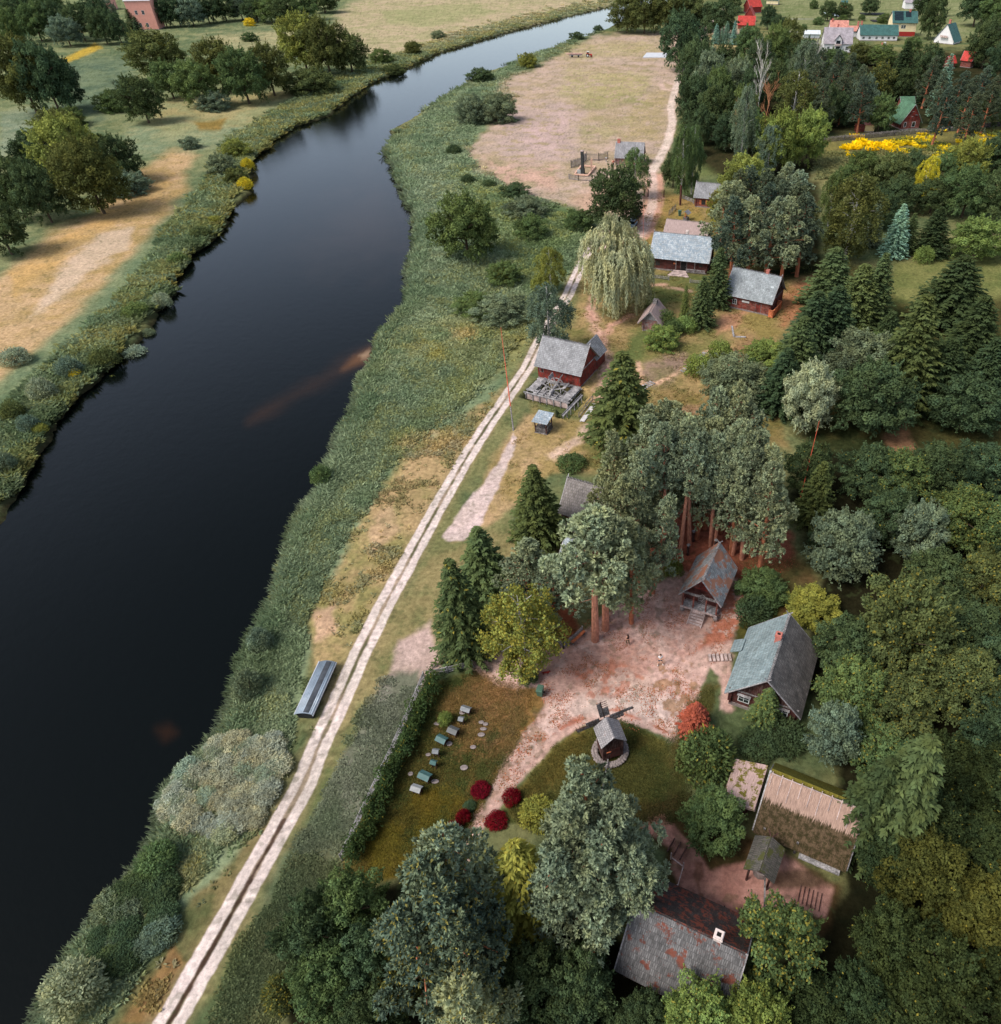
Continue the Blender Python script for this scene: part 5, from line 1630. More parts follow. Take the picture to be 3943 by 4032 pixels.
PLASTERY = plain('cream_plaster', C(238, 220, 176), 0.8, .06, 1.0)
PLASTERS = plain('salmon_plaster', C(234, 166, 148), 0.8, .06, .6)
BRICK = plain('brick', C(196, 120, 106), 0.9, .2, 5, .3)
BRICKW = plain('whitewashed_brick', C(232, 214, 206), 0.9, .1, 5, .3)
STONE = plain('field_stone', C(146, 134, 130), 0.9, .3, 2.2, .6)
GLASS = plain('window_glass', C(40, 50, 54), 0.12, .3, 2.0, spec=.6)
WHITE = plain('white_paint', C(228, 230, 228), 0.5, .05, 3)
BLACK = plain('dark_opening', (0.008, 0.007, 0.006), 0.9, .2, 3)
METAL = plain('dull_metal', C(120, 124, 128), 0.4, .1, 3, metal=.6)
TYRE = plain('tyre_rubber', C(34, 34, 36), 0.85, .1, 3)


def thatch(name, straw, old, oldat, moss=None, moss_at=.55, old2=None):
    """reed thatch: streaks run down the slope; fresh straw above, mossy and dark below"""
    m, t, out = newmat(name)
    uv = N(t, 'ShaderNodeUVMap').outputs[0]
    p = N(t, 'ShaderNodeBsdfPrincipled')
    p.inputs['Roughness'].default_value = 0.9
    p.inputs['Specular IOR Level'].default_value = 0.1
    n1 = noise(t, 3.0, 6, .7, vec=uv, stretch=(3.5, 0.35, 1))
    n2 = noise(t, 1.2, 6, .7, vec=uv)
    sx = N(t, 'ShaderNodeSeparateXYZ')
    t.links.new(uv, sx.inputs[0])
    ad = N(t, 'ShaderNodeMath', operation='MULTIPLY_ADD')
    t.links.new(n1, ad.inputs[0])
    ad.inputs[1].default_value = 2.2
    t.links.new(sx.outputs[1], ad.inputs[2])
    f = ramp(t, ad.outputs[0], oldat + 1.0, oldat + 1.35)      # v grows towards the ridge
    if old2:
        old = mixc(t, ramp(t, noise(t, 2.2, 8, .8, vec=uv), .42, .58), old, old2)
    c = mixc(t, f, old, straw)
    if moss:
        c = mixc(t, ramp(t, n2, moss_at, moss_at + .06), c, moss)
    c = mixc(t, 1.0, c, mixc(t, ramp(t, n1, .25, .75), (.62,) * 3, (1.35,) * 3), 'MULTIPLY')
    t.links.new(c, p.inputs['Base Color'])
    b = N(t, 'ShaderNodeBump')
    b.inputs['Strength'].default_value = .8
    b.inputs['Distance'].default_value = .08
    t.links.new(n1, b.inputs['Height'])
    t.links.new(b.outputs[0], p.inputs['Normal'])
    t.links.new(p.outputs[0], out.inputs[0])
    return m


TH_OLD = thatch('old_thatch', C(178, 148, 132), C(104, 86, 66), 3.3, old2=C(62, 56, 34))
TH_MOSS = thatch('mossy_thatch', C(120, 112, 46), C(112, 98, 44), 0, C(96, 92, 36))
TH_ANNEX = thatch('patchy_thatch', C(188, 160, 152), C(180, 152, 144), 0, C(112, 104, 42), .5)
TH_GREY = thatch('grey_thatch', C(176, 154, 148), C(166, 146, 140), 0)


def slope(mb, a, b, c, d, th):
    """one roof slope: a,b along the eave, c,d along the ridge (c above b); UV in metres, v up the slope"""
    a, b, c, d = map(Vector, (a, b, c, d))
    n = (b - a).cross(d - a).normalized()
    if n.z < 0:
        n = -n
    L, Hh = (b - a).length, (d - a).length
    ex = (b - a).normalized()
    uvf = lambda q: ((q - a).dot(ex), ((q - a) - ex * (q - a).dot(ex)).length)
    up = n * th
    nx, ny = max(2, min(14, int(L / .8))), max(2, min(6, int(Hh / .8)))
    gp = [[None] * (ny + 1) for _ in range(nx + 1)]
    for i in range(nx + 1):
        for j in range(ny + 1):
            fu, fv = i / nx, j / ny
            q = (a * (1 - fu) + b * fu) * (1 - fv) + (d * (1 - fu) + c * fu) * fv
            edge = i in (0, nx) or j in (0, ny)
            gp[i][j] = (q, q + up + (Vector((0, 0, 0)) if edge else n * R0.uniform(-.035, .035)))
    for i in range(nx):
        for j in range(ny):
            cs = (gp[i][j], gp[i + 1][j], gp[i + 1][j + 1], gp[i][j + 1])
            mb.quad(*[k_[1] for k_ in cs], [uvf(k_[0]) for k_ in cs])
    z = [(0, 0)] * 4
    mb.quad(d, c, b, a, z)
    mb.quad(a, b, b + up, a + up, [(0, 0), (L, 0), (L, th), (0, th)])
    mb.quad(b, c, c + up, b + up, [(0, 0), (Hh, 0), (Hh, th), (0, th)])
    mb.quad(d, a, a + up, d + up, [(0, 0), (Hh, 0), (Hh, th), (0, th)])
    mb.quad(c, d, d + up, c + up, [(0, 0), (L, 0), (L, th), (0, th)])


def log_walls(mb, L, W, z0, z1, ch=.26, ext=.22, th=.16):
    k = max(1, int(round((z1 - z0) / ch)))
    ch = (z1 - z0) / k
    for i in range(k):
        z = z0 + i * ch
        e = ext
        o = 0.0 if i % 2 == 0 else 0.012
        mb.box(-e, L + e, o, th + o, z + .012, z + ch - .012)
        mb.box(-e, L + e, W - th - o, W - o, z + .012, z + ch - .012)
        zz = z + ch / 2
        mb.box(o, th + o, -e + .003, W + e - .003, zz - ch / 2 + .03, zz + ch / 2 - .03)
        mb.box(L - th - o, L - o, -e + .003, W + e - .003, zz - ch / 2 + .03, zz + ch / 2 - .03)
    mb.box(.03, L - .03, .03, W - .03, z0, z1 - .02)


def board_walls(mb, L, W, z0, z1, bw=.24):
    for (x0, y0, x1, y1) in ((0, 0, L, 0), (L, 0, L, W), (L, W, 0, W), (0, W, 0, 0)):
        ln = math.hypot(x1 - x0, y1 - y0)
        k = int(ln / bw)
        dx, dy = (x1 - x0) / ln, (y1 - y0) / ln
        for i in range(k):
            s0, s1 = i * ln / k + .008, (i + 1) * ln / k - .008
            q = R0.uniform(0, .012)
            p0 = Vector((x0 + dx * s0, y0 + dy * s0, 0))
            p1 = Vector((x0 + dx * s1, y0 + dy * s1, 0))
            nrm = Vector((dy, -dx, 0))
            a, b = p0 + nrm * (.02 + q), p1 + nrm * (.02 + q)
            a2, b2 = p0 - nrm * .02, p1 - nrm * .02
            zb = z0 - R0.uniform(0, .06)
            mb.hexa([(a.x, a.y, zb), (b.x, b.y, zb), (b2.x, b2.y, zb), (a2.x, a2.y, zb), (a.x, a.y, z1), (b.x, b.y, z1), (b2.x, b2.y, z1), (a2.x, a2.y, z1)])
    mb.box(.02, L - .02, .02, W - .02, z0, z1)


def wallpt(L, W, side, s):
    return {'front': (Vector((s, 0, 0)), Vector((1, 0, 0)), Vector((0, -1, 0))), 'back': (Vector((L - s, W, 0)), Vector((-1, 0, 0)), Vector((0, 1, 0))),
            'right': (Vector((L, s, 0)), Vector((0, 1, 0)), Vector((1, 0, 0))), 'left': (Vector((0, W - s, 0)), Vector((0, -1, 0)), Vector((-1, 0, 0)))}[side]


def opening(parent, L, W, side, s, z, w, h, kind='window', frame=None, fill=None, bars=(2, 3)):
    p, t_, n = wallpt(L, W, side, s)
    P = lambda a, zz, o: p + t_ * a + n * o + Vector((0, 0, zz))
    fw = .09
    fr = MB()
    for (a0, a1, z0, z1) in ((-w / 2 - fw, -w / 2, z - fw, z + h + fw), (w / 2, w / 2 + fw, z - fw, z + h + fw), (-w / 2, w / 2, z + h, z + h + fw), (-w / 2, w / 2, z - fw, z)):
        fr.hexa([P(a0, z0, .035), P(a1, z0, .035), P(a1, z0, -.04), P(a0, z0, -.04), P(a0, z1, .035), P(a1, z1, .035), P(a1, z1, -.04), P(a0, z1, -.04)][::1])
    if kind == 'window':
        for i in range(1, bars[0]):
            a = -w / 2 + w * i / bars[0]
            fr.hexa([P(a - .03, z, .03), P(a + .03, z, .03), P(a + .03, z, 0), P(a - .03, z, 0), P(a - .03, z + h, .03), P(a + .03, z + h, .03), P(a + .03, z + h, 0), P(a - .03, z + h, 0)])
        for i in range(1, bars[1]):
            zz = z + h * i / bars[1]
            fr.hexa([P(-w / 2, zz - .02, .028), P(w / 2, zz - .02, .028), P(w / 2, zz - .02, 0), P(-w / 2, zz - .02, 0), P(-w / 2, zz + .02, .028), P(w / 2, zz + .02, .028), P(w / 2, zz + .02, 0), P(-w / 2, zz + .02, 0)])
    o = MB().hexa([P(-w / 2, z, .022), P(w / 2, z, .022), P(w / 2, z, -.05), P(-w / 2, z, -.05), P(-w / 2, z + h, .022), P(w / 2, z + h, .022), P(w / 2, z + h, -.05), P(-w / 2, z + h, -.05)])
    main = o.build(kind, fill or (GLASS if kind == 'window' else W_DARK), parent)
    fr.build('frame', frame or (WHITE if kind == 'window' else W_GREYD), main)
    if kind == 'door':
        MB().hexa([P(w * .32, z + .95, .06), P(w * .38, z + .95, .06), P(w * .38, z + .95, .02), P(w * .32, z + .95, .02), P(w * .32, z + 1.1, .06), P(w * .38, z + 1.1, .06), P(w * .38, z + 1.1, .02), P(w * .32, z + 1.1, .02)]).build('handle', METAL, main)
    return main


def house(name, label, cat, org, ang, L, W, ez, rz, walls='log', wm=W_RED, rm=SH_GREY, gm=None, ov=.45, og=.35, th=.12, found=.25, cap=True, group=None, roof2=None, cross=True, zbase=0.0, capmat=None, rt=0.5, gabs=(0, 1)):
    """gabled building: ridge along local x, wall z=found..ez; rt = ridge position across the depth"""
    o = thing(name, label, cat, (org[0], org[1], zbase), ang, group)
    if found:
        MB().box(-.06, L + .06, -.06, W + .06, -.5, found).build('foundation', STONE, o)
    mb = MB()
    (log_walls if walls == 'log' else board_walls if walls == 'board' else (lambda m_, l_, w_, a, b: m_.box(0, l_, 0, w_, a, b)))(mb, L, W, found, ez)
    mb.build('wall', wm, o)
    yr = W * rt
    for x in (0, L):
        if (0 if x == 0 else 1) not in gabs:
            continue
        g = MB()
        sgn = 1 if x else -1
        k = max(2, int(W / .25))
        hh = lambda y: ez + (rz - ez) * (y / yr if y < yr else (W - y) / (W - yr)) - .02
        for i in range(k):
            y0, y1 = W * i / k, W * (i + 1) / k
            q = R0.uniform(0, .015)
            xa, xb = (x - .03, x + .03 + q) if sgn > 0 else (x - .03 - q, x + .03)
            g.hexa([(xa, y0, ez - .1), (xb, y0, ez - .1), (xb, y1, ez - .1), (xa, y1, ez - .1), (xa, y0, hh(y0)), (xb, y0, hh(y0)), (xb, y1, hh(y1)), (xa, y1, hh(y1))])
        g.build('gable', gm or wm, o)
    s1, s2 = (rz - ez) / yr, (rz - ez) / (W - yr)
    ea, eb = ez - ov * s1, ez - ov * s2
    r = MB()
    slope(r, (-og, -ov, ea), (L + og, -ov, ea), (L + og, yr, rz), (-og, yr, rz), th)
    if roof2:
        rb = MB()
        slope(rb, (L + og, W + ov, eb), (-og, W + ov, eb), (-og, yr, rz), (L + og, yr, rz), th)
        rb.build('roof', roof2, o)
    else:
        slope(r, (L + og, W + ov, eb), (-og, W + ov, eb), (-og, yr, rz), (L + og, yr, rz), th)
    roof = r.build('roof', rm, o)
    if cap:
        c = MB()
        k = int((L + 2 * og) / .22)
        for i in range(k):
            x = -og + (L + 2 * og) * i / k
            hh = R0.uniform(.06, .2)
            c.bar((x + .1, yr - .16, rz + th - .08), (x + .1 + R0.uniform(-.03, .03), yr + .03, rz + th + hh), .19, .035, (1, 0, 0))
        c.build('ridge_cap', capmat or W_GREY, o)
    for x in (-og - .02, L + og + .02):
        v = MB()
        v.bar((x, -ov - .03, ea - .02 + th / 2), (x, yr, rz + th / 2 + .02), .06, .2, (1, 0, 0))
        v.bar((x, W + ov + .03, eb - .02 + th / 2), (x, yr, rz + th / 2 + .02), .06, .2, (1, 0, 0))
        if cross:
            v.bar((x, yr - .04, rz), (x, yr + .35, rz + .42), .05, .1, (1, 0, 0))
            v.bar((x, yr + .04, rz), (x, yr - .35, rz + .42), .05, .1, (1, 0, 0))
        v.build('bargeboard', W_GREY, o)
    return o


def chimney(o, x, y, z0, z1, w=.6, m=BRICK):
    c = MB()
    c.box(x - w / 2, x + w / 2, y - w / 2, y + w / 2, z0, z1 - .2)
    c.box(x - w / 2 - .06, x + w / 2 + .06, y - w / 2 - .06, y + w / 2 + .06, z1 - .2, z1 - .08)
    t_ = .14
    for (a, b, c_, d) in ((x - w / 2, x + w / 2, y - w / 2, y - w / 2 + t_), (x - w / 2, x + w / 2, y + w / 2 - t_, y + w / 2), (x - w / 2, x - w / 2 + t_, y - w / 2 + t_, y + w / 2 - t_), (x + w / 2 - t_, x + w / 2, y - w / 2 + t_, y + w / 2 - t_)):
        c.box(a, b, c_, d, z1 - .08, z1 + .08)
    q = c.build('chimney', m, o)
    MB().box(x - w / 2 + t_, x + w / 2 - t_, y - w / 2 + t_, y + w / 2 - t_, z1 - .079, z1 - .03).build('flue', BLACK, q)
    return q


RA = math.radians
A24 = RA(-24)
# ------------------------------------------------------------------ waterwheel mill
o = house('water_mill', 'red board mill with grey shingle roof behind a wooden waterwheel', 'mill', (-14.4, 111.2), A24, 8.3, 6.6, 3.0, 6.5, 'board', W_REDV, SH_GREY, gm=W_REDV, ov=.5)
opening(o, 8.3, 6.6, 'front', .75, 1.4, .6, .6, 'window', W_GREYD, BLACK, (1, 1))
opening(o, 8.3, 6.6, 'front', 7.4, .5, .75, 1.2, 'door', W_REDV)
opening(o, 8.3, 6.6, 'right', 2.2, 4.0, .35, .55, 'window', W_GREY, BLACK, (1, 2))
b = MB()
b.bar((8.38, -.1, 3.0), (8.38, 6.7, 3.0), .12, .14)
b.build('gable_beam', W_GREY, o)
e = MB()
slope(e, (4.6, 10.4, 2.2), (4.6, 6.0, 2.2), (6.6, 6.0, 4.9), (6.6, 10.4, 4.9), .12)
slope(e, (8.6, 6.0, 2.2), (8.6, 10.4, 2.2), (6.6, 10.4, 4.9), (6.6, 6.0, 4.9), .12)
e.build('porch_roof', SH_GREY, o)
e = MB()
e.box(4.9, 8.3, 6.64, 10.2, .0, 2.5)
e.build('porch', W_REDV, o)
# platform and wheel, over the sunken yard in front of the mill (its own local axes)
o = thing('wheel_platform', 'grey timber waterwheel platform on posts in front of red mill', 'platform', (-14.4, 111.2, 0), A24)
pl = MB()
for x0, x1, y0, y1 in ((.3, 1.75, -4.8, -.3), (7.1, 8.6, -5.3, -.3)):
    k = int((y1 - y0) / .22)
    for i in range(k):
        ya = y0 + (y1 - y0) * i / k
        pl.box(x0 + R0.uniform(-.06, .06), x1 + R0.uniform(-.06, .06), ya + .012, ya + .2, .2, .27)
for y in (-5.0, -4.35):
    pl.box(1.77, 7.08, y - .14, y + .14, .17, .31)
pl.box(1.77, 7.08, -.55, -.3, .17, .31)
pl.build('deck', W_GREY, o)
fr = MB()
for x in np.linspace(.4, 8.5, 7):
    for y in (-5.3, -2.6):
        fr.tube([(x, y, -1.9), (x, y, .18)], [.12, .11], 6)
for y in (-5.32, -4.35, -.5):
    fr.bar((0, y, .08), (8.9, y, .08), .2, .18)
for x in (.4, 1.7, 7.2, 8.5):
    fr.bar((x, -5.5, -.12), (x, -.3, -.12), .2, .16)
for x in (2.6, 3.8, 5.0, 6.2):
    fr.bar((x, -5.4, .4), (x, -4.0, .4), .18, .16)
fr.build('frame', W_GREY, o)
sl = MB()
sl.box(.5, 8.4, -5.28, -5.22, -1.2, -.05)
sl.build('weir_boards', W_PINKG, o)
r_ = MB()
r_.bar((9.7, -9.3, .1), (9.75, -2.2, .1), .34, .12)
r_.bar((9.5, -9.3, .22), (9.55, -2.2, .22), .06, .2)
for q in np.linspace(0, 1, 6):
    r_.tube([(9.7, -9.2 + 6.8 * q, -1.9), (9.7, -9.2 + 6.8 * q, .1)], [.09, .08], 6)
r_.build('flume', W_GREY, o)
hub = Vector((4.7, -3.3, .55))
wh = thing('waterwheel', 'wooden waterwheel with spokes and broad paddles above the platform', 'waterwheel', Matrix.Rotation(A24, 4, 'Z') @ hub + Vector((-14.4, 111.2, 0)), A24)
ax = Vector((0.16, -1, 0.12)).normalized()
M = ax.to_track_quat('Z', 'Y').to_matrix()
axl = MB()
axl.tube([M @ Vector((0, 0, -2.8)), M @ Vector((0, 0, 1.7))], [.27, .27], 10)
axl.build('axle', W_GREY, wh)
for k in range(8):
    t_ = k * math.pi / 4 + .3
    d = M @ Vector((math.cos(t_), math.sin(t_), 0))
    s_ = M @ Vector((-math.sin(t_), math.cos(t_), 0))
    sp = MB()
    for zz in (.1, -1.7):
        off = M @ Vector((0, 0, zz))
        sp.bar(off, off + d * 2.35, .13, .13, tuple(s_))
    sp.build('spoke', W_GREY, wh)
    c = d * 2.25
    a0, a1 = M @ Vector((0, 0, .25)), M @ Vector((0, 0, -1.95))
    MB().hexa([c + a0 - s_ * .05 - d * .45, c + a1 - s_ * .05 - d * .45, c + a1 + s_ * .05 - d * .45, c + a0 + s_ * .05 - d * .45,
               c + a0 - s_ * .05 + d * .2, c + a1 - s_ * .05 + d * .2, c + a1 + s_ * .05 + d * .2, c + a0 + s_ * .05 + d * .2]).build('paddle', W_GREY, wh)
rim = MB()
for zz in (.1, -1.7):
    for k in range(16):
        t0, t1 = k * math.pi / 8, (k + 1) * math.pi / 8
        rim.bar(M @ Vector((1.45 * math.cos(t0), 1.45 * math.sin(t0), zz)), M @ Vector((1.45 * math.cos(t1), 1.45 * math.sin(t1), zz)), .1, .14, tuple(ax))
rim.build('rim', W_GREY, wh)
# kiosk
o = thing('kiosk', 'small open picket-sided wooden kiosk with pale roof by the track', 'kiosk', (-13.45, 94.1, 0), RA(-20))
MB().box(-.1, 2.1, -.1, 2.3, -.3, .2).build('floor', W_GREYD, o)
for x, y in ((.05, .05), (1.95, .05), (.05, 2.15), (1.95, 2.15)):
    MB().box(x - .08, x + .08, y - .08, y + .08, .2, 2.2).build('post', W_DARK, o)
for (x0, y0, x1, y1) in ((.13, .05, 1.87, .05), (1.95, .13, 1.95, 2.07), (.05, .13, .05, 2.07), (.13, 2.15, 1.87, 2.15)):
    pk = MB()
    for i in range(9):
        f_ = i / 8
        x, y = x0 + (x1 - x0) * f_, y0 + (y1 - y0) * f_
        pk.box(x - .05, x + .05, y - .05, y + .05, .2, 1.05 + .06 * (i % 2))
    pk.bar((x0, y0, .9), (x1, y1, .9), .12, .06)
    pk.build('picket_panel', W_GREYD, o)
r_ = MB()
slope(r_, (-.35, -.35, 2.2), (2.35, -.35, 2.2), (2.35, 2.55, 2.62), (-.35, 2.55, 2.62), .09)
r_.build('roof', SH_PALE, o)
MB().box(.6, 1.4, .9, 1.3, .2, .85).build('counter', W_GREYD, o)
# ------------------------------------------------------------------ long house and the outbuilding behind it
HL = RA(-15)
o = house('long_house', 'long dark log house with pale blue-grey shingle roof and steps', 'house', (7.4, 160.1), HL, 12.7, 8.0, 3.35, 6.9, 'log', W_DRED, SH_PALE, ov=.75, og=.5, cap=True)
opening(o, 12.7, 8, 'front', 1.4, .95, .9, 1.1, 'window', W_DRED)
opening(o, 12.7, 8, 'front', 7.4, .3, 1.3, 2.0, 'door', fill=BLACK)
opening(o, 12.7, 8, 'front', 11.3, 1.5, .7, .6, 'window', W_DRED, bars=(2, 2))
MB().box(5.0, 5.6, -.06, -.02, 1.6, 1.9).build('notice_board', W_ORANGE, o)
chimney(o, 7.0, 4.4, 6.2, 7.7, .6, BRICKW)
for x in (5.7, 10.0):
    MB().box(x - .09, x + .09, -.6, -.42, .2, 2.5).build('porch_post', W_GREYD, o)
rl = MB()
rl.bar((8.0, -.55, .95), (9.9, -.55, .95), .08, .08)
rl.bar((10.1, -.55, .95), (12.5, -.55, .95), .08, .08)
for x in np.arange(8.1, 12.5, .25):
    if abs(x - 10) > .12:
        rl.box(x - .05, x + .05, -.58, -.52, .25, .92)
rl.build('railing', W_GREY, o)
stp = MB()
for i in range(4):
    stp.box(5.2 - .3 * i, 8.2 + .3 * i, -1.1 - .55 * i, -.62 - .55 * i if i else -.4, -.3, .44 - .12 * i)
stp.build('steps', W_PINKG, o)
o = house('thatched_byre', 'grey thatched outbuilding right behind the long house', 'outbuilding', (10.9, 174.4), RA(-17.5), 10.0, 7.2, 2.2, 4.9, 'log', W_DRED, TH_GREY, ov=.6, og=.4, th=.3, cap=True, cross=False)
# house with the orange rail
HM = RA(-29)
o = house('porch_house', 'red log house with weathered grey roof and fresh orange railing', 'house', (22.1, 140.3), HM, 9.5, 7.4, 3.15, 6.9, 'log', W_RED, SH_HM, gm=W_DARK, ov=.5, og=.45)
opening(o, 9.5, 7.4, 'front', 1.9, 1.0, .8, .95, 'window', WHITE, bars=(2, 2))
for x in (1.15, 2.65):
    MB().box(x - .22, x + .22, -.05, -.02, .95, 2.0).build('shutter', W_REDV, o)
MB().box(3.5, 5.1, -.08, -.03, 1.75, 2.15).build('sign_board', WHITE, o)
opening(o, 9.5, 7.4, 'front', 7.1, .3, 1.1, 1.75, 'door', fill=W_REDV)
chimney(o, 6.9, 3.9, 6.1, 7.7, .62, BRICK)
rl = MB()
for (x0, y0, x1, y1) in ((9.62, -.55, 10.5, -.55), (10.5, -.55, 10.5, 4.6), (10.5, 4.6, 9.62, 4.6)):
    rl.bar((x0, y0, 1.55), (x1, y1, 1.55), .2, .12)
    rl.bar((x0, y0, .15), (x1, y1, .15), .1, .1)
    ln = math.hypot(x1 - x0, y1 - y0)
    for i in range(int(ln / .16) + 1):
        f_ = i / max(1, int(ln / .16))
        x, y = x0 + (x1 - x0) * f_, y0 + (y1 - y0) * f_
        rl.box(x - .07, x + .07, y - .03, y + .03, .05, 1.5)
rl.build('railing', W_ORANGE, o)
b = MB()
b.bar((9.56, -.1, 2.75), (9.56, 7.5, 2.75), .12, .14)
b.bar((9.56, 1.6, 4.5), (9.56, 5.8, 4.5), .12, .14)
b.build('gable_beam', W_GREYD, o)
# log cottage further up the lane
p = at(2660 + 355 * .21978, 660 + 700 * .21978)
o = house('log_cottage', 'small bright red log cottage with grey roof behind picket fence', 'house', p, RA(-14), 7.2, 6.0, 2.85, 5.5, 'log', W_RED, SH_GREY, ov=.5, og=.5)
opening(o, 7.2, 6, 'front', 2.2, .8, .9, 1.05, 'window', W_DARK)
for x in (1.35, 3.05):
    MB().box(x - .25, x + .25, -.05, -.02, .75, 1.9).build('shutter', W_ORANGE, o)
# tiny thatched shed
p = at(2500 + 52 * .59524, 1000 + 515 * .59524)
o = house('thatched_shed', 'tiny log shed with sagging grey thatch among green bushes', 'shed', p + Vector((3.0, -.3, 0)), RA(74), 4.6, 3.1, 2.5, 4.3, 'log', W_SHED, TH_GREY, gm=W_GREY, ov=.75, og=.75, th=.28, cap=False, cross=False, found=.3)
tp = MB()
tp.box(3.0, 4.2, 1.15, 1.95, 4.3, 5.05)
tp.build('ridge_vent', W_GREYD, o)
for y in (.1, 3.0):
    MB().box(-.2, .05, y - .1, y + .1, -.3, .35).build('foot', STONE, o)
# shed on the meadow
o = house('plank_shed', 'grey plank-roofed shed standing on the sandy meadow', 'shed', (-1.2, 243.2), RA(-8), 8.4, 6.4, 2.5, 5.9, 'log', W_SHED, SH_PLANK, ov=.5, og=.3, cap=False, cross=False)
chimney(o, .6, 3.2, 5.4, 6.6, .9, BRICK)
# ------------------------------------------------------------------ half-hidden houses in the pines
p = at(2160 + 130 * .44776, 1800 + 575 * .44776)
o = house('pine_hut', 'red log hut with brown-grey roof half hidden by pines', 'house', p, A24, 6.5, 5.6, 2.5, 5.7, 'log', W_RED, SH_PINE, ov=.5, og=.4)
opening(o, 6.5, 5.6, 'front', 1.9, .3, .9, 1.7, 'door', fill=W_REDV)
MB().box(-.8, 4, -1.3, -.35, -.3, .2).build('steps', W_PINKG, o)
p = at(2160 + 100 * .44776, 1800 + 1010 * .44776)
o = house('white_roof_hut', 'little hut under the pines with only its white roof edge showing', 'hut', (p.x + .2, p.y + .8), A24, 4.2, 4.0, 1.9, 3.6, 'log', W_RED, SH_PALE, ov=.4, og=.3)
# ------------------------------------------------------------------ porch granary, gable towards the plaza
AG = RA(67)
o = house('granary', 'red porch granary with needle-covered roof and wooden steps', 'granary', (11.85, 56.3), AG, 4.2, 4.25, 3.2, 6.0, 'log', W_DRED, SH_RUST, gm=W_REDV, ov=.45, og=1.3, found=.9)
fl = MB()
for i in range(18):
    y = .04 + 4.2 * i / 18
    fl.box(-1.25, -.24, y, y + .21, .86, .93)
fl.build('porch_floor', W_GREY, o)
fb = MB()
fb.box(-1.38, -1.26, -.12, 4.4, .72, .9)
fb.build('porch_beam', W_PINKG, o)
for y in (.05, 1.35, 2.9, 4.2):
    MB().box(-1.22, -1.06, y - .08, y + .08, .93, 3.1).build('porch_post', W_RED, o)
tb = MB()
tb.box(-1.3, -1.05, -.2, 4.45, 3.1, 3.26)
tb.build('porch_lintel', W_GREYD, o)
dd = MB()
for i in range(6):
    for s_ in (-1, 1):
        dd.bar((-.26, 2.1, 1.1 + .3 * i), (-.26, 2.1 + s_ * .5, .95 + .3 * i - .2), .03, .09, (1, 0, 0))
q = MB().box(-.22, -.19, 1.55, 2.65, .93, 2.75).build('door', W_DARK, o)
dd.build('door_battens', W_GREY, q)
g_ = MB()
for i in range(9):
    for s_ in (-1, 1):
        z = 3.35 + .28 * i
        y1 = 2.12 + s_ * (2.1 - .24 * i) * .0
        wd = max(.1, 2.05 * (1 - (z - 3.2) / 2.75))
        g_.bar((-.06, 2.12, min(5.7, z + .25)), (-.06, 2.12 + s_ * wd * .8, max(3.3, z - wd * .3)), .03, .07, (1, 0, 0))
g_.build('gable_battens', W_RED, o)
stp = MB()
for i in range(5):
    stp.box(-1.66 - .3 * i, -1.36 - .3 * i, 1.35, 2.9, .66 - .17 * i, .72 - .17 * i)
for y in (1.28, 2.97):
    stp.bar((-1.3, y, .82), (-3.0, y, -.08), .08, .22)
stp.build('steps', W_PINKG, o)
for x, y in ((-1.2, .05), (-1.2, 4.2)):
    MB().ball((x, y, .3), .32, 8, 6, 1.2, .3).build('foot_stone', STONE, o)
# ------------------------------------------------------------------ big shingled barn
o = house('shingled_barn', 'big red log barn with wide blue-grey shingle roof and brick chimney', 'barn', (18.0, 41.15), AG, 8.4, 6.9, 2.6, 6.3, 'log', W_DRED, SH_SHADED, gm=W_DARK, ov=.5, og=.5, roof2=SH_BLUE, found=.35)
opening(o, 8.4, 6.9, 'left', 1.45, 1.0, 1.05, 1.0, 'window', WHITE, bars=(2, 2))
opening(o, 8.4, 6.9, 'left', 5.5, 1.0, 1.05, 1.0, 'window', WHITE, bars=(2, 2))
hd = MB()
for y in (5.45, 1.4):
    hd.box(-.3, -.02, y - .72, y + .72, 2.14, 2.24)
hd.build('window_hood', W_GREY, o)
sb = MB()
sb.bar((-.12, -.2, 2.72), (-.12, 7.1, 2.72), .1, .16)
sb.build('gable_beam', W_GREYD, o)
pr = MB()
slope(pr, (6.9, 8.4, 1.75), (5.1, 8.4, 1.75), (5.1, 7.2, 2.55), (6.9, 7.2, 2.55), .12)
pr.build('porch_roof', SH_BLUE, o)
chimney(o, 5.2, 3.75, 5.6, 7.0, .62, BRICK)
# ------------------------------------------------------------------ thatched barn, annex, gate roof
o = house('thatched_barn', 'old barn with fresh straw ridge and dark mossy thatch', 'barn', (12.9, 30.2), RA(-25), 7.3, 5.2, 2.3, 5.7, 'log', W_DRED, TH_OLD, gm=W_DARK, ov=.9, og=.5, th=.32, cap=False, roof2=TH_MOSS, cross=False)
pol = MB()
for i in range(10):
    x = -.3 + 7.9 * i / 9
    pol.bar((x, 2.5, 6.12), (x, 2.6 - 1.0 - (i % 3) * .25, 4.95 - (i % 3) * .33), .07, .07)
pol.bar((-.4, 2.35, 5.98), (7.7, 2.35, 5.98), .07, .07)
pol.build('ridge_poles', W_PINKG, o)
for x in (.4, 3.4):
    MB().box(x - .1, x + .1, -.75, -.55, -.3, 2.0).build('post', W_GREYD, o)
MB().box(3.8, 7.4, -1.3, -.8, .55, .75).build('bench_plank', W_GREY, o)
o = thing('annex', 'low annex with patchy mossy thatch joined left of the thatched barn', 'annex', (12.0, 30.9, 0), RA(66))
MB().box(.3, 3.9, .4, 2.2, -.3, 2.0).build('wall', W_DRED, o)
r_ = MB()
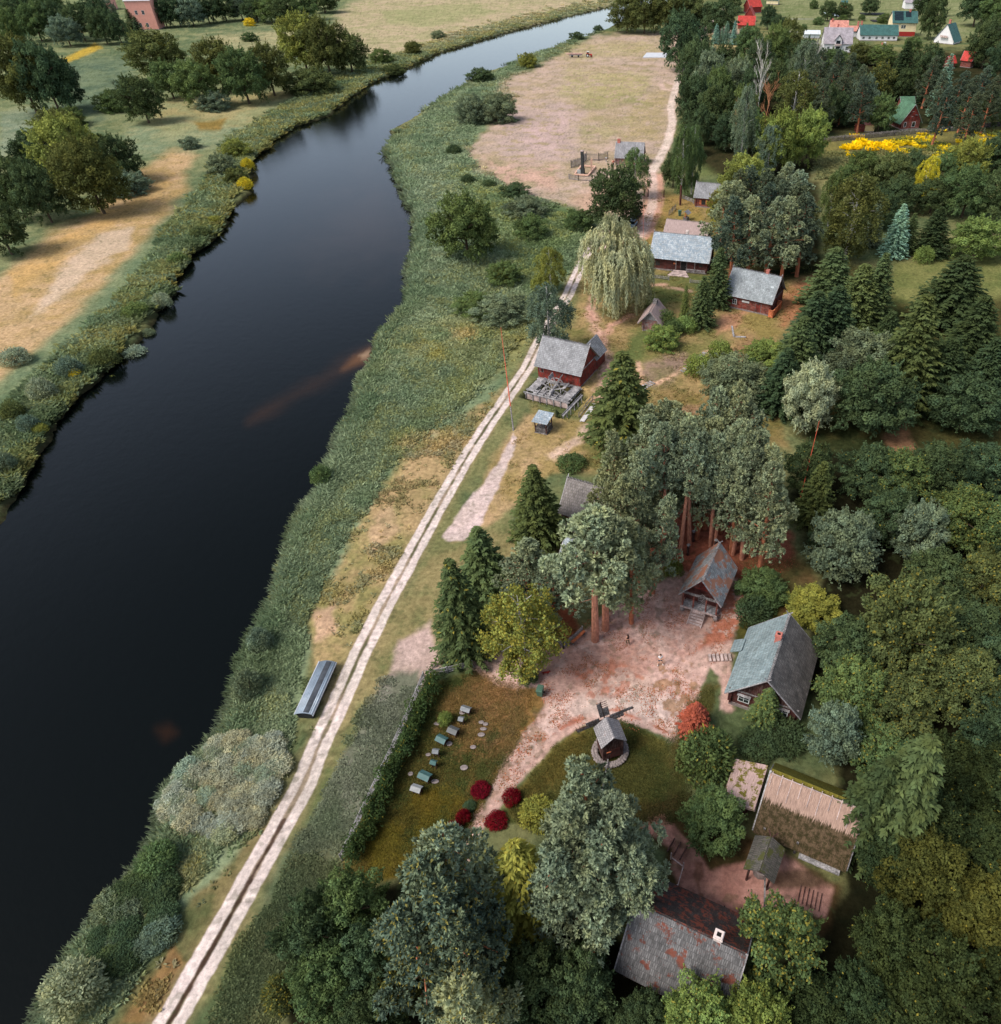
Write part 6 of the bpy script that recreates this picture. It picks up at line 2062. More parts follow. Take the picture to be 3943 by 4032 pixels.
slope(r_, (-.2, 2.75, 1.7), (-.2, -.3, 2.7), (4.4, -.3, 2.9), (4.4, 2.75, 1.9), .3)
r_.build('roof', TH_ANNEX, o)
o = thing('gate_roof', 'dark mossy gabled roof on posts in front of the thatched barn', 'gate roof', (13.05, 27.75, 0), RA(-116.5))
r_ = MB()
slope(r_, (-.2, -1.3, 2.5), (3.0, -1.3, 2.5), (3.0, 0, 3.5), (-.2, 0, 3.5), .1)
slope(r_, (3.0, 1.3, 2.5), (-.2, 1.3, 2.5), (-.2, 0, 3.5), (3.0, 0, 3.5), .1)
r_.build('roof', SH_WELL, o)
for x, y in ((.2, -.9), (.2, .9), (2.6, -.9), (2.6, .9)):
    MB().tube([(x, y, -.3), (x, y, 2.75)], [.11, .1], 6).build('post', W_DARK, o)
b = MB()
for x in (.2, 2.6):
    b.bar((x, -1.1, 2.6), (x, 1.1, 2.6), .12, .14)
b.bar((-.1, 0, 3.4), (-.6, .4, 3.9), .08, .08)
b.bar((-.1, 0, 3.4), (-.6, -.4, 3.9), .08, .08)
b.build('beam', W_DARK, o)
MB().bar((2.4, .5, 1.6), (5.4, 1.6, .1), .14, .14).build('sweep_pole', W_GREYD, o)
MB().lathe((1.4, 0, 0), [(.7, -.2), (.7, .8), (.62, .85)], 10).build('well_ring', STONE, o)
# ------------------------------------------------------------------ barn at the bottom
o = house('rust_mossed_barn', 'grey shingled barn with rust-red moss and whitewashed chimney at bottom', 'barn', (.35, 18.55), A24, 7.9, 6.6, 2.75, 6.0, 'log', W_DARK, SH_BARN, ov=.55, og=.5, cap=False, cross=False, roof2=SH_BARNB)
chimney(o, 6.15, 3.5, 5.3, 6.75, .62, BRICKW)
# ------------------------------------------------------------------ windmill
o = thing('windmill', 'small wooden post windmill with lattice sails on the round lawn', 'windmill', (-1.6, 36.9, 0), RA(19.8))
st_ = MB()
for k in range(34):
    t_ = 2 * math.pi * k / 34
    for rr in (1.42, 1.68):
        st_.ball((1.05 + rr * math.cos(t_ + rr), .95 + rr * math.sin(t_ + rr), .12), .24, 6, 5, .8, .4)
st_.build('stone_ring', STONE, o)
mb = MB()
L_, W_, z0, z1 = 2.1, 1.9, .45, 3.3
mb.hexa([(.0, .0, z0), (2.1, 0, z0), (2.1, 1.9, z0), (0, 1.9, z0), (.08, .08, z1), (2.02, .08, z1), (2.02, 1.82, z1), (.08, 1.82, z1)])
for i in range(9):
    x = 2.1 * i / 9
    for y, yy in ((-.02, .02), (1.88, 1.92)):
        mb.box(x + .01, x + .22, y, yy, .4, 3.25)
for i in range(8):
    y = 1.9 * i / 8
    for x, xx in ((-.02, .02), (2.08, 2.12)):
        mb.box(x, xx, y + .01, y + .225, .4, 3.25)
mb.build('wall', W_DARK, o)
MB().box(.12, 2.0, .0, .05, 3.2, 3.3).poly([(0, .03, 3.2), (2.1, .03, 3.2), (1.05, .03, 4.18)]).poly([(0, 1.87, 3.2), (2.1, 1.87, 3.2), (1.05, 1.87, 4.18)]).build('gable', W_DARK, o)
r_ = MB()
slope(r_, (-.22, 2.15, 3.1), (-.22, -.3, 3.1), (1.05, -.3, 4.28), (1.05, 2.15, 4.28), .07)
slope(r_, (2.32, -.3, 3.1), (2.32, 2.15, 3.1), (1.05, 2.15, 4.28), (1.05, -.3, 4.28), .07)
r_.build('roof', SH_WM, o)
d_ = MB().box(.75, 1.75, -.06, -.025, .55, 1.95).build('door', W_DRED, o)
MB().box(.35, .8, -.09, -.03, 1.6, 1.7).build('latch_board', W_ORANGE, o)
MB().bar((.45, -.1, .55), (-1.3, -3.2, -.05), .14, .14).build('tail_pole', W_GREYD, o)
ax = MB()
ax.tube([(1.05, 1.4, 3.5), (1.05, 2.62, 3.55)], [.11, .1], 8)
ax.build('axle', W_GREYD, o)
for k in range(4):
    a_ = RA(8 + 90 * k)
    dv, sv_ = Vector((math.cos(a_), 0, math.sin(a_))), Vector((-math.sin(a_), 0, math.cos(a_)))
    c = Vector((1.05, 2.45, 3.55))
    s = MB()
    s.bar(c, c + dv * 3.05, .1, .1, (0, 1, 0))
    for i in range(8):
        t_ = .55 + 2.4 * i / 7
        s.bar(c + dv * t_ - sv_ * (.62 if True else .1), c + dv * t_ + sv_ * .45, .04, .04, (0, 1, 0))
    s.build('sail', W_DARK, o)
    lat = MB()
    n_ = Vector((0, 1, 0)) * .012
    def brd(t0, t1, s0, s1):
        q = [c + dv * t0 + sv_ * s0, c + dv * t1 + sv_ * s0, c + dv * t1 + sv_ * s1, c + dv * t0 + sv_ * s1]
        lat.hexa([p_ - n_ + Vector((0, -.05, 0)) for p_ in q] + [p_ + n_ + Vector((0, -.05, 0)) for p_ in q])
    for i in range(7):
        brd(.56 + 2.4 * i / 7 + .02, .56 + 2.4 * (i + 1) / 7 - .02, .04, .43)
    for i in range(4):
        brd(.56 + 2.4 * i / 7 + .02, .56 + 2.4 * (i + 1) / 7 - .02, -.60, -.04)
    lat.build('sail_boards', W_GREYD, o)

# ------------------------------------------------------------------ long boat shelter by the track
a, b_, c = at(1120 + 140 * .2864, 2540 + 930 * .2864, .95), at(1120 + 380 * .2864, 2540 + 950 * .2864, .95), at(1120 + 705 * .2864, 2540 + 225 * .2864, .95)
ex = (c - b_)
Ls = ex.length
ang = math.atan2(ex.y, ex.x)
Wd = (a - b_).length
o = thing('boat_shelter', 'long low tarred shelter with blue-grey curved roof beside the track', 'shelter', (b_.x, b_.y, 0), ang)
G1 = plain('zinc_sheet', C(146, 160, 174), .35, .2, 1.2, .2, metal=.0, spec=.6)
G2 = plain('tar_paper', C(74, 78, 84), .6, .35, 1.5, .4)
r_ = MB()
n_ = 10
pr = [(Wd * i / n_, .72 + .34 * math.sin(math.pi * (i / n_ * .8 + .14))) for i in range(n_ + 1)]
for i in range(n_):
    (y0, z0), (y1, z1) = pr[i], pr[i + 1]
    r_.hexa([(0, y0, z0 - .05), (Ls, y0, z0 - .05), (Ls, y1, z1 - .05), (0, y1, z1 - .05), (0, y0, z0), (Ls, y0, z0), (Ls, y1, z1), (0, y1, z1)])
r_.build('roof', G1, o, True)
tp = MB()
for i in (2, 3, 4):
    (y0, z0), (y1, z1) = pr[i], pr[i + 1]
    tp.hexa([(.1, y0, z0 + .004), (Ls - .1, y0, z0 + .004), (Ls - .1, y1, z1 + .004), (.1, y1, z1 + .004), (.1, y0, z0 + .02), (Ls - .1, y0, z0 + .02), (Ls - .1, y1, z1 + .02), (.1, y1, z1 + .02)])
tp.build('tar_strip', G2, o)
MB().box(-.03, Ls + .03, -.08, .02, .62, .8).box(-.03, Ls + .03, Wd - .02, Wd + .08, .66, .82).build('rim', plain('rim_plank', C(190, 196, 204), .6, .1, 3), o)
MB().hexa([(.12, .2, -.2), (Ls - .12, .2, -.2), (Ls - .12, Wd - .2, -.2), (.12, Wd - .2, -.2), (.06, .08, .68), (Ls - .06, .08, .68), (Ls - .06, Wd - .08, .68), (.06, Wd - .08, .68)]).build('hull', plain('tarred_hull', C(38, 40, 42), .7, .2, 2), o)

# ------------------------------------------------------------------ beehives
def hive(label, px, ang, L, W, h, roofcol, kind, small=False):
    L, W, h = L * .9, W * .9, h * .9
    p_ = at(1580 + px[0] * .37611, 2720 + px[1] * .37611)
    o = thing('beehive', label, 'beehive', (p_.x, p_.y, 0), ang, 'row of old beehives on legs')
    lg = .28 if not small else .4
    for x in (-L * .38, L * .38):
        for y in (-W * .32, W * .32):
            MB().bar((x, y, -.2), (x, y, lg + .03), .07, .07, (1, 0, 0)).build('leg', W_DARK, o)
    b = MB()
    if kind == 'log':
        b.tube([(-L / 2 + .04, 0, lg + W * .42), (L / 2 - .04, 0, lg + W * .42)], [W * .42, W * .42], 12)
    else:
        b.box(-L / 2 + .05, L / 2 - .05, -W / 2 + .05, W / 2 - .05, lg, lg + h)
    b.build('body', W_DARK if kind != 'log' else W_GREYD, o)
    MB().box(-.1, .1, -W / 2 - .06 + .05, -W / 2 + .04, lg + .1, lg + .14).build('entrance', BLACK, o)
    r = MB()
    zt = lg + h
    slope(r, (-L / 2 - .06, -W / 2 - .08, zt - .05), (L / 2 + .06, -W / 2 - .08, zt - .05), (L / 2 + .06, 0, zt + .2), (-L / 2 - .06, 0, zt + .2), .03)
    slope(r, (L / 2 + .06, W / 2 + .08, zt - .05), (-L / 2 - .06, W / 2 + .08, zt - .05), (-L / 2 - .06, 0, zt + .2), (L / 2 + .06, 0, zt + .2), .03)
    q = r.build('roof', M_PAINT, o)
    q.color = (*C(*roofcol), 1)


GY_, TL, DG = (134, 138, 140), (76, 110, 108), (98, 100, 100)
hive('long grey-roofed beehive, farthest from the camera', (690, 232), RA(-20), 1.05, .6, .55, GY_, 'box')
hive('tiny grey-roofed beehive just below the farthest long one', (642, 340), RA(-15), .5, .45, .5, GY_, 'box', True)
hive('long dark-grey-roofed beehive, third down the row', (556, 455), RA(-24), 1.1, .75, .55, DG, 'box')
hive('long teal-roofed beehive beside the dark-grey-roofed one', (436, 545), RA(-26), 1.15, .75, .5, TL, 'box')
hive('tiny pale-roofed beehive in the middle of the row', (378, 678), RA(-8), .6, .45, .5, GY_, 'box', True)
hive('tiny teal-roofed beehive below the tiny pale one', (356, 795), RA(-18), .6, .4, .5, TL, 'box', True)
hive('largest teal-roofed beehive near the end of the row', (262, 930), RA(-24), 1.25, .8, .55, TL, 'box')
hive('weathered white-roofed beehive, last in the row', (176, 1062), RA(-18), 1.05, .65, .55, (158, 160, 160), 'box')

# ------------------------------------------------------------------ fences and hedge
def rail_fence(name, label, pts, h=1.1, rails=3, m=W_GREY, cat='fence', step=2.2, post=.13):
    W = [D(*p) if len(p) == 2 else Vector(p) for p in pts]
    o = thing(name, label, cat, (W[0].x, W[0].y, 0))
    rl = MB()
    for i in range(len(W) - 1):
        a, b = W[i] - W[0], W[i + 1] - W[0]
        n = max(1, int((b - a).length / step))
        for k in range(n + (1 if i == len(W) - 2 else 0)):
            q = a + (b - a) * k / n
            MB().tube([(q.x, q.y, -.3), (q.x, q.y, h + .12)], [post / 2 + .02, post / 2], 6).build('post', m, o)
        for k in range(rails):
            z = .25 + (h - .3) * k / max(1, rails - 1)
            for j in range(n):
                p0, p1 = a + (b - a) * j / n, a + (b - a) * (j + 1) / n
                rl.bar(p0 + Vector((0, 0, z + R0.uniform(-.04, .04))), p1 + Vector((0, 0, z + R0.uniform(-.04, .04))), .07, .11)
    rl.build('rails', m, o)
    return o


def picket(name, label, pts, h=1.0, m=W_GREY, gap=.16, cat='fence'):
    W = [D(*p) for p in pts]
    o = thing(name, label, cat, (W[0].x, W[0].y, 0))
    pk = MB()
    for i in range(len(W) - 1):
        a, b = W[i] - W[0], W[i + 1] - W[0]
        d = (b - a).normalized()
        n = max(1, int((b - a).length / gap))
        for k in range(n):
            q = a + (b - a) * (k + .5) / n
            pk.bar(q + Vector((0, 0, -.05)), q + Vector((0, 0, h * R0.uniform(.9, 1.05))), gap * .62, .03, tuple(d))
        for z in (.25, h * .75):
            pk.bar(a + Vector((0, 0, z)), b + Vector((0, 0, z)), .05, .07)
        for q in (a, b):
            MB().box(q.x - .07, q.x + .07, q.y - .07, q.y + .07, -.2, h + .12).build('post', m, o)
    pk.build('pickets', m, o)
    return o


FL = [(652, 1636), (692, 1548), (730, 1468), (765, 1392), (795, 1322), (808, 1290)]
rail_fence('rail_fence', 'long split-rail fence with hedge beside the bee yard', FL, 1.15, 4)
rail_fence('rail_fence', 'short split-rail fence under the spruces at the yard corner', [(814, 1288), (852, 1280), (900, 1268)], 1.1, 4)
g = np.random.default_rng(71)
HC, HR = [], []
HP = [D(x + 22, y + 2) for x, y in FL]
for i in range(len(HP) - 1):
    n = int((HP[i + 1] - HP[i]).length / .34)
    for k in range(n):
        q = HP[i] + (HP[i + 1] - HP[i]) * (k / n)
        for j in range(3):
            HC.append((q.x - HP[0].x + g.normal(0, .42), q.y - HP[0].y + g.normal(0, .3), .35 + 1.25 * g.random()))
            HR.append(.38 + .25 * g.random())
Q, Tn = clump_crown(g, np.array(HC), np.array(HR), 60, .17)
k = 1600
ii = g.integers(0, len(HC), k)
Q2 = leaf_quads(np.array(HC)[ii] + g.normal(0, .4, (k, 3)) + np.array([0, 0, .3]), g.normal(size=(k, 3)), .4, .1, g.normal(size=(k, 3)) * .6 + np.array([0, 0, .5]), g)
o = thing('hedge', 'dark green unclipped hedge growing along the rail fence', 'hedge', (HP[0].x, HP[0].y, 0))
hf = link('foliage', leaf_mesh('foliage', np.concatenate([Q, Q2]), np.concatenate([Tn, np.full(k, .7)]), M_LEAF), o)
hf.color = (*C(74, 94, 58), 0.02)
picket('picket_fence', 'small weathered picket fence beside the huge pine', [(1052, 1212), (1072, 1232), (1108, 1202)], 1.0)
picket('picket_fence', 'white-grey picket fence in front of the red log cottage', [(1319, 388), (1366, 393)], 1.0, gap=.22)
rail_fence('rail_fence', 'short grey rail fence left of the red log cottage', [(1298, 378), (1318, 386)], 1.0, 3)
rail_fence('lane_fence', 'short dark fence section behind the thatched outbuilding', [(1272, 410), (1285, 398)], 1.3, 4, W_GREYD)
picket('flower_bed_fence', 'low picket bed edge left of the long house steps', [(1243, 528), (1272, 532)], .75, gap=.2)
picket('flower_bed_fence', 'low picket bed edge right of the long house steps', [(1312, 537), (1337, 540)], .75, gap=.2)
rail_fence('hand_rail', 'bent white pole railing by the lower yard steps', [(1276, 1632), (1299, 1650), (1287, 1692)], .95, 1, W_PINKG, 'railing')
rail_fence('rail_fence', 'low dark rail right of the rust-mossed barn', [(1376, 1732), (1412, 1748)], .9, 1, W_DARK)
o = thing('board_fence', 'long grey board fence above the yellow flowers', 'fence', D(1556, 272))
pk = MB()
FB = [D(1556, 270), D(1700, 256), D(1790, 250), D(1904, 238), D(1980, 232)]
for i in range(len(FB) - 1):
    a, b = FB[i] - FB[0], FB[i + 1] - FB[0]
    n = int((b - a).length / .5)
    for k in range(n):
        p0, p1 = a + (b - a) * (k + .04) / n, a + (b - a) * (k + .96) / n
        hh = 1.7 * R0.uniform(.93, 1.05)
        pk.bar((p0 + p1) / 2 + Vector((0, 0, -.1)), (p0 + p1) / 2 + Vector((0, 0, hh)), (p1 - p0).length, .05, tuple((b - a).normalized()))
    m_ = max(1, int((b - a).length / 8))
    for k in range(m_):
        q = a + (b - a) * k / m_
        MB().box(q.x - .1, q.x + .1, q.y + .05, q.y + .2, -.2, 1.85).build('post', W_GREYD, o)
pk.build('boards', W_GREYD, o)
rail_fence('bridge_rail', 'grey rail beside the white footbridge by the mill', [((2000 + 1215 * .2311) / DK, (1300 + 1500 * .2311) / DK), ((2000 + 1450 * .2311) / DK, (1300 + 1190 * .2311) / DK)], 1.0, 2, W_GREYD, 'railing')
a, b = at(2000 + 1265 * .2311, 1300 + 1570 * .2311), at(2000 + 1480 * .2311, 1300 + 1270 * .2311)
o = MB()
dd = (b - a)
for k in range(14):
    p0, p1 = dd * (k + .05) / 14, dd * (k + .95) / 14
    o.bar(p0 + Vector((0, 0, .2)), p1 + Vector((0, 0, .2)), .8, .07)
o.bar(Vector((-.3, 0, .1)), dd + Vector((-.3, 0, .1)), .14, .14)
o.bar(Vector((.3, 0, .1)), dd + Vector((.3, 0, .1)), .14, .14)
ob = o.build('footbridge', plain('white_plank', C(214, 208, 204), .8, .15, 3))
ob.location = a
tag(ob, 'narrow white plank footbridge left of the tall spruce', 'footbridge')

# ------------------------------------------------------------------ steps cut into the ground
def step_row(name, label, a, b, n, w, m=W_PINKG, th=.12):
    a, b = D(*a), D(*b)
    d = (b - a)
    s = Vector((-d.y, d.x, 0)).normalized()
    mb = MB()
    for k in range(n):
        q = d * (k / max(1, n - 1))
        mb.bar(q - s * w / 2 + Vector((0, 0, .05)), q + s * w / 2 + Vector((0, 0, .05)), (d.length / n) * th * 5, .16)
    o = mb.build(name, m)
    o.location = a
    return tag(o, label, 'steps')


step_row('plank_steps', 'row of pale plank steps left of the shingled barn', (1350, 1251), (1388, 1250), 6, 1.0, th=.15)
step_row('log_steps', 'log steps on the slope path behind the tall spruce', (1218, 740), (1240, 728), 6, 1.3, W_GREY)
step_row('log_steps', 'log steps climbing between the bright bushes', (1298, 706), (1340, 672), 10, .9, W_GREY)
step_row('log_steps', 'three log steps by the white pole railing', (1276, 1607), (1300, 1622), 3, 1.4, W_DARK, .05)
step_row('log_steps', 'dark log steps right of the gate roof', (1520, 1700), (1560, 1716), 6, 1.5, W_DARK, .035)
# ------------------------------------------------------------------ carved posts, poles, bench, bin
def carved(name, label, foot, h, m, cat='carving', group=None, r=.2, head=True):
    o = thing(name, label, cat, (foot.x, foot.y, 0), R0.uniform(0, 6), group)
    MB().lathe((0, 0, 0), [(r * 1.1, -.2), (r, .1), (r * .85, h * .5), (r * 1.1, h * .62), (r * .7, h * .78)], 9).build('body', m, o)
    if head:
        b = MB().ball((0, 0, h * .86), r * .85, 8, 6, 1.1, .15)
        b.lathe((0, 0, h * .92), [(r * 1.35, 0), (r * .9, .08), (r * .3, .2)], 9)
        b.build('head', W_GREY, o)
    return o


for i, (x, y) in enumerate(((330, 708), (196, 488), (392, 545), (655, 650), (875, 600), (165, 725))):
    carved('carved_figure', ('mossy carved log figure standing behind the granary, in the open', 'carved log figure beside the leftmost bare pine trunk', 'carved log figure hiding behind a pine trunk', 'carved log figure rising over the granary ridge',
           'carved log figure behind the leaning pines', 'carved figure with a wide hat by the small bright bush')[i], at(2600 + x * .3297, 1950 + y * .3297), 1.9, W_DARK, group='carved figures among the pines')
for i, (x, y) in enumerate(((381, 285), (438, 290), (681, 300))):
    carved('gate_post', ('carved gate post left of the lane, outer one', 'carved gate post left of the lane, inner one', 'lone carved gate post right of the lane')[i], at(2440 + x * .25641, 700 + y * .25641), 2.6, W_DRED, 'post', 'gate posts of the lane', .16, False)
f_ = at(2440 + 932 * .25641, 700 + 420 * .25641)
o = thing('totem_pole', 'tall dark red carved pole beside the lane', 'pole', (f_.x, f_.y, 0))
MB().tube([(0, 0, -.3), (0, 0, 5.2)], [.3, .26], 8).build('shaft', W_DRED, o)
MB().box(-.05, .05, -.05, .05, 5.2, 6.2).box(-.35, .35, -.04, .04, 5.65, 5.75).build('cross', W_GREY, o)


def mast(name, label, foot, tip_px, h, tone, low=None, cat='pole', r=.09):
    """a leaning sweep pole: grey squared post below, thin orange-red shaft above"""
    f = at(*foot)
    tp_ = at(tip_px[0], tip_px[1], h)
    o = thing(name, label, cat, (f.x, f.y, 0))
    d = tp_ - f
    if low:
        MB().tube([(0, 0, -.3), d * low], [r * 1.5, r * 1.2], 7).build('post', W_GREYD, o)
    MB().tube([d * (low or 0), tp_ - f], [r, r * .35], 6).build('shaft', tone, o)
    return o


RUSTP = plain('rust_red_paint', C(206, 92, 64), .6, .15, 3)
mast('flag_pole', 'leaning red pole with grey foot beside the track', (2000 + 100 * .2311, 1300 + 1735 * .2311), (1400 + 1090 * .5252, 900 + 740 * .5252), 11.5, RUSTP, .24)
mast('flag_pole', 'leaning rusty pole standing in the right-hand wood', (2943 + 385 * .5252, 1900 + 175 * .5252), (2943 + 541 * .5252, 900 + 1440 * .5252), 12.0, RUSTP)
mast('flag_pole', 'thin red pole standing behind the half-hidden pine hut', (2200 + 670 * .5252, 900 + 1900 * .5252), (2200 + 675 * .5252, 900 + 1560 * .5252), 11.0, RUSTP)
p = at(2440 + 362 * .25641, 700 + 897 * .25641)
mast('flag_pole', 'very thin red pole beside the lane by the willow', (2440 + 362 * .25641, 1010), (2440 + 372 * .25641, 735), 9.0, RUSTP, r=.035)
mast('flag_pole', 'short red pole poking out of the pine crown below the windmill', (2345, 3330), (2328, 3085), 15.0, RUSTP, r=.06)
# bench by the picket fence
a, b = D(1088, 1226), D(1112, 1204)
o = thing('bench', 'simple orange-brown plank bench beside the picket fence', 'bench', a, math.atan2(b.y - a.y, b.x - a.x))
Lb = (b - a).length
MB().box(0, Lb, -.18, .18, .42, .48).build('seat', W_ORANGE, o)
for x in (.15, Lb - .15):
    MB().box(x - .06, x + .06, -.15, .15, -.1, .42).build('leg', W_GREYD, o)
# wheelie bin
p = at(2080 + 268 * .18315, 2580 + 850 * .18315)
o = thing('waste_bin', 'green wheeled waste bin at the plaza edge', 'bin', (p.x, p.y, 0), RA(-12))
BING = plain('bin_plastic', C(84, 116, 98), .5, .08, 3)
MB().hexa([(-.27, -.27, .06), (.27, -.27, .06), (.27, .3, .06), (-.27, .3, .06), (-.34, -.36, 1.05), (.34, -.36, 1.05), (.34, .38, 1.05), (-.34, .38, 1.05)]).build('body', BING, o)
MB().hexa([(-.37, -.4, 1.06), (.37, -.4, 1.06), (.37, .42, 1.06), (-.37, .42, 1.06), (-.33, -.34, 1.16), (.33, -.34, 1.16), (.33, .38, 1.2), (-.33, .38, 1.2)]).build('lid', BING, o)
MB().bar((-.3, .5, 1.08), (.3, .5, 1.08), .05, .05).build('handle', BING, o)
for x in (-.3, .3):
    MB().tube([(x - .04, .33, .1), (x + .04, .33, .1)], [.12, .12], 10).build('wheel', TYRE, o)
p = at(2440 + 922 * .25641, 700 + 585 * .25641)
o = thing('waste_bin', 'green waste bin behind the thatched outbuilding', 'bin', (p.x, p.y, 0), RA(10))
MB().hexa([(-.27, -.27, .06), (.27, -.27, .06), (.27, .3, .06), (-.27, .3, .06), (-.4, -.4, 1.3), (.4, -.4, 1.3), (.4, .4, 1.3), (-.4, .4, 1.3)]).build('body', BING, o)
MB().box(-.42, .42, -.42, .44, 1.31, 1.42).build('lid', BING, o)
p = at(2440 + 1020 * .25641, 700 + 655 * .25641)
o = thing('well_shelter', 'little roofed wooden well behind the thatched outbuilding', 'well', (p.x, p.y, 0), RA(60))
for x, y in ((-.5, 0), (.5, 0)):
    MB().box(x - .08, x + .08, y - .08, y + .08, -.1, 2.1).build('post', W_ORANGE, o)
r_ = MB()
slope(r_, (-1, -1, 1.8), (1, -1, 1.8), (1, 0, 2.5), (-1, 0, 2.5), .08)
slope(r_, (1, 1, 1.8), (-1, 1, 1.8), (-1, 0, 2.5), (1, 0, 2.5), .08)
r_.build('roof', SH_PLANK, o)
MB().box(-.6, .6, -.6, .6, -.1, .9).build('well_box', W_GREYD, o)
# stone slabs on the lawn
for i, (x, y) in enumerate(((885, 350), (862, 400), (840, 330), (840, 460), (755, 590), (660, 805), (640, 230), (380, 345), (285, 670), (505, 555), (100, 870), (355, 950))):
    q = at(1580 + x * .37611, 2720 + y * .37611)
    ob = MB().lathe((0, 0, 0), [(.30, -.1), (.34, .03), (.26, .06)], 9).build('flat_stone', STONE)
    ob.location = (q.x, q.y, 0.02)
    ob.scale = (R0.uniform(.7, 1.2), R0.uniform(.5, .9), 1)
    tag(ob, 'pale flat stone lying in the bee yard grass', 'stone', 'flat stones in the bee yard')
a, b, c = at(2500 + 642 * .59524, 1000 + 480 * .59524), at(2500 + 655 * .59524, 1000 + 550 * .59524), at(2500 + 735 * .59524, 1000 + 553 * .59524)
for i, (q0, q1) in enumerate(((a, b), (b + Vector((.3, 0, 0)), c))):
    ob = MB().bar(Vector((0, 0, .1)), q1 - q0 + Vector((0, 0, .1)), .3, .2).build('timber_beam', W_GREY)
    ob.location = q0
    tag(ob, ('grey timber beam on the grass, the one pointing at the camera', 'grey timber beam on the grass, the one lying crosswise')[i], 'beam', 'timber beams on the grass')

# ------------------------------------------------------------------ burnt ruin on the meadow
def G_(x, y, z=0):
    return at(2200 + x * .32967, 520 + y * .32967, z)


c0 = G_(290, 500)
o = thing('chimney_stack', 'tall blackened chimney standing in the ruined house frame', 'chimney', (c0.x, c0.y, 0), RA(-15))
MB().box(-.55, .55, -.5, .5, -.2, 1.6).box(-.4, .4, -.4, .4, 1.6, 6.4).build('stack', plain('sooty_brick', C(56, 58, 58), .9, .35, 3, .5), o)
MB().box(-.46, .46, -.46, .46, 6.4, 6.6).build('cap', W_PINKG, o)
MB().box(-1.7, -.6, -.4, .4, -.1, 1.1).build('stove', plain('pale_plaster', C(176, 178, 176), .9, .2, 3), o)
o = thing('sill_frame', 'fresh pale timber frame laid out round the chimney', 'timber frame', (c0.x, c0.y, 0))
fr = MB()
cr = [G_(195, 520), G_(355, 530), G_(440, 425), G_(275, 415)]
for i in range(4):
    q0, q1 = cr[i] - c0, cr[(i + 1) % 4] - c0
    fr.bar(q0 + Vector((0, 0, .35 + .02 * i)), q1 + Vector((0, 0, .35 + .02 * i)), .4, .4)
for q in (G_(390, 480), G_(400, 460)):
    fr.bar(q - c0, q - c0 + Vector((0, 0, 3.6)), .3, .3)
fr.build('sill_beams', plain('new_timber', C(230, 186, 162), .7, .1, 2), o)
ob = picket('ruin_fence', 'broken grey paling fence round the ruined frame', [((2200 + 125 * .33) / DK, (520 + 560 * .33) / DK), ((2200 + 240 * .33) / DK, (520 + 580 * .33) / DK), ((2200 + 500 * .33) / DK, (520 + 585 * .33) / DK)], 1.5, W_GREY, .4)
ob = picket('ruin_fence', 'charred dark fence behind the ruined frame', [((2200 + 150 * .33) / DK, (520 + 430 * .33) / DK), ((2200 + 275 * .33) / DK, (520 + 385 * .33) / DK), ((2200 + 335 * .33) / DK, (520 + 330 * .33) / DK), ((2200 + 480 * .33) / DK, (520 + 340 * .33) / DK), ((2200 + 590 * .33) / DK, (520 + 320 * .33) / DK)], 2.2, W_GREYD, .4)
a, b, c, d = at(2100 + 740 * .6044, 150 + 100 * .6044), at(2100 + 715 * .6044, 150 + 128 * .6044), at(2100 + 870 * .6044, 150 + 130 * .6044), at(2100 + 880 * .6044, 150 + 100 * .6044)
for q in (a, b, c, d):
    q.z = .38
pad = MB().quad(b, c, d, a)
for q0, q1 in ((a, b), (b, c), (c, d), (d, a)):
    pad.quad(q0, q1, q1 - Vector((0, 0, .7)), q0 - Vector((0, 0, .7)))
tag(pad.build('concrete_pad', plain('pale_concrete', C(206, 208, 212), .8, .06, .5)), kind='structure')
# ------------------------------------------------------------------ people
def skin(name, pts, edges, rad, m, parent, sub=1, root=0):
    me = bpy.data.meshes.new(name)
    me.from_pydata([tuple(p) for p in pts], edges, [])
    o = bpy.data.objects.new(name, me)
    COL.objects.link(o)
    md = o.modifiers.new('skin', 'SKIN')
    md.use_smooth_shade = True
    lay = me.skin_vertices[0] if me.skin_vertices else None
    for i, r in enumerate(rad):
        lay.data[i].radius = r if isinstance(r, tuple) else (r, r)
        lay.data[i].use_root = i == root
    if sub:
        s = o.modifiers.new('sub', 'SUBSURF')
        s.levels = s.render_levels = sub
    bpy.context.view_layer.update()
    dg = bpy.context.evaluated_depsgraph_get()
    nm = bpy.data.meshes.new_from_object(o.evaluated_get(dg))
    bpy.data.objects.remove(o)
    nm.materials.clear()
    nm.materials.append(m)
    q = link(name, nm, parent)
    return q


SKINM = plain('skin', C(226, 172, 146), .6, .05, 4)


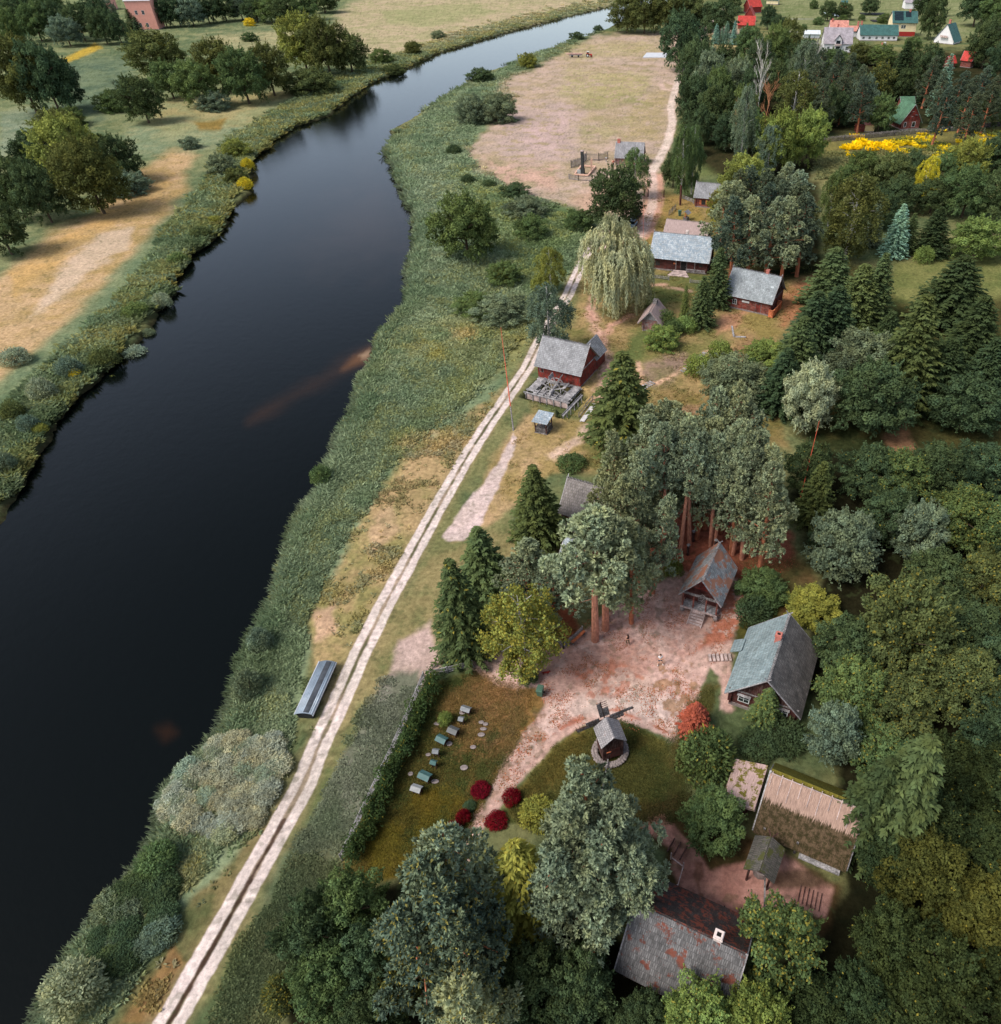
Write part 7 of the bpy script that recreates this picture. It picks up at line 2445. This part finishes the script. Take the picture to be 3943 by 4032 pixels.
def person(label, pos, rz, h=1.75, stance=.16, arms='folded', top=(240, 240, 240), legs=(40, 70, 90), shorts=True, sleeve=.16, hair=(52, 34, 30), longhair=False, shoes=(240, 240, 240), stride=0.0, fingers=True, topless_back=False):
    k = h / 1.75
    o = thing('person', label, 'person', pos, rz)
    o.scale = (k, k, k)
    V_, E_, R_ = [], [], []

    def add(p, r, par=None):
        V_.append(Vector(p))
        R_.append(r)
        if par is not None:
            E_.append((par, len(V_) - 1))
        return len(V_) - 1
    hip = add((0, 0, .96), (.155, .11))
    wai = add((0, 0, 1.12), (.135, .1), hip)
    che = add((0, 0.01, 1.32), (.165, .115), wai)
    nk = add((0, .01, 1.47), .06, che)
    h0 = add((0, -.005, 1.56), .072, nk)
    h1 = add((0, -.015, 1.65), .095, h0)
    add((0, -.005, 1.735), .065, h1)
    J = {}
    for s in (-1, 1):
        a = add((s * .1, 0, .9), .09, hip)
        kx = s * (.1 + stance * .5)
        kn = add((kx, -.03 - stride * s, .5), .062, a)
        an = add((s * (.1 + stance), .01 - 2 * stride * s, .09), .042, kn)
        add((s * (.1 + stance * 1.15), -.16 - 2 * stride * s, .04), .035, an)
        sh = add((s * .19, 0.01, 1.40), .06, che)
        if arms == 'folded':
            el = add((s * .29, -.03, 1.14), .045, sh)
            wr = add((s * .06, -.2, 1.10), .034, el)
            hd = (s * -.06, -.22, 1.12)
        elif arms == 'side':
            el = add((s * .25, .03, 1.13), .042, sh)
            wr = add((s * .27, -.05, .88), .03, el)
            hd = (s * .27, -.07, .80)
        else:
            el = add((s * .26, -.05, 1.14), .042, sh)
            wr = add((s * .2, -.28, 1.08), .03, el)
            hd = (s * .19, -.36, 1.09)
        ha = add(hd, .032, wr)
        if fingers:
            d = (V_[ha] - V_[wr]).normalized()
            sd_ = Vector((-d.y, d.x, 0)) if abs(d.z) < .8 else Vector((0, 1, 0))
            for j, (off, ln) in enumerate(((-.025, .065), (-.008, .08), (.009, .075), (.025, .06))):
                b0 = V_[ha] + sd_ * off + d * .035
                f1 = add(b0, .009, ha)
                add(b0 + d * ln * .8 + Vector((0, 0, -.015)), .008, f1)
            t1 = add(V_[ha] + sd_ * -.04 + d * .01, .01, ha)
            add(V_[ha] + sd_ * -.05 + d * .05, .009, t1)
        J[s] = (a, kn, an, sh, el)
    body = skin('person_body', V_, E_, R_, SKINM, o)
    # clothes follow the body
    pv, pe, prr = [], [], []

    def cl(src, r, par=None):
        pv.append(src)
        prr.append(r)
        if par is not None:
            pe.append((par, len(pv) - 1))
        return len(pv) - 1
    c0 = cl(Vector((0, 0, 1.02 if not topless_back else 1.0)), (.165, .125))
    c1 = cl(V_[wai], (.155, .118), c0)
    c2 = cl(V_[che], (.185, .132), c1)
    cl(Vector((0, .01, 1.43)), (.1, .08), c2)
    if sleeve:
        for s in (-1, 1):
            a = cl(V_[J[s][3]], .078, c2)
            d = V_[J[s][4]] - V_[J[s][3]]
            cl(V_[J[s][3]] + d * (.55 if sleeve < .3 else .98), .07, a)
    sh_ = skin('shirt', pv, pe, prr, M_CLOTH, o)
    sh_.color = (*C(*top), 1)
    pv, pe, prr = [], [], []
    c0 = cl(Vector((0, 0, 1.0)), (.17, .125))
    c1 = cl(Vector((0, 0, .93)), (.17, .125), c0)
    for s in (-1, 1):
        a = cl(V_[J[s][0]] + Vector((0, 0, -.04)), .105, c1)
        d = V_[J[s][1]] - V_[J[s][0]]
        b = cl(V_[J[s][0]] + d * .8, .088, a)
        if not shorts:
            e_ = cl(V_[J[s][1]], .075, b)
            cl(V_[J[s][2]], .055, e_)
    q = skin('shorts' if shorts else 'trousers', pv, pe, prr, M_CLOTH, o)
    q.color = (*C(*legs), 1)
    hm = MB()
    hm.ball((0, .012, 1.675), .108, 10, 7, 1.02)
    if longhair:
        hm.tube([(0, .07, 1.7), (0, .12, 1.5), (.02, .12, 1.25)], [.09, .1, .05], 8)
    q = hm.build('hair', M_CLOTH, o, True)
    q.color = (*C(*hair), 1)
    f = MB()
    for x in (-.033, .033):
        f.ball((x, -.106, 1.655), .014, 6, 4)
    q = f.build('eyes', WHITE, o)
    MB().ball((0, -.118, 1.63), .016, 6, 4, 1.4).build('nose', SKINM, o)
    MB().box(-.025, .025, -.108, -.1, 1.585, 1.595).build('mouth', M_CLOTH, o).color = (*C(150, 80, 74), 1)
    for s in (-1, 1):
        an = V_[J[s][2]]
        b = MB().hexa([(an.x - .05, an.y - .2, .0), (an.x + .05, an.y - .2, .0), (an.x + .05, an.y + .08, .0), (an.x - .05, an.y + .08, .0),
                       (an.x - .04, an.y - .17, .07), (an.x + .04, an.y - .17, .07), (an.x + .045, an.y + .07, .11), (an.x - .045, an.y + .07, .11)])
        b.build('shoe', M_CLOTH, o).color = (*C(*shoes), 1)
    return o


person('person in white t-shirt and dark shorts with folded arms on the plaza', D(1255.5, 1263), RA(8), 1.78, .2, 'folded', hair=(70, 48, 40))
person('dark-haired person in black top seen from behind on the plaza', at(2440 + 148 * .2198, 2440 + 440 * .2198), RA(195), 1.72, .05, 'side', (34, 32, 36), (92, 86, 60), False, 0, longhair=True, shoes=(200, 160, 140), stride=.06)
for i, (x, y, tc, lc, lb) in enumerate(((645, 398, (232, 176, 150), (120, 96, 84), 'person in pale pink top by the meadow shed'), (658, 400, (196, 60, 60), (60, 60, 70), 'person in red top by the meadow shed'),
                                        (672, 372, (60, 90, 110), (40, 40, 44), 'person in dark blue top at the shed wall'), (768, 392, (226, 160, 130), (110, 150, 170), 'person in orange top and light trousers right of the group'),
                                        (570, 358, (150, 190, 206), (120, 130, 140), 'person in pale blue bending beside the dark fence'))):
    person(lb, at(2200 + x * .32967, 520 + y * .32967), RA(40 * i), 1.72, .05, 'side', tc, lc, False, .2, fingers=False)
person('person in white at the tail of the trailer', at(2100 + 238 * .6044, 150 + 120 * .6044), RA(90), 1.75, .05, 'front', (236, 236, 236), (150, 140, 130), False, fingers=False)
person('person in dark clothes beside the trailer', at(2100 + 259 * .6044, 150 + 121 * .6044), RA(70), 1.75, .05, 'front', (50, 60, 90), (40, 44, 60), False, fingers=False)
p = D(1044, 802)
person('person in white inside the kiosk', (-12.5, 95.0, .2), RA(-10), 1.65, .04, 'side', (236, 226, 220), (120, 110, 110), False, fingers=False)

# ------------------------------------------------------------------ dog on the plaza
p = at(2080 + 385 * .18315, 2580 + 410 * .18315)
o = thing('dog', 'small reddish-brown and white dog walking on the plaza', 'dog', (p.x, p.y, 0), RA(5))
pv = [(-.28, 0, .36), (-.1, 0, .38), (.1, 0, .38), (.26, 0, .40), (.36, 0, .48), (.46, 0, .52), (.56, 0, .49), (-.40, 0, .40), (-.52, 0, .46)]
pe = [(0, 1), (1, 2), (2, 3), (3, 4), (4, 5), (5, 6), (0, 7), (7, 8)]
pr = [(.10, .11), (.095, .10), (.11, .12), (.115, .13), .075, .08, .04, .03, .015]
for x, par, back in ((-.28, 0, 1), (.24, 3, 0)):
    for s in (-1, 1):
        n_ = len(pv)
        if back:
            pv += [(x - .02, s * .08, .26), (x + .05, s * .085, .2), (x - .06, s * .085, .12), (x - .03, s * .085, .02)]
            pr += [.055, .04, .024, .022]
            pe += [(par, n_), (n_, n_ + 1), (n_ + 1, n_ + 2), (n_ + 2, n_ + 3)]
        else:
            pv += [(x + .02 * s, s * .08, .24), (x + .03 * s, s * .08, .12), (x + .05 * s, s * .08, .02)]
            pr += [.05, .026, .022]
            pe += [(par, n_), (n_, n_ + 1), (n_ + 1, n_ + 2)]
q = skin('dog_body', [Vector(v) for v in pv], pe, pr, plain('brown_white_fur', C(140, 40, 30), .9, .55, 5), o)
e = MB()
for s in (-1, 1):
    e.ball((.42, s * .06, .57), .04, 6, 4, 1.4)
e.build('ear', plain('dark_fur', C(96, 30, 24), .9, .1, 3), o)

# ------------------------------------------------------------------ cars
def car(label, pos, rz, col, L=4.2, W=1.74, H=1.48, suv=False):
    o = thing('parked_car', label, 'car', pos, rz)
    zs = 1.0 if not suv else 1.12
    prof = [(-L / 2, .35), (-L / 2 + .02, .62 * zs), (-L / 2 + .12, .9 * zs), (-L * .33, 1.0 * zs), (L * .16, .98 * zs), (L * .33, .9 * zs), (L / 2 - .1, .72 * zs), (L / 2, .55), (L / 2, .33), (-L / 2, .33)]
    b = MB()
    n = len(prof)
    rows = []
    for y, k in ((-W / 2, .97), (-W / 2 + .1, 1.0), (W / 2 - .1, 1.0), (W / 2, .97)):
        base_ = len(b.v)
        for x, z in prof:
            b.v.append((x * (1 if k == 1 else .985), y, z * (1 if k == 1 else .97)))
        rows.append(base_)
    for i in range(3):
        for j in range(n):
            b.f.append((rows[i] + j, rows[i] + (j + 1) % n, rows[i + 1] + (j + 1) % n, rows[i + 1] + j))
    b.f.append(tuple(rows[0] + j for j in range(n))[::-1])
    b.f.append(tuple(rows[3] + j for j in range(n)))
    q = b.build('body', M_PAINT, o, True)
    q.color = (*C(*col), 1)
    c = MB()
    xr, xf = (-L * .40 if not suv else -L * .47), L * .2
    c.hexa([(xr, -W / 2 + .09, .95 * zs), (xf, -W / 2 + .09, .95 * zs), (xf, W / 2 - .09, .95 * zs), (xr, W / 2 - .09, .95 * zs),
            (xr + .35, -W / 2 + .24, H * (1.1 if suv else 1) - .04), (xf - .75, -W / 2 + .24, H * (1.1 if suv else 1) - .04), (xf - .75, W / 2 - .24, H * (1.1 if suv else 1) - .04), (xr + .35, W / 2 - .24, H * (1.1 if suv else 1) - .04)])
    c.build('windows', GLASS, o)
    zt = H * (1.1 if suv else 1)
    r = MB().hexa([(xr + .3, -W / 2 + .22, zt - .05), (xf - .7, -W / 2 + .22, zt - .05), (xf - .7, W / 2 - .22, zt - .05), (xr + .3, W / 2 - .22, zt - .05),
                   (xr + .42, -W / 2 + .28, zt), (xf - .82, -W / 2 + .28, zt), (xf - .82, W / 2 - .28, zt), (xr + .42, W / 2 - .28, zt)]).build('roof_panel', M_PAINT, o)
    r.color = (*C(*col), 1)
    for x in (-L * .31, L * .31):
        for y in (-W / 2 + .02, W / 2 - .02):
            wv = MB().tube([(x, y - .09, .32), (x, y + .09, .32)], [.32, .32], 14).build('wheel', TYRE, o)
            MB().tube([(x, y - .1, .32), (x, y + .1, .32)], [.19, .19], 10).build('rim', METAL, wv)
    for y in (-W / 2 + .28, W / 2 - .28):
        MB().box(L / 2 - .09, L / 2 + .012, y - .2, y + .2, .56, .7).build('headlight', WHITE, o)
        MB().box(-L / 2 - .012, -L / 2 + .05, y - .14, y + .14, .62, .86).build('tail_light', SH_REDR, o)
    MB().box(L / 2 - .01, L / 2 + .02, -.3, .3, .38, .5).build('number_plate', WHITE, o)
    MB().box(L / 2 - .03, L / 2 + .008, -.45, .45, .5, .6).build('grille', BLACK, o)
    return o


a, b = at(2440 + 158 * .25641, 700 + 800 * .25641), at(2440 + 232 * .25641, 700 + 740 * .25641)
car('silver-blue hatchback parked under the dark round tree', ((a.x + b.x) / 2, (a.y + b.y) / 2 + .8, 0), math.atan2(a.y - b.y - 1.2, a.x - b.x), (160, 178, 190))
a = at(2440 + 240 * .25641, 700 + 645 * .25641)
car('dark car parked behind the silver-blue hatchback', (a.x, a.y + 1.4, 0), RA(238), (48, 52, 56), suv=True)
# tractor and trailer with its boat
a, b = at(2100 + 240 * .6044, 150 + 124 * .6044), at(2100 + 383 * .6044, 150 + 124 * .6044)
rz = math.atan2(b.y - a.y, b.x - a.x)
c = at(2100 + 362 * .6044, 150 + 123 * .6044)
TRED = plain('tractor_paint', C(206, 52, 44), .45, .08, 3)
o = thing('tractor', 'red tractor with white cab roof on the sandy meadow', 'tractor', (c.x, c.y, 0), rz)
MB().box(.1, 1.75, -.38, .38, .75, 1.4).box(-.9, .1, -.5, .5, .7, 1.1).build('bonnet', TRED, o)
MB().box(-.85, .15, -.62, .62, 1.1, 2.3).build('cab_windows', GLASS, o)
MB().box(-.95, .25, -.7, .7, 2.3, 2.5).build('cab_roof', WHITE, o)
for s in (-1, 1):
    wv = MB().tube([(-.55, s * .85 - .2, .8), (-.55, s * .85 + .2, .8)], [.8, .8], 16).build('wheel', TYRE, o)
    MB().tube([(-.55, s * .85 - .215, .8), (-.55, s * .85 + .215, .8)], [.42, .42], 12).build('rim', WHITE, wv)
    wv = MB().tube([(1.4, s * .7 - .13, .48), (1.4, s * .7 + .13, .48)], [.48, .48], 14).build('wheel', TYRE, o)
    MB().tube([(1.4, s * .7 - .14, .48), (1.4, s * .7 + .14, .48)], [.25, .25], 10).build('rim', TRED, wv)
    MB().box(-1.2, .1, s * .85 - .25, s * .85 + .25, 1.62, 1.72).build('mudguard', TRED, o)
MB().tube([(1.0, .2, 1.4), (1.0, .2, 2.3)], [.06, .05], 6).build('exhaust', METAL, o)
ex = Vector((math.cos(rz), math.sin(rz), 0))
tpos = c - ex * 7.0
o = thing('trailer', 'low flat trailer hitched behind the red tractor', 'trailer', (tpos.x, tpos.y, 0), rz)
MB().box(-3.2, 3.4, -1.05, 1.05, .85, 1.0).box(3.4, 5.6, -.08, .08, .85, .95).build('bed', plain('trailer_paint', C(96, 110, 130), .6, .1, 2), o)
for x in (-1.8, 1.6):
    for s in (-1, 1):
        MB().tube([(x, s * .9 - .14, .42), (x, s * .9 + .14, .42)], [.42, .42], 12).build('wheel', TYRE, o)
o = thing('flat_boat', 'long pale pink flat-bottomed boat lying on the trailer', 'boat', (tpos.x, tpos.y, 1.0), rz)
hb = MB()
sec = [(-5.2, .35, .55), (-4, .8, .25), (0, 1.0, .12), (3, .85, .2), (4.4, .3, .6)]
for i in range(4):
    (x0, w0, z0), (x1, w1, z1) = sec[i], sec[i + 1]
    hb.hexa([(x0, -w0 * .7, z0 - .1), (x1, -w1 * .7, z1 - .1), (x1, w1 * .7, z1 - .1), (x0, w0 * .7, z0 - .1), (x0, -w0, .7), (x1, -w1, .7), (x1, w1, .7), (x0, w0, .7)])
hb.build('hull', plain('pink_hull', C(232, 190, 170), .6, .06, 1), o)
MB().box(-3.6, 2.9, -.7, .7, .702, .72).build('deck', plain('boat_deck', C(214, 170, 150), .7, .1, 2), o)
for x in (-2, 0, 1.8):
    MB().box(x - .12, x + .12, -.75, .75, .76, .82).build('thwart', W_PINKG, o)

# ------------------------------------------------------------------ village houses
def vhouse(name, label, foot, ang, L, W, ez, rz_, wm, rm, wins=(), cat='house', ch=None, **kw):
    o = house(name, label, cat, foot, ang, L, W, ez, rz_, 'plain', wm, rm, gm=kw.pop('gm', wm), ov=kw.pop('ov', .5), og=kw.pop('og', .4), th=.2, found=.3, cap=False, cross=False, **kw)
    for (s, x, z, w_, h_) in wins:
        opening(o, L, W, s, x, z, w_, h_, 'window', WHITE, bars=(2, 2))
    if ch:
        chimney(o, *ch)
    return o


def Hp(x, y, z=0):
    return at(3140 + x * .65934, y * .65934, z)


WALLF = [('front', x_, .9, 1.2, 1.1) for x_ in (2.0, 5.5, 9.5, 13.0, 16.5, 19.5)]
o = vhouse('village_house', 'white house with lilac-grey roof and balcony dormer', Hp(152, 312), RA(-6), 14.6, 11.0, 4.4, 10.6, PLASTER, SH_LILAC, [('front', 2.6, 1.2, 1.3, 1.4), ('front', 12.4, 1.2, 1.3, 1.4), ('left', 4, 1.5, 1.3, 1.4)], ch=(7, 7, 9, 12, .9))
d_ = MB()
d_.box(5.6, 9.0, -1.2, 3.5, .3, 6.0)
d_.build('dormer_wall', PLASTER, o)
d_ = MB()
slope(d_, (5.1, 5.0, 5.7), (5.1, -1.8, 5.7), (7.3, -1.8, 8.3), (7.3, 5.0, 8.3), .2)
slope(d_, (9.5, -1.8, 5.7), (9.5, 5.0, 5.7), (7.3, 5.0, 8.3), (7.3, -1.8, 8.3), .2)
d_.build('dormer_roof', SH_LILAC, o)
MB().poly([(5.6, -1.22, 5.9), (9.0, -1.22, 5.9), (7.3, -1.22, 7.9)]).build('dormer_gable', PLASTER, o)
MB().box(6.2, 8.4, -1.25, -1.19, 3.8, 5.6).box(6.2, 8.4, -1.25, -1.19, .8, 2.8).build('balcony_door', GLASS, o)
MB().box(5.6, 9.0, -2.2, -1.2, 3.3, 3.45).box(5.6, 9.0, -2.2, -2.1, 3.45, 4.2).build('balcony', W_PINKG, o)
o = vhouse('village_house', 'white house with salmon-pink roof behind the lilac-roofed one', Hp(188, 238), RA(-6), 10.0, 9.0, 4.8, 9.0, PLASTER, SH_SALM, [('front', 5, 3.2, 1.5, 1.2)], ch=(1, 4, 7, 10, .9))
o = vhouse('village_house', 'low white house with salmon roof joined to the green one', Hp(280, 222), RA(-4), 8.6, 7.0, 3.2, 5.2, PLASTER, SH_SALM, [('front', 3, 1.2, 1.3, 1.2)], ch=(7.6, 3.5, 4.5, 7.5, .9))
o = vhouse('village_house', 'long low white house with dark green roof', Hp(372, 243), RA(-3), 21.5, 10.0, 3.0, 7.2, PLASTER, SH_TEAL, WALLF, ch=(.6, 5, 6, 9, .9))
o = vhouse('village_house', 'tall cream house with teal roof and solar panels', Hp(555, 219), RA(-5), 14.0, 13.0, 7.3, 12.0, PLASTERY, SH_TEAL, [('front', 5.8, 4.2, 1.1, 1.6), ('front', 7.2, 4.2, 1.1, 1.6), ('front', 5.5, .9, 3.0, 1.2)], ch=(10, 6, 10, 13, .9), ov=.7)
sp = MB()
sl_ = 4.7 / 6.5
for (x0, x1, y0, y1) in ((.8, 6.0, .6, 6.0), (7.4, 10.6, 2.6, 6.0)):
    z0_, z1_ = 7.3 + sl_ * y0 + .32, 7.3 + sl_ * y1 + .32
    for i in range(4):
        a0, a1 = i / 4 + .02, (i + 1) / 4 - .02
        sp.hexa([(x0 + (x1 - x0) * 0, y0 + (y1 - y0) * a0, z0_ + (z1_ - z0_) * a0), (x1, y0 + (y1 - y0) * a0, z0_ + (z1_ - z0_) * a0), (x1, y0 + (y1 - y0) * a1, z0_ + (z1_ - z0_) * a1), (x0, y0 + (y1 - y0) * a1, z0_ + (z1_ - z0_) * a1)] +
                [(x0, y0 + (y1 - y0) * a0, z0_ + (z1_ - z0_) * a0 + .1), (x1, y0 + (y1 - y0) * a0, z0_ + (z1_ - z0_) * a0 + .1), (x1, y0 + (y1 - y0) * a1, z0_ + (z1_ - z0_) * a1 + .1), (x0, y0 + (y1 - y0) * a1, z0_ + (z1_ - z0_) * a1 + .1)])
sp.build('solar_panels', plain('solar_glass', C(24, 40, 44), .2, .1, 2, spec=.6), o)
MB().box(-.05, 14.05, -.06, -.01, .3, 2.6).build('red_plinth', plain('red_plinth_paint', C(170, 48, 40), .7, .1, 1), o)
o = vhouse('village_house', 'steep white A-frame house with teal roof and balcony', Hp(928, 268), RA(46), 9.5, 11.5, 1.8, 9.3, PLASTER, SH_TEAL, [], ch=(3, 6, 8, 11.2, 1.0), ov=.6)
opening(o, 9.5, 11.5, 'left', 5.6, 4.2, 1.2, 1.8, 'window', WHITE, bars=(2, 2))
MB().box(-1.3, -.1, 3.6, 8.0, 3.1, 3.25).box(-1.3, -1.2, 3.6, 8.0, 3.25, 4.1).build('balcony', W_PINKG, o)
o = vhouse('village_house', 'grey hip-roofed house among trees with two chimneys', Hp(505, 392), RA(50), 7.0, 6.6, 3.2, 8.0, PLASTERY, SH_LILAC, [('front', 3, 1.0, 1.0, 1.0)], ch=(3, 3.3, 6, 9, .9))
chimney(o, 6, 3.3, 6, 9, .9, PLASTER)
p = at(3140 + 40 * .65934, 228 * .65934)
o = vhouse('glass_house', 'long white greenhouse left of the lilac-roofed house', p, RA(-4), 9.0, 5.0, 2.2, 3.6, plain('pale_glass', C(206, 214, 216), .3, .06, 2), plain('pale_glass_roof', C(220, 226, 228), .3, .06, 2), cat='greenhouse')
o = vhouse('village_house', 'red-roofed house with tall steep gables beyond the blue spruces', at(2600 + 555 * .5495, 210 * .5495), RA(-8), 10.4, 9.0, 2.6, 6.6, plain('timber_wall', C(150, 90, 70), .8, .1, 2), SH_REDR, [('front', 5, 1.0, 1.3, 1.2)])
o = vhouse('village_house', 'small red-roofed chapel-like house behind the lower red roof', at(2600 + 662 * .5495, 160 * .5495), RA(75), 7.0, 5.4, 4.2, 8.4, plain('red_timber_wall', C(140, 50, 44), .8, .1, 2), SH_REDR)
o = vhouse('village_house', 'long red-roofed house farthest behind the chapel-like one', at(2600 + 640 * .5495, 96 * .5495), RA(25), 10.0, 8.0, 4.0, 8.0, plain('red_timber_wall_b', C(150, 56, 48), .8, .1, 2), SH_REDR)
o = vhouse('village_house', 'small teal-roofed house at the top edge of the village', at(2600 + 760 * .5495, 30 * .5495), RA(-20), 9.0, 6.0, 3.0, 5.5, PLASTERY, SH_TEAL)
o = vhouse('garden_hut', 'tall orange garden hut with green roof in the far gardens', Hp(258, 64), RA(-5), 4.2, 3.6, 4.2, 6.0, W_ORANGE, SH_TEAL, [('front', 2.1, 2.2, 1.4, 1.0)], cat='hut')
o = vhouse('village_house', 'pale concrete-grey house behind the cream house', Hp(640, 55), RA(-5), 11.0, 9.0, 4.0, 6.0, PLASTER, SH_LILAC)
o = thing('cold_frame', 'dark gridded cold frame beds in the far gardens', 'cold frame', Hp(190, 102), RA(-2))
for i in range(6):
    MB().box(i * 1.9, i * 1.9 + 1.6, 0, 22, -.2, .5).build('bed', GLASS, o)
for i, (x0, y0, wd, dp, lb) in enumerate(((396, 92, 18, 12, 'long dark planting bed in the far gardens'), (456, 133, 9, 10, 'short dark planting bed left of the cream house'))):
    q = Hp(x0, y0)
    ob = MB().box(0, wd, 0, dp, -.3, .4).build('planting_bed', plain('dark_soil', C(42, 40, 36), .9, .3, .5))
    ob.location = q
    tag(ob, lb, 'garden bed')
# red cabin and its shed behind the board fence
def Pp(x, y, z=0):
    return at(3240 + x * .47619, 380 + y * .47619, z)


o = vhouse('red_cabin', 'red log cabin with green gabled roof behind the board fence', Pp(792, 266), RA(103), 8.0, 7.4, 2.9, 8.0, W_RED, SH_GREEN, gm=W_REDV, ov=.8)
opening(o, 8, 7.4, 'left', 4.9, .8, 1.2, 1.5, 'window', WHITE, bars=(1, 1))
opening(o, 8, 7.4, 'left', 1.5, .9, .8, 1.4, 'window', WHITE, bars=(1, 1))
opening(o, 8, 7.4, 'left', 3.7, 4.2, 1.1, 1.5, 'window', WHITE, bars=(1, 1))
MB().lathe((-.25, 2.3, 4.6), [(.55, 0), (.6, .08), (.3, .16)], 12).build('satellite_dish', METAL, o)
o = vhouse('cabin_annex', 'pale green-roofed annex behind the red cabin', Pp(640, 105), RA(0), 5, 4, 2.5, 4.0, W_RED, SH_GREEN, cat='annex')
o = vhouse('yellow_shed', 'small flat yellow shed with a red side behind the fence', Pp(345, 294), RA(-4), 3.3, 2.8, 2.3, 2.7, plain('yellow_board', C(222, 196, 140), .8, .1, 2), SH_SALM, cat='shed', ov=.2)
MB().box(-3.2, -.1, .3, 2.5, -.2, 2.0).build('red_lean_to', W_REDV, o)
o = vhouse('village_house', 'bright red roof poking out of the dark trees at right', Hp(905, 408), RA(30), 4, 3.6, 2.5, 4.8, W_RED, SH_REDR)
o = vhouse('village_house', 'second bright red roof right of the tall blue spruce', Hp(970, 400), RA(-40), 5, 4, 3.5, 6.5, W_RED, SH_REDR)
# salmon house over the river
o = vhouse('salmon_house', 'salmon plastered house with pale curved roof across the river', at(300 + 500 * .458, 258 * .458), RA(8), 15.0, 12.0, 15.0, 17.0, PLASTERS, plain('pale_roof_sheet', C(206, 204, 204), .5, .1, .3), [('front', 5, 1.5, 1.4, 2), ('front', 9, 1.5, 1.4, 2), ('front', 5, 8, 1.4, 2), ('front', 9, 8, 1.4, 2)])
o = vhouse('salmon_house', 'smaller salmon house mostly hidden left of the bigger one', at(300 + 170 * .458, 90 * .458), RA(8), 12.0, 10.0, 7.0, 11.0, PLASTERS, SH_SALM)
